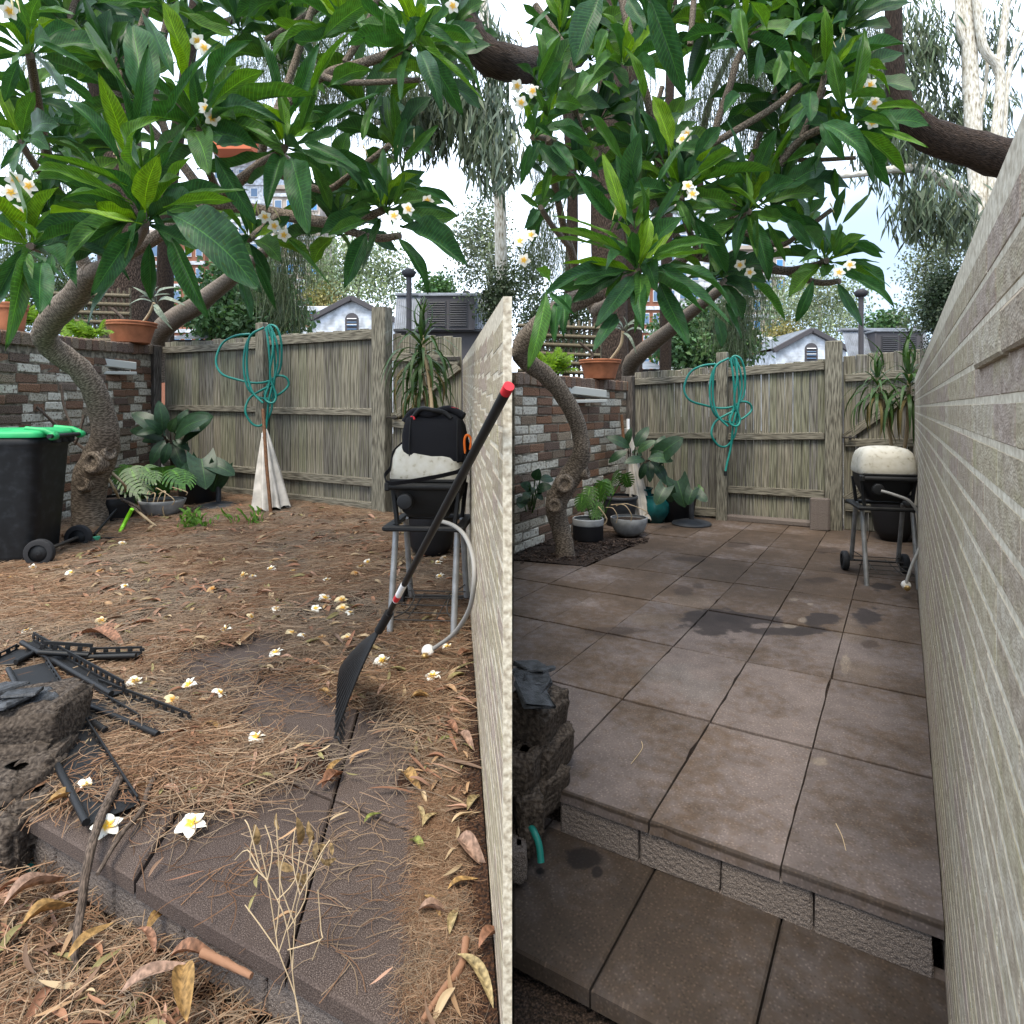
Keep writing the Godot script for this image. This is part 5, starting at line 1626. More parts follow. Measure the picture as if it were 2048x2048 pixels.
func build_bbq(p: Vector3, yaw: float, sc: float, label: String, hose: Array, open_nest: bool) -> Node3D:
	var w := thing("gas_barbecue", label, "barbecue", p)
	w.transform.basis = turn(yaw).scaled(Vector3.ONE * sc)
	var b := MB.new()
	loft(b, [[0.80, 0.187, 0.172], [0.812, 0.197, 0.182], [0.85, 0.196, 0.180], [0.92, 0.186, 0.165], [0.96, 0.172, 0.142], [0.985, 0.148, 0.11], [1.0, 0.10, 0.07], [1.006, 0.04, 0.03], [1.007, 0.005, 0.005]], 48, 0.34)
	var lid := part("lid", b.mesh(), mats["lid_cream"], w)
	part("lid_rim", boxmesh(Vector3(0.36, 0.016, 0.02), 0.004), mats["cast_black"], lid, at(Vector3(0, 0.803, 0.178)))
	b = MB.new()
	loft(b, [[0.60, 0.11, 0.10], [0.63, 0.14, 0.13], [0.72, 0.178, 0.165], [0.79, 0.19, 0.178], [0.80, 0.19, 0.178]], 36, 0.42)
	part("firebox", b.mesh(), mats["cast_black"], w)
	b = MB.new()
	b.tube([Vector3(-0.195, 0.775, 0.20), Vector3(0.195, 0.775, 0.20)], [0.019], 12)
	for x: float in [-0.185, 0.185]:
		b.box(Vector3(0.028, 0.045, 0.07), at(Vector3(x, 0.775, 0.185)), 0.006)
	part("handle", b.mesh(), mats["cast_black"], w)
	part("control_knob", lathemesh([Vector2(0, 0.03), Vector2(0.034, 0.03), Vector2(0.041, 0.022), Vector2(0.043, 0.0), Vector2(0.03, -0.01), Vector2(0.018, -0.05)]), mats["black_plastic"], w, at(Vector3(-0.088, 0.70, 0.21), turn(0, 90)))
	for x: float in [-0.165, 0.165]:
		for z: float in [0.12, -0.14]:
			part("cradle_arm", boxmesh(Vector3(0.022, 0.20, 0.03), 0.004), mats["cast_black"], w, at(Vector3(x, 0.66, z), turn(0, 0, -x * 40)))
	b = MB.new()
	b.box(Vector3(0.43, 0.028, 0.045), at(Vector3(0, 0.555, 0.185)), 0.008)
	b.box(Vector3(0.43, 0.028, 0.045), at(Vector3(0, 0.555, -0.185)), 0.008)
	b.box(Vector3(0.055, 0.026, 0.36), at(Vector3(-0.188, 0.556, 0)), 0.008)
	b.box(Vector3(0.055, 0.026, 0.36), at(Vector3(0.188, 0.556, 0)), 0.008)
	part("tray", b.mesh(), mats["black_plastic"], w)
	for x: float in [-0.165, 0.165]:
		part("front_leg", tubemesh([Vector3(x, 0.56, 0.10), Vector3(x * 1.0, 0.0, 0.24)], 0.0165, 12, 1), mats["grey_metal"], w)
		part("rear_leg", tubemesh([Vector3(x * 0.98, 0.56, -0.10), Vector3(x * 1.0, 0.08, -0.24)], 0.0165, 12, 1), mats["grey_metal"], w)
		wheel(w, Vector3(x * 1.28, 0.075, -0.24), 0.075, 0.045, Vector3.RIGHT)
	part("axle", tubemesh([Vector3(-0.2, 0.08, -0.24), Vector3(0.2, 0.08, -0.24)], 0.008, 8, 1), mats["wire"], w)
	b = MB.new()   # bent wire rack between the legs
	for z: float in [-0.2, -0.1, 0.0, 0.1, 0.19]:
		b.tube([Vector3(-0.165, 0.10 - z * 0.1, z), Vector3(0.165, 0.10 - z * 0.1, z)], [0.0035], 6)
	for x: float in [-0.08, 0.07]:
		b.tube([Vector3(x, 0.10, -0.22), Vector3(x, 0.09, 0.19)], [0.0035], 6)
	for x: float in [-1.0, 1.0]:
		b.tube(smooth([Vector3(0.16 * x, 0.16, -0.2), Vector3(0.10 * x, 0.13, -0.05), Vector3(0.11 * x, 0.10, 0.1), Vector3(0.165 * x, 0.09, 0.2)], 4), [0.0035], 6)
	part("wire_rack", b.mesh(), mats["wire"], w)
	var x := w.transform.affine_inverse()
	var hp := []
	for q in hose:
		hp.append(x * (q as Vector3))
	part("gas_hose", tubemesh(hp, 0.0105 / sc, 10, 6), mats["gas_hose"], w)
	var e: Vector3 = hp[-1]
	part("regulator", lathemesh([Vector2(0, 0.016), Vector2(0.022, 0.016), Vector2(0.03, 0.006), Vector2(0.03, -0.008), Vector2(0.012, -0.014), Vector2(0, -0.014)]), mats["white_plastic"], w, at(e, turn(0, 55)))
	part("gas_nut", lathemesh([Vector2(0, 0.03), Vector2(0.012, 0.03), Vector2(0.012, 0.012), Vector2(0.019, 0.012), Vector2(0.019, -0.006), Vector2(0.01, -0.01), Vector2(0.008, -0.022), Vector2(0, -0.022)], 6), mats["brass"], w, at(e + Vector3(-0.005, -0.012, 0.04), turn(0, 60)))
	return w

func build_bag(p: Vector3, yaw: float) -> void:
	var w := thing("tool_bag", "black canvas tool bag with red zip pulls on top of the barbecue", "bag", p)
	w.rotation.y = deg_to_rad(yaw)
	var nz := noise(401, 6.0, 3)
	var b := MB.new()
	loft(b, [[0.0, 0.165, 0.085], [0.012, 0.18, 0.095], [0.06, 0.182, 0.1], [0.14, 0.172, 0.098], [0.20, 0.160, 0.088, -0.004], [0.235, 0.150, 0.07, -0.008], [0.255, 0.13, 0.042, -0.01], [0.262, 0.10, 0.026, -0.01]], 44, 0.3)
	for k in b.v.size():
		b.v[k] += b.n[k] * 0.022 * nz.get_noise_3dv(b.v[k] * 1.6)
	part("body", b.mesh(), mats["bag"], w)
	for x: float in [-0.125, 0.14]:
		part("seam", tubemesh([Vector3(x, 0.01, 0.099), Vector3(x, 0.12, 0.103), Vector3(x * 0.98, 0.235, 0.083)], 0.004, 6, 4), mats["cast_black"], w)
	part("top_flap", tubemesh([Vector3(-0.17, 0.215, 0.03), Vector3(-0.12, 0.275, 0.02), Vector3(-0.02, 0.262, 0.05), Vector3(0.07, 0.29, 0.0), Vector3(0.16, 0.25, 0.01)], 0.022, 10, 5), mats["bag"], w)
	part("carry_handle", tubemesh([Vector3(-0.12, 0.24, 0.05), Vector3(-0.07, 0.29, 0.07), Vector3(0.0, 0.285, 0.08), Vector3(0.06, 0.27, 0.06), Vector3(0.1, 0.24, 0.06)], 0.013, 8, 5), mats["cast_black"], w)
	for e in [[Vector3(-0.15, 0.235, 0.05), Vector3(-0.115, 0.25, 0.06), Vector3(-0.105, 0.232, 0.07)], [Vector3(0.05, 0.292, 0.0), Vector3(0.09, 0.297, 0.01), Vector3(0.125, 0.29, 0.0)]]:
		part("zip_pull", tubemesh(e, 0.006, 6, 3), mats["red"], w)
	var oc := MB.new()
	oc.tube(smooth([Vector3(0.178, 0.05, 0.07), Vector3(0.175, 0.12, 0.08), Vector3(0.19, 0.15, 0.08), Vector3(0.21, 0.125, 0.07), Vector3(0.205, 0.07, 0.07)], 4), [0.007], 8)
	part("orange_clip", oc.mesh(), mats["orange"], w)
	# shoulder strap: a flat webbing loop hanging over the lid
	var sp := smooth([Vector3(-0.185, 0.10, 0.0), Vector3(-0.225, 0.05, 0.06), Vector3(-0.23, -0.03, 0.10), Vector3(-0.25, -0.07, 0.14), Vector3(-0.22, -0.105, 0.17), Vector3(-0.12, -0.095, 0.20), Vector3(0.0, -0.075, 0.19), Vector3(0.10, -0.055, 0.18), Vector3(0.17, -0.03, 0.14), Vector3(0.185, 0.05, 0.07)], 5)
	b = MB.new()
	for k in sp.size() - 1:
		var d: Vector3 = (sp[k + 1] - sp[k])
		b.box(Vector3(d.length() + 0.004, 0.028, 0.004), at((sp[k] + sp[k + 1]) * 0.5, along(sp[k], sp[k + 1], Vector3(0, 0.8, 0.6))), 0.001)
	part("shoulder_strap", b.mesh(), mats["bag"], w)

func build_rake() -> void:
	var w := thing("rake", "black plastic leaf rake leaning its long handle on the dividing wall", "rake")
	var foot := GA(688, 1290)
	var neck := P(776, 1230, 2.42)
	var top := P(1018, 772, 1.20)
	var red := neck.lerp(top, 0.985)
	part("handle", tubemesh([neck, neck.lerp(top, 0.985)], 0.0105, 12, 1), mats["black_plastic"], w)
	part("grip", tubemesh([neck.lerp(top, 0.985), top], 0.0108, 12, 1), mats["red"], w)
	part("label", tubemesh([neck.lerp(top, 0.12), neck.lerp(top, 0.24)], 0.0110, 12, 1), mats["white"], w)
	part("red_band", tubemesh([neck.lerp(top, 0.125), neck.lerp(top, 0.16)], 0.0113, 12, 1), mats["red"], w)
	part("socket", tubemesh([P(757, 1262, 2.45), P(768, 1244, 2.43), neck.lerp(top, 0.02)], 0.017, 12, 1), mats["black_plastic"], w)
	# the fan: ribs from the socket to the toothed edge, joined by a web
	var s := P(757, 1262, 2.45)
	var e0 := P(682, 1335, 2.92)
	var e1 := P(672, 1466, 2.42)
	var b := MB.new()
	var n := 15
	for k in n + 1:
		var f := float(k) / n
		var edge := e0.lerp(e1, f) + Vector3(0, 0.05 * sin(PI * f), 0)
		var tip := edge + Vector3(0.035, -0.055, 0.02)
		b.tube(smooth([s, s.lerp(edge, 0.5) + Vector3(0, 0.02, 0), edge, edge + Vector3(0.012, -0.012, 0.01), tip], 3), spread([0.006, 0.0055, 0.006, 0.0055, 0.004], 3), 6)
	part("tine", b.mesh(), mats["black_plastic"], w)
	b = MB.new()
	b.grid(10, 6, func(i: float, j: float):
		var edge := e0.lerp(e1, i) + Vector3(0, 0.05 * sin(PI * i), 0)
		return s.lerp(edge, lerpf(0.10, 0.72, j)) + Vector3(0, 0.02 * sin(PI * j) + 0.002, 0))
	part("fan", b.mesh(), mats["black_plastic"], w)

func hose_paths() -> Array:
	return [
		[[500, 668], [470, 672], [444, 688], [432, 722], [444, 748], [478, 760], [512, 766], [542, 760], [560, 738], [563, 692], [555, 658], [540, 650], [530, 662]],
		[[528, 655], [505, 668], [492, 690], [487, 730], [494, 772], [512, 792], [538, 797], [562, 786], [577, 770], [572, 755], [554, 752], [538, 766], [528, 790]],
		[[536, 652], [546, 690], [550, 740], [546, 790], [541, 826], [524, 850], [505, 848], [491, 824], [498, 798], [520, 782], [545, 770]],
		[[540, 652], [552, 680], [556, 720], [548, 760], [538, 800], [533, 850], [524, 890], [521, 906]],
		[[532, 654], [538, 700], [540, 760], [530, 796], [545, 806], [552, 790], [540, 750], [546, 700], [544, 656]],
		[[512, 662], [497, 680], [494, 740], [504, 782], [526, 806]]]

func build_hoses() -> void:
	for side in 2:
		var w := thing("garden_hose", ["teal garden hose looped over the littered yard's fence post", "teal garden hose looped over the swept yard's fence post"][side], "hose")
		var n := 0
		for path in hose_paths():
			var ps := []
			for k in path.size():
				var q := Vector2(path[k][0], path[k][1])
				var z := 6.98 - 0.03 * n - 0.02 * sin(k * 2.1)
				if side == 1:
					q = Vector2(1450.0 + 0.93 * (q.x - 520.0), 712.0 + 0.9 * (q.y - 650.0))
					z += 0.17
				ps.append(P(q.x, q.y, z))
			part("coil", tubemesh(ps, 0.0125, 8, 5), mats["hose"], w)
			if n == 3:
				part("fitting", tubemesh([ps[-1], ps[-1] + Vector3(0, -0.05, 0)], 0.017, 10, 1), mats["black_plastic"], w)
			n += 1

func parasol(w: Node3D, apex: Vector3, foot: Vector3, r0: float, r1: float) -> void:
	var b := MB.new()
	var ax := (apex - foot)
	b.grid(48, 14, func(i: float, j: float):
		var a := TAU * i
		var r: float = lerpf(r0, r1, pow(j, 0.85)) * (1.0 + 0.22 * sin(a * 8.0 + j * 1.5) * (0.3 + 0.7 * j)) 
		return apex - ax * j * 0.96 + Vector3(cos(a) * r, 0.0 + 0.02 * sin(a * 8.0) * j, sin(a) * r))
	part("canopy", b.mesh(), mats["canvas"], w)

func build_parasols() -> void:
	var w := thing("closed_parasol", "folded off-white canvas parasol with a timber pole propped on the fence", "parasol")
	var f := GA(535, 1027)
	parasol(w, P(530, 858, 6.75), Vector3(f.x, f.y + 0.02, f.z - 0.1), 0.02, 0.17)
	part("pole", tubemesh([P(526, 818, 6.62), P(533, 930, 6.45), P(542, 1029, 6.36)], 0.017, 10, 1), mats["pole_timber"], w)
	part("collar", tubemesh([P(528, 866, 6.58), P(529, 874, 6.57)], 0.026, 10, 1), mats["white"], w)
	var w2 := thing("closed_parasol", "folded off-white canvas parasol standing behind the corner pot plants", "parasol")
	parasol(w2, P(1256, 858, 7.4), Vector3(P(1280, 985, 7.3).x, 0.0, -7.3), 0.02, 0.13)
	part("pole", tubemesh([P(1256, 860, 7.4), P(1256, 838, 7.42)], 0.02, 10, 1), mats["white"], w2)
	part("leaning_rod", tubemesh([P(1243, 830, 7.45), P(1247, 878, 7.40)], 0.018, 8, 1), mats["pole_timber"], w2)
	# weighted stands
	for e in [[Vector2(437, 1015), 0], [Vector2(1383, 1049), 1]]:
		var q: Vector2 = e[0]
		var p := GA(q.x, q.y) if e[1] == 0 else GB(q.x, q.y)
		var s := thing("parasol_stand", ["dark parasol stand half buried in litter near the fence", "round grey parasol stand on the swept paving by the pots"][e[1]], "stand", p)
		part("plate", lathemesh([Vector2(0, 0.0), Vector2(0.215, 0.0), Vector2(0.22, 0.012), Vector2(0.205, 0.03), Vector2(0.12, 0.05), Vector2(0.04, 0.062), Vector2(0, 0.064)], 40), mats["pot_dark"], s)
		part("tube", tubemesh([Vector3(0, 0.05, 0), Vector3(0, 0.34, 0)], 0.028, 14, 1), mats["pot_dark"], s)

func build_taps() -> void:
	for side in 2:
		var p := GA(617, 1003) if side == 0 else GB(1553, 1043)
		var w := thing("garden_tap", ["small garden tap on a pipe against the littered yard's fence", "small garden tap on a pipe against the swept yard's fence"][side], "tap", p)
		part("pipe", tubemesh([Vector3(0, 0, 0), Vector3(0, 0.3, 0)], 0.011, 8, 1), mats["grey_metal"], w)
		part("spout", tubemesh([Vector3(0, 0.28, 0), Vector3(0.0, 0.30, 0.04), Vector3(0, 0.27, 0.075)], 0.012, 8, 3), mats["brass"], w)
		var b := MB.new()
		b.box(Vector3(0.06, 0.01, 0.014), at(Vector3(0, 0.35, 0.02)), 0.003)
		b.tube([Vector3(0, 0.3, 0.02), Vector3(0, 0.35, 0.02)], [0.006], 6)
		part("handle", b.mesh(), mats["brass"], w)

# ---------------------------------------------------------------- garden plants
func plain_leaf(wide: float, tip: float, arch: float, heart := 0.0) -> ArrayMesh:   # 1 long on +x
	var b := MB.new()
	b.grid(6, 10, func(i: float, j: float):
		var lat := (i - 0.5) * 2.0
		var w: float = wide * 0.5 * pow(sin(PI * pow(clampf(j, 0.0, 1.0), tip)), 0.7)
		if heart > 0.0:
			w = wide * 0.5 * pow(maxf(0.0, 1.0 - pow(absf(j * 1.12 - 0.32) / 0.80, 2.2)), 0.6)
		var back := heart * absf(lat) ** 1.5 * (1.0 - j) * 0.32
		return Vector3(j - back, arch * (4.0 * j * (1.0 - j) - 1.2 * maxf(0, j - 0.5)) + 0.10 * absf(lat) * w, lat * w))
	for k in b.u.size():
		b.u[k] = Vector2(b.u[k].y, b.u[k].x)
	return b.mesh()

func split_leaf() -> ArrayMesh:   # a monstera leaf with deep fingers
	var b := MB.new()
	for s: float in [-1.0, 1.0]:
		for k in 8:
			var t := 0.02 + 0.118 * k
			var l: float = 0.46 * sin(PI * (0.22 + 0.72 * t)) + 0.05
			var ang := lerpf(1.9, 0.45, t)
			var base := b.v.size()
			for j in 6:
				var q := j / 5.0
				var w := 0.064 * (1.0 - 0.55 * q * q) + 0.004
				var c := Vector3(t, 0, 0) + Vector3(cos(ang - q * 0.35), 0, s * sin(ang - q * 0.35)) * l * q
				c.y = 0.10 * q * (1.0 - q) * 2.0 - 0.16 * q * q - 0.12 * t * t
				var al := Vector3(sin(ang), 0, -s * cos(ang)) * w
				b.pt(c - al, Vector3.UP, Vector2(t, 0.5 + 0.45 * s * q))
				b.pt(c + al, Vector3.UP, Vector2(t, 0.5 + 0.45 * s * q))
			for j in 5:
				b.tri(base + j * 2, base + j * 2 + 1, base + j * 2 + 3)
				b.tri(base + j * 2, base + j * 2 + 3, base + j * 2 + 2)
	return b.mesh()

var oval_m: ArrayMesh
var heart_m: ArrayMesh
var split_m: ArrayMesh
var blade_m: ArrayMesh

func put_leaf(t: Node3D, m: ArrayMesh, p0: Vector3, p1: Vector3, nrm: Vector3, mk: String, wide := 1.0) -> void:
	var d := p1 - p0
	var l := d.length()
	var x := d / l
	var z := x.cross(nrm).normalized()
	part("leaf", m, mats[mk], t, Transform3D(Basis(x * l, z.cross(x) * l, z * l * wide), p0))

func stalk(t: Node3D, ps: Array, r: float, mk := "leaf_M") -> void:
	part("stem", tubemesh(ps, r, 6, 4), mats[mk], t)

func pot(called: String, label: String, p: Vector3, pr: Array, mk: String, sides := 28) -> Node3D:
	var w := thing(called, label, "pot", p)
	part("vessel", lathemesh(pr, sides), mats[mk], w)
	var top: Vector2 = pr[0]
	for q in pr:
		if q.y >= top.y:
			top = q
	part("potting_soil", lathemesh([Vector2(top.x * 0.93, top.y - 0.025), Vector2(top.x * 0.4, top.y - 0.012), Vector2(0, top.y - 0.012)], 20), mats["soil"], w)
	return w

func shrub(label: String, foot: Vector3, leaves: Array, z: float, mk: String, m: ArrayMesh, cat := "plant", called := "pot_plant", wide := 1.0) -> Node3D:
	# leaves seen at [foot x, y, tip x, y]; stems run from the foot of the plant to each leaf
	var t := thing(called, label, cat, Vector3.ZERO)
	for e in leaves:
		var zz := z + rf(-0.12, 0.12)
		var a := P(e[0], e[1], zz)
		var c := P(e[2], e[3], zz + rf(-0.18, 0.08))
		put_leaf(t, m, a, c, (Vector3(0, EYE + 0.8, 0) - a).normalized() + Vector3(rf(-0.3, 0.3), 0.5, 0), e[4] if e.size() > 4 else mk, wide)
		stalk(t, [foot + Vector3(rf(-0.02, 0.02), 0, rf(-0.02, 0.02)), foot.lerp(a, 0.5) + Vector3(0, 0.05, 0), a], 0.006, "twig" if called == "rubber_plant" else "leaf_M")
	return t

func build_corner_plants() -> void:
	oval_m = plain_leaf(0.42, 0.9, 0.10)
	heart_m = plain_leaf(0.78, 0.6, 0.06, 1.0)
	split_m = split_leaf()
	blade_m = plain_leaf(0.075, 0.6, 0.22)
	var vt: Texture2D = mats["leaf_D"].albedo_texture
	for e in [["shade_leaf", lin(0.05, 0.12, 0.065), 0.4], ["shade_light", lin(0.10, 0.20, 0.10), 0.4], ["split_green", lin(0.11, 0.27, 0.05), 0.35], ["blade_green", lin(0.10, 0.20, 0.06), 0.45], ["blade_dry", lin(0.36, 0.27, 0.12), 0.7]]:
		leafy(mat(e[0], e[1], e[2], vt), 0.35, 0.42, 0.18)
	# ---- littered yard
	var f := GA(345, 985)
	shrub("large-leaved shrub standing in the littered yard's fence corner", f + Vector3(0, 0.3, 0), [[330, 872, 262, 822], [325, 866, 318, 800], [350, 870, 375, 818], [338, 880, 282, 880], [335, 878, 258, 858], [350, 876, 420, 832], [345, 880, 380, 900], [338, 885, 325, 930], [345, 885, 370, 945, "shade_leaf"], [325, 868, 290, 838], [318, 860, 272, 868], [352, 862, 400, 858, "shade_light"], [340, 864, 352, 836, "shade_light"], [330, 880, 300, 930]], 7.05, "shade_leaf", oval_m, "plant", "rubber_plant")
	shrub("single round elephant ear leaf against the littered yard's fence", GA(385, 985), [[372, 862, 425, 832]], 7.0, "shade_leaf", heart_m, "plant", "elephant_ear")
	shrub("big heart-leaved philodendron low on the littered yard's fence", GA(410, 985), [[403, 918, 412, 978], [375, 925, 395, 968], [430, 930, 470, 950], [440, 935, 425, 985], [380, 940, 360, 965]], 6.75, "shade_leaf", heart_m, "plant", "philodendron")
	shrub("monstera with split leaves beside the littered yard's tree", GA(290, 1005), [[255, 932, 244, 975], [262, 938, 282, 985], [325, 936, 328, 988], [290, 934, 312, 958], [345, 940, 372, 965], [270, 975, 262, 1012], [240, 940, 232, 968]], 6.3, "split_green", split_m, "plant", "monstera", 1.15)
	pot("plant_pot", "black tub with a grey rim behind the sticks in litter", GA(225, 1043), [Vector2(0, 0), Vector2(0.15, 0), Vector2(0.17, 0.03), Vector2(0.18, 0.17), Vector2(0.185, 0.17), Vector2(0.185, 0.235), Vector2(0.17, 0.235)], "pot_black")
	pot("plant_pot", "grey bowl pot sunk in litter below the monstera", GA(325, 1033), [Vector2(0, 0), Vector2(0.11, 0), Vector2(0.17, 0.06), Vector2(0.205, 0.14), Vector2(0.215, 0.17), Vector2(0.195, 0.17)], "grey_bowl")
	pot("plant_pot", "glazed teal pot behind the littered yard's monstera", GA(305, 1000), [Vector2(0, 0), Vector2(0.12, 0), Vector2(0.19, 0.12), Vector2(0.19, 0.24), Vector2(0.13, 0.33), Vector2(0.15, 0.36), Vector2(0.13, 0.36)], "teal_glaze")
	pot("plant_pot", "large black nursery pot by the littered yard's fence", GA(395, 1010), [Vector2(0, 0), Vector2(0.17, 0), Vector2(0.205, 0.27), Vector2(0.215, 0.27), Vector2(0.215, 0.3), Vector2(0.2, 0.3)], "pot_black")
	# ---- swept yard
	var g := GB(1268, 1035)
	shrub("large-leaved shrub in the swept yard's fence corner", g + Vector3(0, 0.3, 0), [[1260, 896, 1212, 872], [1255, 890, 1262, 855], [1270, 895, 1298, 852], [1255, 902, 1216, 925], [1290, 920, 1248, 925], [1295, 918, 1348, 920, "shade_light"], [1300, 915, 1340, 890], [1275, 905, 1312, 880, "shade_light"], [1298, 922, 1300, 965], [1302, 922, 1335, 970], [1285, 912, 1260, 900], [1290, 925, 1280, 960], [1310, 905, 1330, 870]], 7.2, "shade_leaf", oval_m, "plant", "rubber_plant")
	shrub("single round elephant ear leaf against the swept yard's fence", GB(1345, 1035), [[1322, 908, 1366, 875]], 7.15, "shade_leaf", heart_m, "plant", "elephant_ear")
	shrub("big heart-leaved philodendron by the swept yard's fence", GB(1360, 1030), [[1355, 962, 1370, 1015], [1330, 975, 1312, 1010], [1338, 980, 1345, 1005], [1390, 985, 1415, 1003], [1385, 980, 1375, 1010], [1395, 975, 1408, 985, "split_green"]], 6.95, "shade_leaf", heart_m, "plant", "philodendron")
	shrub("monstera with split leaves beside the swept yard's tree", GB(1190, 1075), [[1180, 975, 1172, 1012], [1205, 965, 1196, 1000], [1250, 948, 1258, 975], [1165, 990, 1160, 1020], [1195, 1005, 1190, 1035], [1225, 960, 1235, 945], [1210, 960, 1222, 985]], 6.3, "split_green", split_m, "plant", "monstera", 1.15)
	shrub("dark-leaved shrub against the brick wall left of the swept yard's tree", GB(1090, 1078) + Vector3(-0.15, 0, 0), [[1070, 960, 1078, 938], [1065, 985, 1042, 968], [1072, 980, 1104, 972], [1060, 985, 1045, 1000], [1070, 990, 1088, 998], [1055, 995, 1036, 1012], [1080, 960, 1108, 958], [1060, 975, 1052, 962], [1075, 985, 1075, 970], [1048, 1005, 1040, 1016], [1068, 975, 1060, 990]], 5.75, "shade_leaf", oval_m, "plant", "wall_shrub", 1.6)
	pot("plant_pot", "black tub with a grey rim beside the swept yard's tree", GB(1176, 1082), [Vector2(0, 0), Vector2(0.13, 0), Vector2(0.15, 0.03), Vector2(0.152, 0.17), Vector2(0.158, 0.17)], "pot_black")
	var tub := thing("tub_rim", "pale rubber rim fitted over the black tub", "rim", GB(1176, 1082))
	part("band", lathemesh([Vector2(0.140, 0.225), Vector2(0.150, 0.23), Vector2(0.156, 0.22), Vector2(0.154, 0.165), Vector2(0.150, 0.16)]), mats["grey_bowl"], tub)
	pot("plant_pot", "wide grey stone bowl standing on the swept paving", GB(1258, 1070), [Vector2(0, 0), Vector2(0.10, 0), Vector2(0.155, 0.05), Vector2(0.185, 0.13), Vector2(0.192, 0.185), Vector2(0.178, 0.185)], "grey_bowl")
	pot("plant_pot", "dark grey planter behind the grey stone bowl", GB(1240, 1050), [Vector2(0, 0), Vector2(0.15, 0), Vector2(0.19, 0.3), Vector2(0.2, 0.3), Vector2(0.2, 0.33), Vector2(0.18, 0.33)], "pot_dark")
	pot("plant_pot", "glazed teal pot with a narrow neck behind the grey bowl", GB(1278, 1040), [Vector2(0, 0), Vector2(0.13, 0), Vector2(0.18, 0.1), Vector2(0.185, 0.22), Vector2(0.14, 0.31), Vector2(0.15, 0.36), Vector2(0.165, 0.38), Vector2(0.14, 0.38)], "teal_glaze")
	pot("plant_pot", "smaller glazed teal pot beside the black nursery pot", GB(1310, 1044), [Vector2(0, 0), Vector2(0.10, 0), Vector2(0.165, 0.12), Vector2(0.16, 0.22), Vector2(0.11, 0.29), Vector2(0.13, 0.31), Vector2(0.11, 0.31)], "teal_glaze")
	pot("plant_pot", "large black nursery pot against the swept yard's fence", GB(1352, 1040), [Vector2(0, 0), Vector2(0.19, 0), Vector2(0.24, 0.30), Vector2(0.25, 0.30), Vector2(0.25, 0.34), Vector2(0.23, 0.34)], "pot_black")
	pot("plant_pot", "tall black pot standing behind the swept yard's barbecue", GB(1787, 1080), [Vector2(0, 0), Vector2(0.11, 0), Vector2(0.17, 0.1), Vector2(0.20, 0.30), Vector2(0.21, 0.44), Vector2(0.19, 0.44)], "pot_black")
	pot("plant_pot", "black pot half hidden behind the littered yard's barbecue", GA(862, 1112), [Vector2(0, 0), Vector2(0.11, 0), Vector2(0.17, 0.1), Vector2(0.20, 0.30), Vector2(0.21, 0.42), Vector2(0.19, 0.42)], "pot_black")
	# dangling aerial roots
	for e in [[1212, 1015, 1232, 1046, "monstera_001"], [1222, 1010, 1262, 1042, "monstera_001"], [1200, 1018, 1208, 1050, "monstera_001"], [1232, 1012, 1290, 1030, "monstera_001"], [306, 985, 296, 1030, "monstera"], [318, 988, 330, 1036, "monstera"], [312, 980, 345, 1010, "monstera"], [330, 985, 318, 1030, "monstera"], [300, 990, 306, 1040, "monstera"], [340, 975, 372, 990, "monstera"]]:
		var z := 6.28
		part("root", tubemesh([P(e[0], e[1], z), P(lerpf(e[0], e[2], 0.4) + rf(-10, 10), e[1] + rf(-8, 4), z - 0.1), P(e[2] + rf(-8, 8), lerpf(e[1], e[3], 0.6), z - 0.12), P(e[2], e[3], z - 0.1)], rf(0.004, 0.007), 5, 5), mats["twig_dry"], get_node(e[4]))

func dracaena(label: String, foot: Vector3, heads: Array) -> void:
	var t := thing("dracaena", label, "plant")
	for e in heads:
		var c := P(e[0], e[1], e[2])
		stalk(t, [foot, foot.lerp(c, 0.5) + Vector3(0.05, 0, 0), c], 0.016, "twig_dry")
		var l: float = e[3]
		for k in 64:
			var q := k / 64.0
			var el := lerpf(-0.15, 2.75, pow(q, 0.8)) + rf(-0.15, 0.15)
			var az := k * 2.39996
			var d := Vector3(cos(az) * sin(el), cos(el), sin(az) * sin(el))
			var base := c - Vector3(0, q * l * 0.55, 0)
			var tip := base + d * l * rf(0.75, 1.1) - Vector3(0, l * 0.35 * sin(el), 0)
			var mk := "blade_green" if q < 0.86 or rng.randf() < 0.3 else "blade_dry"
			var dd := tip - base
			var x := dd.normalized()
			var z := x.cross(Vector3.UP).normalized()
			part("blade", blade_m, mats[mk], t, Transform3D(Basis(x * dd.length(), z.cross(x) * dd.length(), z * dd.length() * 1.0), base))

func build_dracaenas() -> void:
	dracaena("drooping spiky dracaena above the bag on the barbecue", GA(862, 1112) + Vector3(0, 0.4, 0), [[845, 672, 5.3, 0.42], [842, 735, 5.35, 0.36]])
	dracaena("pair of drooping spiky dracaena heads above the swept yard's barbecue", GB(1787, 1080) + Vector3(0, 0.42, 0), [[1754, 755, 6.1, 0.36], [1818, 748, 6.0, 0.44]])

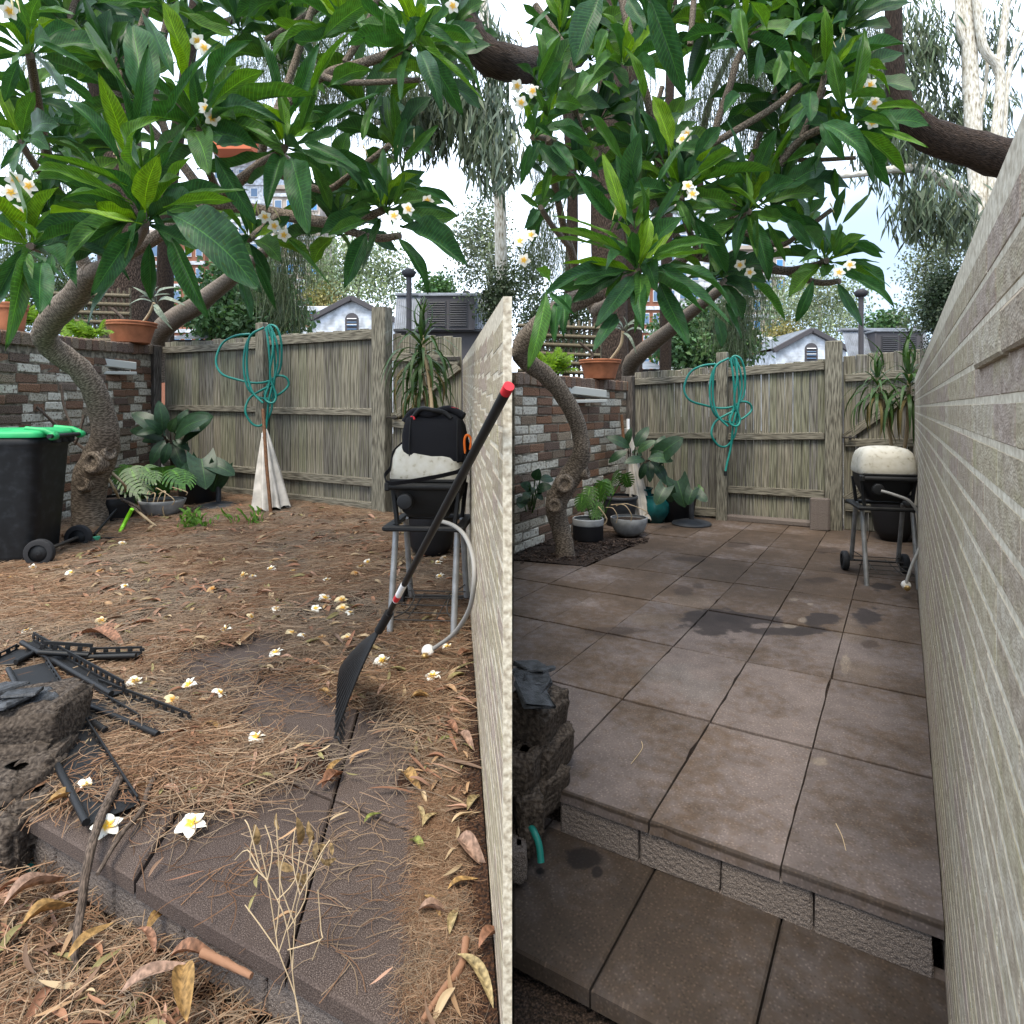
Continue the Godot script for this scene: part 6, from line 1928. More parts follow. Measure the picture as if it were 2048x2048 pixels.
# ---------------------------------------------------------------- loose things in the litter
func perforated(p0: Vector3, p1: Vector3, wide: float, high: float, label: String) -> void:
	var w := thing("edging_length", label, "edging", Vector3.ZERO, "pile of black plastic edging")
	var bx := along(p0, p1)
	var l := (p1 - p0).length()
	var o := (p0 + p1) * 0.5
	part("base_strip", boxmesh(Vector3(l, 0.006, wide), 0.002), mats["black_plastic"], w, at(o, bx))
	var n := int(l / 0.05)
	var b := MB.new()   # an upright flange with a row of holes
	b.box(Vector3(l, high * 0.3, 0.006), at(Vector3(0, high * 0.15, -wide * 0.5)), 0.001)
	b.box(Vector3(l, high * 0.3, 0.006), at(Vector3(0, high * 0.85, -wide * 0.5)), 0.001)
	for k in n + 1:
		b.box(Vector3(0.022, high * 0.42, 0.006), at(Vector3(-l * 0.5 + l * k / n, high * 0.5, -wide * 0.5)), 0.001)
	part("perforated_flange", b.mesh(), mats["black_plastic"], w, at(o, bx))
	b = MB.new()
	b.tube([Vector3(-l * 0.5, 0.012, wide * 0.5), Vector3(l * 0.5, 0.012, wide * 0.5)], [0.012], 8)
	part("beaded_edge", b.mesh(), mats["black_plastic"], w, at(o, bx))

func stick(label: String, pts: Array, r: float, mk := "twig") -> void:
	var b := MB.new()
	var ps := smooth(pts, 5)
	var rs := []
	for k in ps.size():
		rs.append(lerpf(r, r * 0.55, float(k) / ps.size()))
	b.tube(ps, rs, 8, true, 0.12)
	var label2 := label
	solo("fallen_stick", b.mesh(), mats[mk], label2, "stick")

func lift(p: Vector3, y: float) -> Vector3:
	return p + Vector3(0, y, 0)

func build_loose() -> void:
	perforated(lift(GA(55, 1310), 0.06), lift(GA(235, 1412), 0.05), 0.05, 0.05, "thin perforated black edging strip topmost across the pile")
	perforated(lift(GA(80, 1345), 0.09), lift(GA(180, 1338), 0.06), 0.03, 0.055, "near half of the bent perforated black strip")
	perforated(lift(GA(180, 1335), 0.05), lift(GA(278, 1332), 0.05), 0.06, 0.035, "bent perforated black strip pointing right from the pile")
	perforated(lift(GA(95, 1372), 0.03), lift(GA(245, 1470), 0.03), 0.12, 0.03, "flat black edging length in the middle of the pile")
	perforated(lift(GA(165, 1400), 0.03), lift(GA(348, 1475), 0.03), 0.13, 0.04, "long black edging length reaching furthest right")
	perforated(lift(GA(55, 1360), 0.06), lift(GA(225, 1650), 0.03), 0.14, 0.03, "long black edging length running towards the step")
	perforated(lift(GA(5, 1350), 0.05), lift(GA(60, 1320), 0.05), 0.13, 0.03, "short black edging length behind the stone wall")
	stick("dark forked stick lying over the step edge by the flower", [lift(GA(345, 1510), 0.03), lift(GA(300, 1590), 0.03), lift(GA(283, 1640), 0.03), lift(GA(240, 1700), 0.04), lift(GA(195, 1770), 0.03)], 0.010)
	stick("long brown branch running down over the step into the needles", [lift(GA(240, 1582), 0.04), lift(GA(205, 1660), 0.05), lift(GA(180, 1740), 0.05), P(160, 1830, 1.72), P(150, 1930, 1.62), P(160, 2040, 1.55)], 0.015)
	stick("thick grey branch at the bottom left in the needles", [P(150, 1850, 1.75), P(110, 1940, 1.66), P(40, 2040, 1.55)], 0.014)
	stick("curved brown stick beside the dividing wall near the bottom", [lift(GA(932, 1895), 0.02), lift(GA(922, 1950), 0.02), lift(GA(885, 2000), 0.02), lift(GA(845, 2060), 0.02)], 0.010, "twig_red")
	stick("thin red-brown bark strip lying near the fence", [lift(GA(512, 1085), 0.03), lift(GA(560, 1066), 0.03), lift(GA(600, 1056), 0.03)], 0.016, "twig_red")
	stick("second thin bark strip lying near the fence", [lift(GA(512, 1092), 0.03), lift(GA(580, 1066), 0.03), lift(GA(640, 1058), 0.03)], 0.012, "twig_red")
	stick("crooked brown stick left of the barbecue's legs", [lift(GA(720, 1112), 0.02), lift(GA(745, 1092), 0.03), lift(GA(775, 1078), 0.03)], 0.012, "twig_red")
	stick("short orange-brown stick lying against the foot of the step", [P(405, 1905, 1.60), P(450, 1925, 1.57), P(503, 1952, 1.53)], 0.012, "twig_red")
	# dead prunings leaning round the trunk
	var n := 0
	for e in [[[10, 740], [90, 830], [170, 898], [5.9, 5.75]], [[12, 762], [80, 820], [150, 880], [5.8, 5.7]], [[30, 750], [100, 840], [178, 908], [5.85, 5.75]], [[122, 770], [130, 820], [150, 865], [5.9, 5.75]], [[168, 830], [158, 870], [150, 890], [5.6, 5.6]]]:
		stick(["dead pruning leaning on the brick wall, topmost of five", "dead pruning leaning on the brick wall, second of five", "long dead pruning leaning from the wall to the trunk", "upright dead pruning just left of the bent trunk", "short dead pruning left of the upper scar"][n], [P(e[0][0], e[0][1], e[3][0]), P(e[1][0], e[1][1], e[3][0] - 0.05), P(e[2][0], e[2][1], e[3][1])], 0.013)
		n += 1
	n = 0
	for e in [[[207, 942], [230, 980], [248, 1026]], [[215, 940], [250, 972], [246, 1000]], [[197, 958], [203, 1000], [222, 1046]], [[193, 970], [198, 1010], [202, 1060]], [[260, 1008], [290, 1035], [314, 1058]], [[244, 1000], [275, 1015], [300, 1052]]]:
		stick(["bare stick propped right of the trunk, steepest pale one", "bare stick arching right over the black tub", "bare stick propped against the trunk's right side", "thin bare stick hanging down the trunk's right side", "pale root lying right of the green handle", "grey branch lying across the pots' foot"][n], [P(e[0][0], e[0][1], 5.85), P(e[1][0], e[1][1], 5.8), lift(GA(e[2][0], e[2][1]), 0.02)], 0.014, "twig_dry" if n < 5 else "twig")
		n += 1
	# broom, dustpan and the green handle
	var br := thing("hand_broom", "black broom with a green collar lying behind the bin", "broom")
	part("handle", tubemesh([lift(GA(188, 1082), 0.05), lift(GA(262, 1028), 0.22), P(302, 992, 5.9)], 0.012, 8, 1), mats["black_plastic"], br)
	part("collar", boxmesh(Vector3(0.03, 0.06, 0.09), 0.006), mats["dust_green"], br, at(lift(GA(188, 1090), 0.04), turn(-30)))
	part("bristles", boxmesh(Vector3(0.17, 0.06, 0.10), 0.02), mats["black_plastic"], br, at(lift(GA(168, 1092), 0.035), turn(-20)))
	var dp := thing("dustpan", "flat black dustpan lying in litter right of the broom", "dustpan")
	part("pan", boxmesh(Vector3(0.26, 0.012, 0.12), 0.004), mats["black_plastic"], dp, at(lift(GA(232, 1092), 0.012), turn(5)))
	part("rear_lip", boxmesh(Vector3(0.26, 0.04, 0.01), 0.003), mats["black_plastic"], dp, at(lift(GA(232, 1086), 0.03), turn(5)))
	var gh := thing("weeding_tool", "bright green handled weeding tool standing beside the monstera", "handle")
	part("grip", tubemesh([lift(GA(239, 1072), 0.02), P(248, 1048, 5.75), P(264, 1018, 5.7)], 0.017, 10, 1), mats["lime_plastic"], gh)
	part("ferrule", tubemesh([lift(GA(238, 1076), 0.0), lift(GA(239, 1072), 0.02)], 0.009, 8, 1), mats["wire"], gh)
	# green weeds
	for e in [[385, 1060, "green weed clump growing through litter near the fence", 26], [490, 1055, "small grey-green weed by the parasol's foot", 12], [385, 1010, "tiny green weed in front of the black pot", 6], [690, 985, "straggly weed climbing the right fence panel", 16]]:
		var w := thing("weed", e[2], "weed", GA(e[0], e[1]))
		for k in int(e[3]):
			var l := rf(0.08, 0.24) if e[3] != 6 else 0.08
			var d := Vector3(rf(-0.6, 0.6), rf(0.6, 1.2), rf(-0.6, 0.6)).normalized()
			var o := Vector3(rf(-0.14, 0.14), 0, rf(-0.1, 0.1)) * (1.0 if e[3] > 10 else 0.3)
			for q in 3:
				put_leaf(w, oval_m, o + d * l * q * 0.3, o + d * l * (0.4 + q * 0.3) + Vector3(rf(-0.05, 0.05), 0, rf(-0.05, 0.05)), Vector3(rf(-1, 1), 1, 0.5), "leaf_L", 0.7)
	# the dead seedling standing at the step
	var tw := thing("dead_seedling", "dry leafless seedling with a few tan leaves in front of the step", "plant")
	var foot := P(602, 2060, 1.40)
	var stems := [[[590, 1990], [558, 1905], [552, 1870], [535, 1760], [520, 1690]], [[590, 1990], [575, 1860], [555, 1800], [520, 1740], [495, 1700], [470, 1720]], [[585, 1940], [590, 1850], [600, 1790], [640, 1720], [650, 1690]], [[558, 1905], [585, 1820], [605, 1740], [625, 1680]], [[552, 1870], [560, 1790], [556, 1700], [552, 1640]], [[575, 1900], [640, 1880], [642, 1860], [636, 1780]], [[535, 1760], [500, 1720], [512, 1650]], [[600, 1790], [640, 1710], [660, 1680]], [[640, 1880], [625, 1920]], [[575, 1860], [610, 1800], [615, 1730]], [[535, 1760], [545, 1700], [530, 1650]], [[555, 1800], [590, 1760], [600, 1700]], [[600, 1790], [585, 1720], [590, 1660]], [[520, 1740], [500, 1660], [490, 1640]], [[558, 1905], [520, 1850], [490, 1810]], [[590, 1850], [560, 1760], [575, 1690]]]
	for s in stems:
		var ps := [foot] if s == stems[0] or s == stems[1] else []
		for k in s.size():
			ps.append(P(s[k][0], s[k][1], 1.42 + 0.02 * k))
		part("stem", tubemesh(ps, 0.0014, 6, 3), mats["twig_dry"], tw)
	leafy(mat("tan_leaf", lin(0.40, 0.27, 0.125), 0.75, tex["soft"], Vector3.ONE * 12, true), 0.3, 0.2, 0.08)
	for e in [[558, 1660, 552, 1628], [600, 1690, 596, 1645], [628, 1680, 618, 1650], [590, 1740, 560, 1728], [592, 1760, 555, 1748], [600, 1745, 602, 1770], [630, 1720, 632, 1690], [640, 1715, 660, 1730], [664, 1712, 662, 1690], [650, 1722, 668, 1718], [622, 1700, 626, 1668], [515, 1690, 510, 1655], [602, 1765, 612, 1750], [640, 1700, 652, 1690]]:
		var a := P(e[0], e[1], 1.5)
		var c := P(e[2], e[3], 1.5 + rf(-0.03, 0.03))
		var d := c - a
		put_leaf(tw, oval_m, a, a + d * rf(0.9, 1.3), Vector3(rf(-1, 1), 0.5, 1), "tan_leaf", rf(0.6, 0.95))
	# short teal hose ends at both stone walls
	solo("hose_end", tubemesh([P(38, 1690, 2.12), P(52, 1705, 2.08), P(60, 1735, 2.03), P(64, 1770, 2.0)], 0.016, 10, 5), mats["hose"], "teal hose end poking out by the left stone wall", "hose")
	solo("hose_end", tubemesh([P(1050, 1640, 2.05), P(1066, 1660, 2.0), P(1078, 1690, 1.97), P(1082, 1725, 1.95)], 0.011, 10, 5), mats["hose"], "teal hose end beside the right stone wall", "hose")
	solo("rounded_stone", stone_mesh(Vector3(0.05, 0.10, 0.1), 77), mats["riser"], "pale grey rounded stone at the swept yard's lower left", "stone", at(P(1038, 1715, 1.98)))
	solo("rounded_stone", stone_mesh(Vector3(0.10, 0.14, 0.15), 78), mats["riser"], "pale grey rounded stone below the left stone wall", "stone", at(P(12, 1760, 2.0)))
	# the loose block against the swept yard's fence
	var bk := MB.new()
	bk.box(Vector3(0.19, 0.34, 0.12), Transform3D(), 0.01)
	bk.jitter(rng, 0.004)
	solo("concrete_block", bk.mesh(), mats["riser"], "brown concrete block stood on end against the fence", "block", at(lift(GB(1640, 1059), 0.17), turn(-30)))
	# a dry strand or two left on the swept paving
	stick("pale dry needle curl on the swept slabs", [lift(GB(1283, 1485), 0.004), lift(GB(1284, 1500), 0.004), lift(GB(1262, 1530), 0.004)], 0.0016, "twig_dry")
	stick("pale dry needle on the front right slab", [lift(GB(1672, 1650), 0.004), lift(GB(1684, 1675), 0.004), lift(GB(1692, 1704), 0.004)], 0.0016, "twig_dry")

const FALLEN := [[80, 1132], [66, 1145], [20, 1165], [142, 1156], [200, 1152], [195, 1123], [246, 1095], [250, 1182], [487, 1160], [506, 1161], [425, 1190], [203, 1254], [53, 1272], [452, 1271], [503, 1245], [123, 1390], [140, 1362], [190, 1385], [270, 1378], [378, 1383], [345, 1418], [440, 1400], [150, 1448], [175, 1465], [514, 1492], [543, 1147], [588, 1151], [655, 1170], [712, 1158], [721, 1142], [735, 1134], [650, 1206], [684, 1212], [632, 1227], [653, 1221], [685, 1228], [701, 1236], [553, 1229], [585, 1277], [608, 1284], [640, 1289], [695, 1289], [552, 1317], [765, 1336], [865, 1366], [895, 1307], [890, 1125], [877, 1134], [880, 1162], [810, 1207], [175, 1595], [214, 1672], [383, 1668]]
const FALLEN_SAYS := {0: "fallen white flower just right of the bin's near wheel", 2: "fallen white flower at the far left edge below the bin", 6: "fallen white flower on the dustpan's right", 11: "fallen yellow-hearted flower midway down the left yard", 12: "fallen flower at the top end of the edging pile", 13: "single fallen flower alone right of the bent strip", 15: "yellowed fallen flower lying on the edging pile", 17: "white flower lying on the middle edging length", 18: "fallen flower just right of the edging pile", 19: "fallen yellow-hearted flower on the bare slab", 20: "fallen flower above the end of the longest edging length", 24: "white flower folded up, alone left of the rake's teeth", 42: "fallen flower alone left of the rake's fan", 43: "wide open yellow-hearted flower right of the rake's head", 44: "half-closed white flower right of the rake, near the wall", 45: "white flower by the gas hose's end", 49: "small flower under the littered yard's barbecue", 50: "white flower lying by the end of the long edging", 51: "large open flower on the step edge beside two sticks", 52: "large white flower alone on the front slab"}

const MARKS := [[60, 1130, "the bin's near wheel"], [232, 1092, "the dustpan"], [170, 1345, "the edging pile"], [690, 1400, "the rake's head"], [790, 1275, "the barbecue's left leg"], [903, 1285, "the barbecue's right leg"], [535, 1040, "the propped parasol"], [348, 1475, "the longest edging's tip"], [225, 1650, "the edging end at the step"], [600, 1950, "the dead seedling"], [930, 1900, "the curved stick by the wall"], [100, 1900, "the bottom-left branches"]]
const ORDER := ["nearest", "second nearest", "third nearest", "fourth nearest", "fifth nearest", "sixth nearest", "seventh nearest", "eighth nearest", "ninth nearest", "tenth nearest", "eleventh nearest", "twelfth nearest", "thirteenth nearest", "fourteenth nearest", "fifteenth nearest"]

func say_which(spots: Array, words: Array) -> Array:   # tells alike things apart by the landmark they lie by, the side and the order
	var out := []
	out.resize(spots.size())
	var piles := {}
	for k in spots.size():
		var best := 0
		for m in MARKS.size():
			if Vector2(spots[k][0] - MARKS[m][0], (spots[k][1] - MARKS[m][1]) * 1.6).length() < Vector2(spots[k][0] - MARKS[best][0], (spots[k][1] - MARKS[best][1]) * 1.6).length():
				best = m
		var d := Vector2(spots[k][0] - MARKS[best][0], spots[k][1] - MARKS[best][1])
		var side := ("right of " if d.x > 0 else "left of ") if absf(d.x) > absf(d.y) * 1.2 else ("in front of " if d.y > 0 else "behind ")
		var key: String = words[k] + " " + side + MARKS[best][2]
		if not piles.has(key):
			piles[key] = []
		piles[key].append([d.length(), k])
	for key in piles:
		piles[key].sort()
		for j in piles[key].size():
			out[piles[key][j][1]] = key + (", " + ORDER[mini(j, 14)] + " to it" if piles[key].size() > 1 else "")
	return out

func build_fallen() -> void:
	leafy(mat("petal_old", lin(0.80, 0.68, 0.46), 0.7), 0.2, 0.18, 0.1)
	leafy(mat("petal_brown", lin(0.52, 0.34, 0.18), 0.8), 0.15, 0.1, 0.05)
	var fw := []
	for k in FALLEN.size():
		fw.append("fallen white flower")
	var fsay := say_which(FALLEN, fw)
	for k in FALLEN.size():
		var e: Array = FALLEN[k]
		var p := GA(e[0], e[1])
		var big := 0.095 if k >= 43 and k <= 44 or k >= 50 else rf(0.075, 0.095)
		p.y += 0.03
		var up := Vector3(rf(-0.6, 0.6), 1.0, rf(-0.1, 0.8)).normalized()
		var label: String = FALLEN_SAYS.get(k, fsay[k])
		solo("fallen_flower", flower_m, mats[["petal", "petal", "petal_old", "petal", "petal_brown", "petal_old"][k % 6] if k < 43 else "petal"], label, "flower", Transform3D(Basis(Quaternion(Vector3.UP, up)) * Basis(Vector3.UP, rf(0, TAU)) * Basis.from_scale(Vector3(1, rf(0.8, 2.2), rf(0.6, 1.0)) * big), p), "flowers fallen in the littered yard")
	var kinds := [dry_leaf_mesh(0.30, 0.5, 0.2), dry_leaf_mesh(0.42, 0.8, -0.2), dry_leaf_mesh(0.22, 0.4, 0.4)]
	for e in [["dl_a", lin(0.40, 0.20, 0.12)], ["dl_b", lin(0.50, 0.30, 0.11)], ["dl_c", lin(0.47, 0.30, 0.22)], ["dl_d", lin(0.52, 0.40, 0.20)], ["dl_e", lin(0.30, 0.34, 0.08)]]:
		leafy(mat(e[0], e[1], 0.7, tex["soft"], Vector3.ONE * 9, true), 0.2, 0.12, 0.05)
	var says := {"dl_a": ["reddish dead leaf lying on the litter", "reddish dead leaves"], "dl_b": ["orange dead leaf lying on the litter", "orange dead leaves"], "dl_c": ["pinkish dead gum leaf lying on the litter", "pinkish dead leaves"], "dl_d": ["straw-coloured dead leaf lying on the litter", "straw-coloured dead leaves"], "dl_e": ["yellow-green fallen leaf lying on the litter", "yellow-green fallen leaves"]}
	var spots := [[120, 1820, "dl_c", 0.13, 70, -0.05], [75, 1800, "dl_c", 0.16, 60, -0.05], [310, 1975, "dl_c", 0.15, 30, -0.04], [385, 1935, "dl_a", 0.11, 10, -0.03], [300, 1900, "dl_a", 0.12, -40, -0.04], [365, 2010, "dl_b", 0.14, -60, -0.04], [100, 1850, "dl_b", 0.13, 60, -0.04], [180, 1900, "dl_b", 0.12, 65, -0.03], [320, 1860, "dl_b", 0.09, 80, -0.02], [140, 1615, "dl_b", 0.13, 40, 0.02], [240, 1558, "dl_a", 0.10, 5, 0.02], [820, 1575, "dl_b", 0.12, -50, 0.02], [665, 1545, "dl_b", 0.12, 75, 0.02], [668, 1570, "dl_a", 0.12, 70, 0.02], [745, 1640, "dl_e", 0.07, 50, 0.01], [835, 1702, "dl_e", 0.08, -40, 0.01], [870, 1825, "dl_b", 0.09, -55, 0.02], [870, 1840, "dl_c", 0.09, 15, 0.02], [905, 1855, "dl_d", 0.09, 80, 0.02], [985, 1900, "dl_a", 0.09, 50, 0.03], [960, 1980, "dl_d", 0.16, -55, 0.03], [925, 1780, "dl_b", 0.09, 25, 0.02], [860, 1650, "dl_d", 0.09, 60, 0.02], [845, 1640, "dl_d", 0.08, -70, 0.02], [650, 1398, "dl_b", 0.08, -20, 0.02], [893, 1490, "dl_e", 0.08, 30, 0.02], [905, 1470, "dl_a", 0.12, -60, 0.03], [930, 1500, "dl_c", 0.11, -50, 0.03], [845, 1410, "dl_b", 0.10, 15, 0.03], [930, 1320, "dl_a", 0.10, 50, 0.03], [745, 1315, "dl_d", 0.20, 10, 0.03], [330, 1345, "dl_c", 0.10, 80, 0.02], [285, 1475, "dl_d", 0.12, 5, 0.02], [430, 1465, "dl_b", 0.11, -20, 0.02], [300, 1500, "dl_c", 0.14, 70, 0.02], [230, 1265, "dl_a", 0.22, -10, 0.02], [300, 1258, "dl_a", 0.2, 8, 0.02], [210, 1290, "dl_a", 0.34, -22, 0.03], [940, 1720, "dl_c", 0.14, -50, 0.02], [945, 1615, "dl_d", 0.11, 70, 0.02]]
	var kindword := {"dl_a": "reddish dead leaf", "dl_b": "orange dead leaf", "dl_c": "pinkish dead leaf", "dl_d": "straw-coloured dead leaf", "dl_e": "yellow-green fallen leaf"}
	var lw := []
	for e in spots:
		lw.append(kindword[e[2]])
	var lsay := say_which(spots, lw)
	for n in spots.size():
		var e: Array = spots[n]
		var p := GA(e[0], e[1])
		if e[5] < 0.0:
			p = P(e[0], e[1], F * (EYE + 0.10) / (e[1] - CY))
			p.y = -0.07
		else:
			p.y += e[5]
		solo("dead_leaf", kinds[rng.randi() % 3], mats[e[2]], lsay[n], "leaf", at(p, turn(e[4], rf(-10, 10), rf(-10, 10)).scaled(Vector3(1, 1, 1) * e[3])), says[e[2]][1])

# ---------------------------------------------------------------- along the brick walls
func terracotta(label: String, p: Vector3, r: float, hh: float) -> void:
	var w := pot("terracotta_pot", label, p, [Vector2(0, 0), Vector2(r * 0.72, 0), Vector2(r * 0.74, 0.01), Vector2(r * 0.93, hh * 0.78), Vector2(r * 1.0, hh * 0.79), Vector2(r * 1.02, hh * 0.85), Vector2(r * 0.97, hh * 0.88), Vector2(r * 1.03, hh * 0.93), Vector2(r * 1.03, hh), Vector2(r * 0.93, hh)], "terracotta", 36)

func build_wall_things() -> void:
	var pa := P(262, 688, 7.55)
	pa.y = ya(7.55) + 1.785
	terracotta("round terracotta bowl on the brick wall above the clothes line", pa, 0.27, 0.25)
	var pa2 := P(22, 668, 5.75)
	pa2.y = ya(5.75) + 1.785
	terracotta("terracotta pot on the brick wall at the far left", pa2, 0.13, 0.27)
	var pb := P(1200, 742, 7.3)
	pb.y = 1.645
	terracotta("round terracotta bowl on the swept yard's brick wall", pb, 0.235, 0.22)
	leafy(mat("agave", lin(0.30, 0.36, 0.27), 0.5, tex["soft"], Vector3(2, 2, 1)), 0.2, 0.2, 0.1)
	for side in 2:
		var w := thing("agave", ["striped agave growing in the littered yard's terracotta bowl", "striped agave growing in the swept yard's terracotta bowl"][side], "plant")
		var off := Vector2(0, 0) if side == 0 else Vector2(940, 68)
		var sc := 1.0 if side == 0 else 0.86
		var z := 7.4 if side == 0 else 7.2
		for e in [[308, 603, 265, 572], [306, 605, 258, 605], [310, 604, 312, 572], [314, 604, 352, 570], [315, 607, 372, 608], [312, 610, 340, 655], [308, 610, 335, 640], [310, 606, 335, 585], [305, 606, 280, 590]]:
			var a := Vector2(1246 + 0.86 * (e[0] - 308), 660 + 0.86 * (e[1] - 603)) if side == 1 else Vector2(e[0], e[1])
			var c := Vector2(1246 + 0.86 * (e[2] - 308), 660 + 0.86 * (e[3] - 603)) if side == 1 else Vector2(e[2], e[3])
			put_leaf(w, blade_m, P(a.x, a.y, z), P(c.x, c.y, z - 0.15), Vector3(rf(-0.3, 0.3), 0.6, 1), "agave", 1.7)
		var r0 := P(308, 606, z) if side == 0 else P(1246, 662, z)
		var r1 := (pa if side == 0 else pb) + Vector3(0.12, 0.22, 0)
		stalk(w, [r1, r1.lerp(r0, 0.5) + Vector3(0.04, 0, 0.03), r0], 0.018, "twig_dry")
		stalk(w, [r1 + Vector3(-0.28, 0, 0), r1 + Vector3(-0.2, 0.06, 0), r1 + Vector3(-0.35, 0.2, 0.0)], 0.016, "twig")
	# retractable clothes line
	for side in 2:
		var z := 6.75 if side == 0 else 6.6
		var a := P(182, 722, z) if side == 0 else P(1126, 778, z)
		var c := P(270, 732, z + 0.55) if side == 0 else P(1210, 788, z + 0.55)
		var w := thing("clothes_line", ["folded clothes line bracket on the littered yard's brick wall", "folded clothes line bracket on the swept yard's brick wall"][side], "clothes line")
		var bx := along(a, c)
		var l := (c - a).length()
		part("upper_slat", boxmesh(Vector3(l, 0.085, 0.05), 0.006), mats["aluminium"], w, at((a + c) * 0.5 + Vector3(0, 0.0, 0), bx))
		part("lower_slat", boxmesh(Vector3(l * 0.86, 0.035, 0.05), 0.005), mats["aluminium"], w, at((a + c) * 0.5 + bx.x * 0.06 + Vector3(0, -0.10, 0.02), bx * turn(0, 0, 4)))
		part("end_cap", boxmesh(Vector3(0.11, 0.12, 0.08), 0.02), mats["pot_black"], w, at(a, bx))
		part("arm", boxmesh(Vector3(l * 0.7, 0.012, 0.02), 0.002), mats["wire"], w, at((a + c) * 0.5 + Vector3(0, -0.06, 0), bx))
	# timber trellis behind the walls
	for side in 2:
		var w := thing("trellis", ["square timber trellis rising behind the littered yard's brick wall", "square timber trellis rising behind the swept yard's brick wall"][side], "trellis")
		var z := 8.8
		var x0 := 130.0 if side == 0 else 1085.0
		var x1 := 260.0 if side == 0 else 1200.0
		var y0 := 590.0 if side == 0 else 655.0
		var y1 := 680.0 if side == 0 else 745.0
		for k in 6:
			var y := lerpf(y0, y1, k / 5.0)
			part("lath", tubemesh([P(x0 - 50, y - 4, z), P(x1, y + 2, z)], 0.028, 4, 1), mats["trellis"], w)
		for k in 12:
			var x := lerpf(x0, x1, k / 11.0)
			part("lath", tubemesh([P(x, y0 - (14 if k % 2 else 8), z + 0.04), P(x, y1 + 30, z + 0.04)], 0.020, 4, 1), mats["trellis"], w)
	# ferns on the wall tops
	for e in [[70, 640, 6.2, "pale fern on the brick wall left of the bent trunk", 0], [170, 665, 6.9, "pale fern on the brick wall by the terracotta bowl", 0], [1100, 735, 6.7, "pale fern on the swept yard's brick wall", 1]]:
		var w := thing("fern", e[3], "fern")
		for k in 26:
			var a := P(e[0] + rf(-30, 30), e[1] + rf(0, 6), e[2] + 0.15)
			var d := Vector3(rf(-1, 1), rf(0.1, 0.9), rf(-0.4, 0.6)).normalized() * rf(0.12, 0.26)
			put_leaf(w, split_m, a, a + d, Vector3(0, 1, 0.8), "leaf_Y", 0.6)

# ---------------------------------------------------------------- beyond the fences
func leaf_clump(n: int, r: float, l: float, w: float, droop: float) -> ArrayMesh:
	var b := MB.new()
	for k in n:
		var c := ball(r)
		var d := (ball(1.0) + Vector3(0, -droop, 0)).normalized()
		var s := d.cross(ball(1.0) + Vector3(0.01, 0, 0)).normalized()
		var ll := l * rf(0.6, 1.2)
		var nn := d.cross(s).normalized()
		b.tint = Color.WHITE * rf(0.6, 1.25)
		var a := b.pt(c, nn, Vector2.ZERO)
		b.pt(c + d * ll * 0.45 + s * w * 0.5 + nn * w * 0.2, nn, Vector2.ZERO)
		b.pt(c + d * ll - Vector3(0, ll * 0.1, 0), nn, Vector2.ZERO)
		b.pt(c + d * ll * 0.45 - s * w * 0.5 + nn * w * 0.2, nn, Vector2.ZERO)
		b.tri(a, a + 1, a + 2)
		b.tri(a, a + 2, a + 3)
	return b.mesh()

func oak_clump() -> ArrayMesh:   # hanging she-oak needles
	var b := MB.new()
	for k in 40:
		var p := ball(0.25)
		var d := Vector3(rf(-0.5, 0.5), rf(-1.2, 0.1), rf(-0.5, 0.5)).normalized()
		var s := Vector3(-d.z, 0, d.x).normalized() * 0.0028
		b.tint = Color.WHITE * rf(0.6, 1.2)
		var last := -1
		for i in 4:
			var a := b.pt(p - s, Vector3.BACK, Vector2.ZERO)
			b.pt(p + s, Vector3.BACK, Vector2.ZERO)
			if last >= 0:
				b.tri(last, last + 1, a + 1)
				b.tri(last, a + 1, a)
			last = a
			p += d * 0.10
			d = (d + Vector3(0, -0.25, 0)).normalized()
	return b.mesh()

var clumps := {}

func tree(called: String, label: String, trunk: Array, limbs: Array, bark: String, kind: String, blobs: Array, tone: Color, per := 1.0) -> Node3D:
	# trunk and limbs: [x, y, z, radius px]; blobs of foliage: [x, y, z, rx px, ry px, count, size]
	var t := thing(called, label, "tree")
	var ps := []
	var rs := []
	for e in trunk:
		ps.append(P(e[0], e[1], e[2]))
		rs.append(e[3] * e[2] / F)
	if ps.size():
		var b := MB.new()
		b.tube(smooth(ps, 4), spread(rs, 4), 14, true, 0.04)
		part("trunk", b.mesh(), mats[bark], t)
	for l in limbs:
		var b := MB.new()
		limb(b, l, false, 9, 0.04)
		part("limb", b.mesh(), mats[bark], t)
	var xs := []
	var cs := []
	for e in blobs:
		var c := P(e[0], e[1], e[2])
		for k in int(e[5] * per):
			var d := ball(1.0)
			d = d * (0.55 + 0.45 * d.length())
			var p := c + Vector3(d.x * e[3] * e[2] / F, d.y * e[4] * e[2] / F, d.z * e[3] * e[2] / F)
			if CX + p.x / -p.z * F > 1016.0 and trunk.size() and trunk[0][0] < 1024:
				continue
			xs.append(at(p, Basis(Vector3.UP, rf(0, TAU)).scaled(Vector3.ONE * e[6] * rf(0.7, 1.3))))
			var f := rf(0.6, 1.3)
			cs.append(Color(tone.r * f * rf(0.9, 1.1), tone.g * f, tone.b * f * rf(0.8, 1.2)))
	if xs.size():
		many("crown", clumps[kind], mats["foliage"], xs, cs, t)
	return t

func slab_at(parent: Node3D, called: String, c: Vector3, size: Vector3, mk: String, yaw := 0.0, bev := 0.0) -> MeshInstance3D:
	return part(called, boxmesh(size, bev), mats[mk], parent, at(c, turn(yaw)))

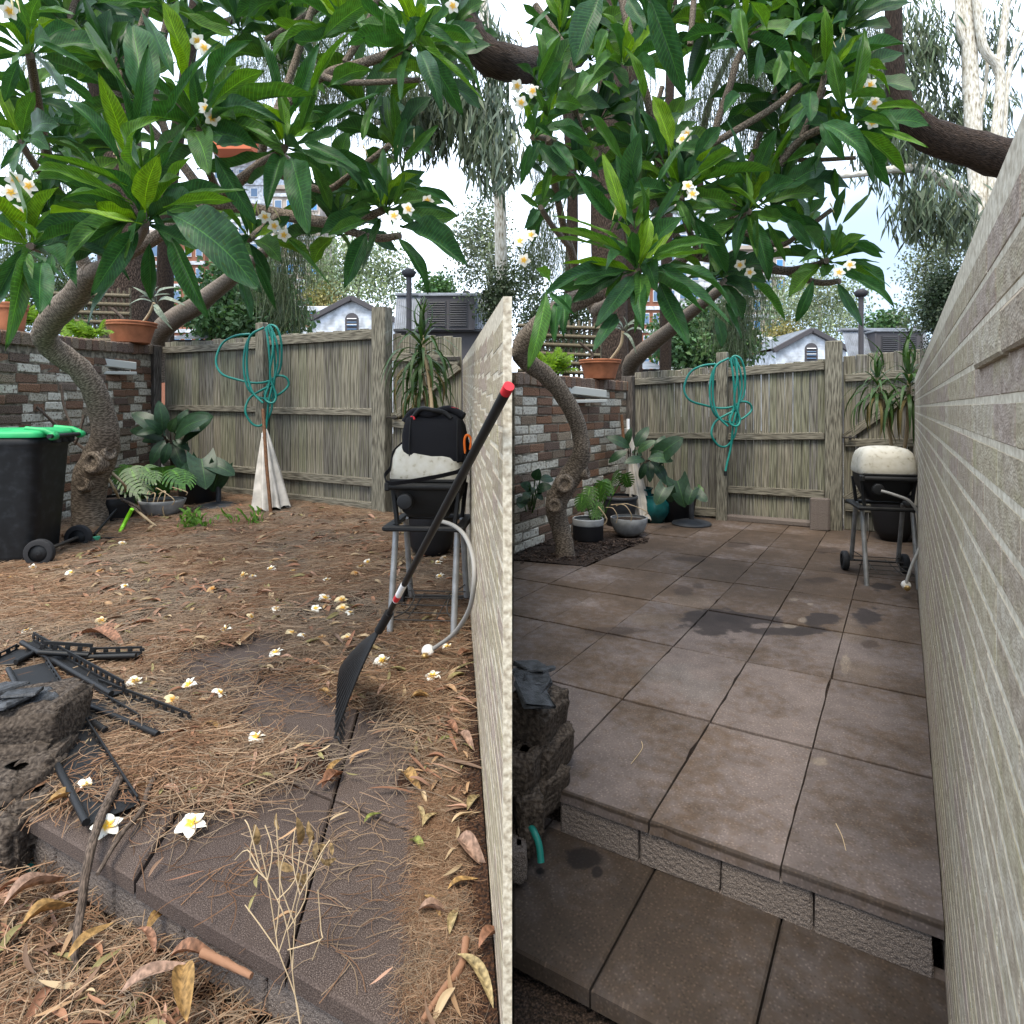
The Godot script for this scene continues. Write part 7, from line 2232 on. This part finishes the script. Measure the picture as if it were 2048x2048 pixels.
func gable_house(label: String, ax: float, ay: float, z: float, half: float, fall: float) -> void:
	var k := z / F
	var w := thing("gable_house", label, "house", P(ax, ay, z))
	var hw := half * k
	var dy := fall * k
	var b := MB.new()   # gable wall
	var y0 := -(8.5)
	b.poly(PackedVector3Array([Vector3(-hw, y0, 0), Vector3(hw, y0, 0), Vector3(hw, -dy, 0), Vector3(0, 0, 0), Vector3(-hw, -dy, 0)]), Vector3.BACK)
	b.quad(Vector3(hw, y0, 0), Vector3(hw, y0, -6), Vector3(hw, -dy, -6), Vector3(hw, -dy, 0))
	b.quad(Vector3(-hw, y0, -6), Vector3(-hw, y0, 0), Vector3(-hw, -dy, 0), Vector3(-hw, -dy, -6))
	part("wall", b.mesh(), mats["white_brick"], w)
	for j in 14:   # raised brick courses
		var y := -dy * 0.3 - j * 0.17
		var lim := minf(hw, hw * absf(y) / dy) - 0.1
		if lim > 0.2:
			slab_at(w, "brick_course", Vector3(0, y, 0.006), Vector3(lim * 2.0, 0.15, 0.014), "white_brick")
	for s: float in [-1.0, 1.0]:
		var a := Vector3(0, 0.12, 0)
		var c := Vector3(s * (hw + 0.25), -dy - 0.05, 0)
		var m := boxmesh(Vector3((c - a).length(), 0.32, 0.35), 0.02)
		part("barge_board", m, mats["dark_trim"], w, at((a + c) * 0.5 + Vector3(0, 0, 0.12), along(a, c)))
		var rb := MB.new()
		rb.quad(a, c, c + Vector3(0, 0, -6), a + Vector3(0, 0, -6))
		part("roof", rb.mesh(), mats["roof_grey"], w, at(Vector3(0, 0.17, 0)))
	var o := Vector3(0.0, -dy * 1.0 - 0.35, 0.02)
	var win := MB.new()
	win.box(Vector3(0.86, 1.3, 0.05), at(Vector3(0, -0.6, 0)), 0.01)
	win.lathe([Vector2(0, 0.03), Vector2(0.43, 0.03), Vector2(0.43, -0.03), Vector2(0, -0.03)], 24, at(Vector3(0, 0.05, 0), turn(0, 90)))
	var f := part("window", win.mesh(), mats["dark_trim"], w, at(o + Vector3(0, dy * 0.28, 0)))
	for j in 4:
		part("louvre_pane", boxmesh(Vector3(0.6, 0.03, 0.12), 0.005), mats["white"] if j == 0 else mats["far_glass"], f, at(Vector3(0, 0.12 - j * 0.22, 0.05), turn(0, 30)))
	part("frame", boxmesh(Vector3(0.62, 0.05, 0.06), 0.005), mats["white"], f, at(Vector3(0, -0.25, 0.05)))

func mansard(label: String, x0: float, x1: float, yt: float, yb: float, z: float) -> void:
	var k := z / F
	var w := thing("mansard_roof_house", label, "house", P((x0 + x1) * 0.5, yb, z))
	var wd := (x1 - x0) * k
	var hh := (yb - yt) * k
	slab_at(w, "wall", Vector3(0, -2.2, -1.5), Vector3(wd, 4.4, 2.6), "dark_trim")
	slab_at(w, "gutter", Vector3(0, 0.02, 0.06), Vector3(wd, 0.10, 0.16), "shutter")
	slab_at(w, "ridge_cap", Vector3(0, hh, -0.75), Vector3(wd + 0.1, 0.12, 0.5), "roof_pale", 0, 0.02)
	var lean := -0.65
	var dorm := wd * 0.27
	var n := int(wd / 0.085)
	var b := MB.new()
	b.quad(Vector3(-wd * 0.5, 0.05, 0), Vector3(wd * 0.5, 0.05, 0), Vector3(wd * 0.5, hh, lean), Vector3(-wd * 0.5, hh, lean))
	part("roof", b.mesh(), mats["roof_pale"], w)
	for j in n:
		var x := -wd * 0.5 + (j + 0.5) * wd / n
		if absf(x - 0.05 * wd) < dorm:
			continue
		part("corrugation", tubemesh([Vector3(x, 0.06, 0.0), Vector3(x, hh - 0.02, lean)], 0.022, 6, 1), mats["roof_pale"], w)
	var dz := 0.12
	var dc := Vector3(0.05 * wd, hh * 0.44, dz - 0.3)
	var dr := slab_at(w, "dormer", dc, Vector3(dorm * 2.0, hh * 0.86, 0.8), "dark_trim", 0, 0.01)
	part("dormer_cap", boxmesh(Vector3(dorm * 2.15, 0.09, 0.95), 0.02), mats["roof_pale"], dr, at(Vector3(0, hh * 0.45, 0.0)))
	for s: float in [-1.0, 1.0]:
		var sh := slab_at(w, "shutter", dc + Vector3(s * dorm * 0.40, -0.04, 0.41), Vector3(dorm * 0.72, hh * 0.68, 0.03), "shutter")
		for j in 11:
			part("louvre", boxmesh(Vector3(dorm * 0.62, hh * 0.035, 0.03), 0.003), mats["shutter"], sh, at(Vector3(0, hh * (-0.29 + 0.058 * j), 0.03), turn(0, -35)))
		slab_at(w, "downpipe", dc + Vector3(s * dorm * 1.0, -0.05, 0.42), Vector3(0.07, hh * 0.8, 0.07), "dark_trim", 0, 0.02)
	for x: float in [0.22, 0.42]:
		part("roof_vent", lathemesh([Vector2(0.12, 0), Vector2(0.12, 0.06), Vector2(0.17, 0.07), Vector2(0.17, 0.1), Vector2(0.1, 0.14), Vector2(0, 0.15)], 14), mats["dark_trim"], w, at(Vector3(wd * x, hh + 0.05, -0.8)))

func apartments(label: String, x0: float, x1: float, yt: float, z: float, mk: String, cols: int, rows: int, blue: bool) -> void:
	var k := z / F
	var c := P((x0 + x1) * 0.5, yt, z)
	var w := thing("apartment_block", label, "building", Vector3(c.x, -0.3, c.z))
	var wd := (x1 - x0) * k
	var hh := c.y + 0.3
	slab_at(w, "wall", Vector3(0, hh * 0.5, -4), Vector3(wd, hh, 8), mk)
	slab_at(w, "roof", Vector3(0, hh + 0.3, -4), Vector3(wd + 1.0, 0.6, 9), "far_tan")
	var fh := 3.2
	for r in rows:
		slab_at(w, "floor_band", Vector3(0, hh - 0.8 - r * fh, 0.1), Vector3(wd, 0.5, 0.3), "white_brick")
		for q in cols:
			var x := -wd * 0.5 + (q + 0.5) * wd / cols
			var f := slab_at(w, "window", Vector3(x, hh - 2.3 - r * fh, 0.06), Vector3(wd / cols * 0.6, 1.6, 0.2), "white")
			part("pane", boxmesh(Vector3(wd / cols * 0.52, 1.4, 0.1)), mats["far_blue"] if blue and q % 2 else mats["far_glass"], f, at(Vector3(0, 0, 0.08)))

func build_background() -> void:
	var fm := mat("foliage", lin(0.9, 0.9, 0.9), 0.6)
	leafy(fm, 0.4, 0.45, 0.2)
	clumps["round"] = leaf_clump(34, 0.5, 0.20, 0.10, 0.2)
	clumps["gum"] = leaf_clump(30, 0.30, 0.26, 0.035, 1.4)
	clumps["small"] = leaf_clump(40, 0.5, 0.11, 0.07, 0.3)
	clumps["oak"] = oak_clump()
	# ---- behind the littered yard
	gable_house("white gabled brick house seen over the littered yard's fence", 704, 600, 40, 84, 42)
	mansard("grey corrugated mansard house over the littered yard's gate", 788, 985, 584, 662, 26)
	var pa := thing("parapet_house", "small house with red brick and white parapet over the left fence", "house", P(628, 640, 46))
	slab_at(pa, "wall", Vector3(0, -4, -2), Vector3(2.4, 8.9, 4), "far_brick")
	slab_at(pa, "parapet", Vector3(0, 0.75, 0.1), Vector3(2.7, 0.4, 0.5), "white_brick", 0, 0.05)
	slab_at(pa, "front_pier", Vector3(-0.5, -4.6, 0.3), Vector3(1.2, 8, 0.6), "white_brick")
	apartments("tan apartment tower glimpsed through the left tree's leaves", 545, 640, 380, 95, "far_tan", 4, 7, true)
	apartments("pale apartment block with an orange top behind the left tree", 425, 545, 285, 110, "white_brick", 5, 8, false)
	apartments("pink apartment block behind the littered yard's terracotta bowl", 300, 410, 470, 90, "far_brick", 5, 5, false)
	var oc := thing("tower_top", "orange brick top storey glimpsed through the left tree", "building", P(470, 288, 108))
	slab_at(oc, "wall", Vector3(0, 0, 0), Vector3(7.0, 3.2, 4), "far_orange")
	slab_at(oc, "window", Vector3(1.2, -0.4, 2.05), Vector3(0.7, 0.8, 0.1), "far_glass")
	var sh := thing("shed_roof", "low grey tin roof just over the left fence corner", "roof", P(365, 668, 13))
	var sb := MB.new()
	sb.quad(Vector3(-0.45, -0.1, 0), Vector3(0.45, -0.1, 0), Vector3(0.25, 0.14, -1.2), Vector3(-0.4, 0.16, -1.2))
	part("sheet", sb.mesh(), mats["roof_pale"], sh)
	slab_at(sh, "wall", Vector3(0, -1.3, -0.6), Vector3(0.8, 2.4, 0.9), "dark_trim")
	for e in [[818, 548, 10.5, "thin dark lamp pole standing beyond the littered yard's gate"], [1722, 588, 11.5, "thin dark lamp pole standing beyond the swept yard's gate"]]:
		var lp := thing("lamp_pole", e[3], "pole", Vector3(P(e[0], 660, e[2]).x, -0.3, -e[2]))
		var top: Vector3 = P(e[0], e[1], e[2]) - lp.position
		part("shaft", tubemesh([Vector3.ZERO, Vector3(top.x, top.y, 0)], 0.045, 10, 1), mats["dark_trim"], lp)
		part("lamp_head", lathemesh([Vector2(0, -0.06), Vector2(0.08, -0.05), Vector2(0.13, 0.03), Vector2(0.05, 0.09), Vector2(0, 0.1)], 14), mats["shutter"], lp, at(Vector3(top.x, top.y, 0)))
	tree("she_oak", "huge furrowed she-oak trunk behind the littered yard's tree", [[262, 760, 10.5, 52], [252, 520, 10.5, 46], [240, 300, 10.5, 40], [228, 120, 10.5, 38], [215, -60, 10.5, 36]], [[[330, 700, 12, 18], [335, 420, 12, 15], [372, 160, 12, 13], [400, -60, 12, 12]], [[240, 260, 10.5, 18], [270, 120, 10.3, 15], [290, -50, 10.2, 13]], [[235, 300, 10.4, 12], [180, 150, 10, 10], [150, -40, 10, 9]], [[400, 60, 12, 8], [520, 20, 10, 7], [600, -40, 9, 7]]], "bark_dark", "oak", [[560, 60, 9, 90, 70, 60, 1.3], [660, 120, 9, 110, 120, 110, 1.3], [780, 200, 10, 80, 100, 70, 1.4], [480, 140, 10, 60, 80, 40, 1.2], [560, 560, 12, 60, 90, 70, 1.4], [590, 470, 12, 50, 60, 40, 1.3], [120, 250, 11, 120, 200, 90, 1.3], [60, 450, 10, 80, 130, 60, 1.2]], Color(0.18, 0.225, 0.125), 0.5)
	tree("broad_tree", "dense dark green tree over the left fence corner", [[480, 760, 14, 12], [480, 560, 14, 8]], [], "bark_dark", "round", [[430, 610, 14, 60, 55, 60, 0.85], [490, 580, 14.5, 65, 70, 80, 0.85], [545, 610, 14, 55, 55, 55, 0.8], [470, 640, 13.5, 80, 35, 50, 0.75], [580, 640, 14, 30, 30, 22, 0.7]], Color(0.10, 0.20, 0.08))
	tree("poplar", "pale airy poplar behind the white gabled house on the left", [[720, 760, 52, 5], [715, 520, 52, 3]], [], "bark_gum", "small", [[690, 520, 52, 70, 75, 110, 2.6], [760, 540, 53, 70, 70, 100, 2.6], [640, 560, 50, 50, 60, 60, 2.4], [720, 590, 50, 110, 40, 90, 2.2]], Color(0.30, 0.37, 0.22), 0.6)
	tree("golden_shrub_tree", "yellowish tree between the parapet house and left gable", [[655, 760, 48, 4], [650, 620, 48, 3]], [], "bark_dark", "small", [[645, 600, 48, 45, 22, 45, 2.0]], Color(0.30, 0.27, 0.09))
	tree("round_tree", "small round green tree behind the left mansard roof", [[875, 700, 45, 4], [875, 600, 45, 3]], [], "bark_dark", "round", [[880, 580, 45, 36, 22, 45, 1.8]], Color(0.10, 0.20, 0.07))
	tree("gum_tree", "gum tree hanging leaves over the dividing wall's left side", [[1005, 760, 12, 14], [1000, 420, 12, 12], [985, 180, 12, 11], [960, -60, 12, 10]], [[[1000, 230, 11.8, 14], [930, 218, 11, 12], [850, 228, 10.5, 9], [750, 245, 10, 6]]], "bark_gum", "gum", [[960, 250, 10, 55, 60, 55, 1.3], [880, 200, 10.5, 70, 60, 70, 1.3], [985, 310, 9.5, 30, 50, 34, 1.2], [1000, 120, 10, 25, 60, 24, 1.2], [840, 260, 10.5, 50, 40, 30, 1.2], [930, 60, 10, 70, 60, 36, 1.2]], Color(0.14, 0.185, 0.125), 0.45)
	tree("grey_gum", "grey-green leafy tree above the left mansard roof's right end", [[985, 760, 24, 6], [980, 520, 24, 5]], [], "bark_gum", "small", [[965, 470, 24, 48, 80, 110, 1.25], [995, 540, 23, 25, 60, 60, 1.1], [940, 540, 25, 26, 40, 34, 1.1]], Color(0.20, 0.24, 0.15), 0.6)
	tree("ivy", "dark ivy spilling over the dividing wall's far end", [[1008, 760, 8, 3], [1006, 600, 8, 2]], [], "bark_dark", "small", [[1000, 585, 8, 14, 45, 46, 0.42], [985, 620, 8, 12, 25, 20, 0.4]], Color(0.045, 0.07, 0.03))
	tree("hedge", "grey-green hedge behind the littered yard's brick wall and trellis", [[170, 800, 11.5, 6], [170, 640, 11.5, 4]], [], "bark_dark", "small", [[60, 560, 11.5, 70, 70, 110, 0.55], [170, 580, 12, 70, 70, 110, 0.55], [120, 640, 11.5, 110, 30, 90, 0.5], [300, 600, 13, 30, 50, 40, 0.5]], Color(0.13, 0.18, 0.09))
	tree("hedge", "grey-green hedge behind the swept yard's brick wall and trellis", [[1130, 800, 11.5, 6], [1130, 700, 11.5, 4]], [], "bark_dark", "small", [[1075, 640, 11.5, 45, 60, 80, 0.5], [1150, 640, 12, 60, 70, 110, 0.55], [1120, 705, 11.5, 75, 28, 70, 0.5], [1060, 540, 12, 35, 60, 60, 0.5]], Color(0.13, 0.18, 0.09))
	var bl := thing("overhanging_limb", "thick brown tree limb crossing high above the dividing wall", "tree limb")
	var bb := MB.new()
	limb(bb, [[890, -60, 4.6, 28], [925, 40, 4.4, 30], [960, 100, 4.3, 33], [1008, 125, 4.4, 34], [1070, 130, 4.9, 32], [1130, 120, 5.4, 26], [1170, 80, 5.9, 20], [1180, -60, 6.3, 16]], false, 16, 0.06)
	part("limb", bb.mesh(), mats["bark_dark"], bl)
	# ---- behind the swept yard
	gable_house("white gabled brick house seen over the swept yard's fence", 1622, 664, 42, 70, 36)
	mansard("grey corrugated mansard house over the swept yard's gate", 1698, 1868, 656, 722, 29)
	var pb := thing("parapet_house", "small house with red brick and white parapet over the right fence", "house", P(1552, 700, 48))
	slab_at(pb, "wall", Vector3(0, -4, -2), Vector3(2.4, 8.9, 4), "far_brick")
	slab_at(pb, "parapet", Vector3(0, 0.75, 0.1), Vector3(2.7, 0.4, 0.5), "white_brick", 0, 0.05)
	slab_at(pb, "front_pier", Vector3(-0.5, -4.6, 0.3), Vector3(1.2, 8, 0.6), "white_brick")
	apartments("tan apartment tower glimpsed through the right tree's leaves", 1480, 1570, 500, 100, "far_tan", 4, 6, true)
	apartments("pale apartment block behind the right tree's middle", 1330, 1450, 415, 110, "white_brick", 5, 7, false)
	apartments("pink apartment block behind the swept yard's terracotta bowl", 1245, 1340, 560, 90, "far_brick", 5, 5, false)
	var sh2 := thing("shed_roof", "low grey tin roof just over the right fence corner", "roof", P(1298, 728, 13.5))
	part("sheet", sb.mesh(), mats["roof_pale"], sh2)
	slab_at(sh2, "wall", Vector3(0, -1.3, -0.6), Vector3(0.8, 2.4, 0.9), "dark_trim")
	tree("she_oak", "huge furrowed she-oak trunk behind the swept yard's tree", [[1225, 800, 10.5, 38], [1218, 560, 10.5, 34], [1212, 330, 10.5, 30], [1225, 130, 10.5, 27], [1240, -60, 10.5, 25]], [[[1265, 780, 12, 20], [1262, 420, 12, 22], [1258, 240, 12, 22], [1250, 60, 12, 20], [1246, -60, 12, 20]], [[1330, 780, 12.5, 12], [1335, 420, 12.5, 11], [1340, 160, 12.5, 9], [1350, -60, 12.5, 8]], [[1140, 620, 10.8, 14], [1145, 380, 10.8, 11], [1130, 150, 10.8, 10], [1120, -60, 10.8, 9]], [[1400, 420, 11, 7], [1405, 270, 11, 7], [1440, 150, 11, 6], [1500, 40, 11, 5]]], "bark_dark", "oak", [[1450, 60, 9, 70, 80, 60, 1.1], [1500, 180, 9.5, 60, 110, 80, 1.2], [1560, 260, 10, 60, 90, 60, 1.2], [1400, 200, 10, 40, 90, 40, 1.1], [1470, 640, 12, 50, 70, 60, 1.3], [1510, 560, 12, 45, 50, 36, 1.2], [1110, 260, 11, 60, 180, 60, 1.2], [1080, 480, 10, 50, 110, 50, 1.1], [1260, 200, 12, 60, 120, 40, 1.2], [1700, 60, 9, 40, 50, 30, 1.0]], Color(0.18, 0.225, 0.125), 0.5)
	tree("broad_tree", "dense dark green tree over the right fence corner", [[1390, 800, 14.5, 10], [1390, 640, 14.5, 7]], [], "bark_dark", "round", [[1350, 680, 14.5, 48, 45, 55, 0.8], [1400, 650, 15, 55, 58, 75, 0.8], [1440, 680, 14.5, 45, 45, 50, 0.75], [1470, 690, 14.5, 45, 28, 30, 0.7], [1380, 700, 14, 65, 28, 45, 0.7]], Color(0.10, 0.20, 0.08))
	tree("poplar", "pale airy poplar behind the white gabled house on the right", [[1640, 800, 54, 5], [1640, 600, 54, 3]], [], "bark_gum", "small", [[1600, 590, 54, 62, 62, 100, 2.4], [1670, 610, 55, 60, 58, 90, 2.4], [1560, 620, 52, 42, 50, 55, 2.3], [1640, 650, 52, 90, 32, 80, 2.1]], Color(0.30, 0.37, 0.22), 0.6)
	tree("round_tree", "small round green tree behind the right mansard roof", [[1768, 760, 46, 4], [1768, 660, 46, 3]], [], "bark_dark", "round", [[1770, 645, 46, 34, 20, 42, 1.7]], Color(0.10, 0.20, 0.07))
	tree("golden_shrub_tree", "yellowish tree between the parapet house and right gable", [[1570, 800, 50, 4], [1568, 690, 50, 3]], [], "bark_dark", "small", [[1565, 668, 50, 40, 18, 40, 1.9]], Color(0.30, 0.27, 0.09))
	tree("grey_gum", "grey-green leafy tree above the right mansard roof's end", [[1880, 760, 20, 6], [1875, 560, 20, 5]], [], "bark_gum", "small", [[1868, 540, 20, 46, 80, 130, 0.95], [1840, 610, 21, 36, 50, 55, 0.95], [1905, 480, 19, 36, 60, 55, 0.9], [1880, 640, 20, 30, 30, 30, 0.9]], Color(0.20, 0.24, 0.15), 0.6)
	tree("ivy", "dark ivy spilling over the top of the right block wall", [[1900, 800, 6, 3], [1890, 620, 6, 2]], [[[1880, 640, 6, 2], [1868, 690, 6, 2], [1858, 740, 5.8, 1]]], "bark_dark", "small", [[1890, 590, 6, 22, 45, 80, 0.30], [1880, 640, 6, 16, 28, 34, 0.28], [1862, 680, 5.9, 5, 36, 10, 0.2]], Color(0.035, 0.06, 0.03))
	tree("gum_tree", "white-trunked gum tree rising behind the right block wall", [[1975, 900, 12, 20], [1960, 440, 12, 17], [1945, 240, 12, 15], [1938, 90, 12, 14], [1925, -60, 12, 10]], [[[1942, 100, 12, 9], [1920, 60, 12, 8], [1917, -60, 12, 7]], [[1985, 520, 11.8, 12], [1990, 300, 11.8, 10], [2000, 150, 11.8, 9], [1965, 90, 11.8, 8], [1950, -50, 11.8, 8]], [[1998, 140, 11.8, 8], [2010, 40, 11.8, 7], [2018, -60, 11.8, 7]], [[2005, 330, 11.8, 6], [2015, 160, 11.8, 5], [2045, 60, 11.8, 4]], [[1955, 400, 12, 13], [1900, 370, 11.5, 12], [1840, 340, 11, 10], [1790, 338, 10.6, 8], [1690, 352, 10.2, 5], [1630, 350, 10, 4]], [[1958, 240, 12, 4], [1970, 180, 12, 4], [1975, 120, 12, 3]]], "bark_gum", "gum", [[1850, 90, 12.5, 60, 90, 80, 1.15], [1880, 220, 12.6, 50, 60, 50, 1.1], [1800, 290, 11, 80, 50, 62, 1.2], [1840, 410, 10.5, 50, 50, 46, 1.1], [1905, 430, 10.5, 40, 40, 34, 1.1], [1760, 130, 11, 40, 60, 34, 1.1], [2000, 70, 13.5, 50, 70, 34, 1.2], [1990, 240, 13.5, 40, 60, 30, 1.2], [1930, 320, 13.2, 60, 40, 34, 1.2], [1770, 240, 11, 40, 40, 26, 1.1]], Color(0.14, 0.185, 0.12), 0.45)
	var rl := tree("rough_barked_tree", "thick rough brown limb curving up over the right wall", [[2230, 640, 5.0, 44], [2180, 430, 4.9, 42], [2100, 345, 4.75, 41], [2010, 318, 4.6, 38], [1935, 295, 4.5, 34], [1870, 275, 4.45, 33], [1818, 238, 4.4, 27], [1794, 180, 4.4, 19], [1788, 90, 4.4, 16], [1785, -60, 4.4, 15]], [], "bark_dark", "oak", [], Color(0.1, 0.13, 0.07))

func _ready() -> void:
	rng.seed = 20240611
	setup_camera()
	make_materials()
	build_ground()
	build_paving_b()
	build_paving_a()
	build_litter()
	build_walls()
	build_fences()
	build_stones()
	build_frangipanis()
	build_corner_plants()
	build_background()
	build_bin()
	var fb := GB(1769, 1176)
	build_bbq(Vector3(fb.x + 0.13, 0, fb.z - 0.24), -16, 1.02, "cream-lidded gas barbecue on a cart in the swept yard", [P(1763, 982, 4.62), P(1790, 990, 4.55), P(1822, 1005, 4.5), P(1843, 1045, 4.5), P(1840, 1090, 4.45), P(1824, 1130, 4.4), P(1814, 1160, 4.38), P(1812, 1170, 4.38)], false)
	var fa := GA(843, 1275)
	build_bbq(Vector3(fa.x + 0.02, fa.y, fa.z - 0.22), -4, 1.04, "dusty gas barbecue on a cart with a bag on its lid", [P(872, 1040, 3.32), P(905, 1050, 3.25), P(930, 1072, 3.0), P(946, 1115, 2.75), P(948, 1165, 2.68), P(938, 1220, 2.75), P(910, 1265, 2.95), P(875, 1292, 3.1), P(856, 1302, 3.12)], true)
	build_bag(P(872, 922, 3.55), -6)
	build_rake()
	build_hoses()
	build_parasols()
	build_taps()
	build_dracaenas()
	build_wall_things()
	build_loose()
	build_fallen()
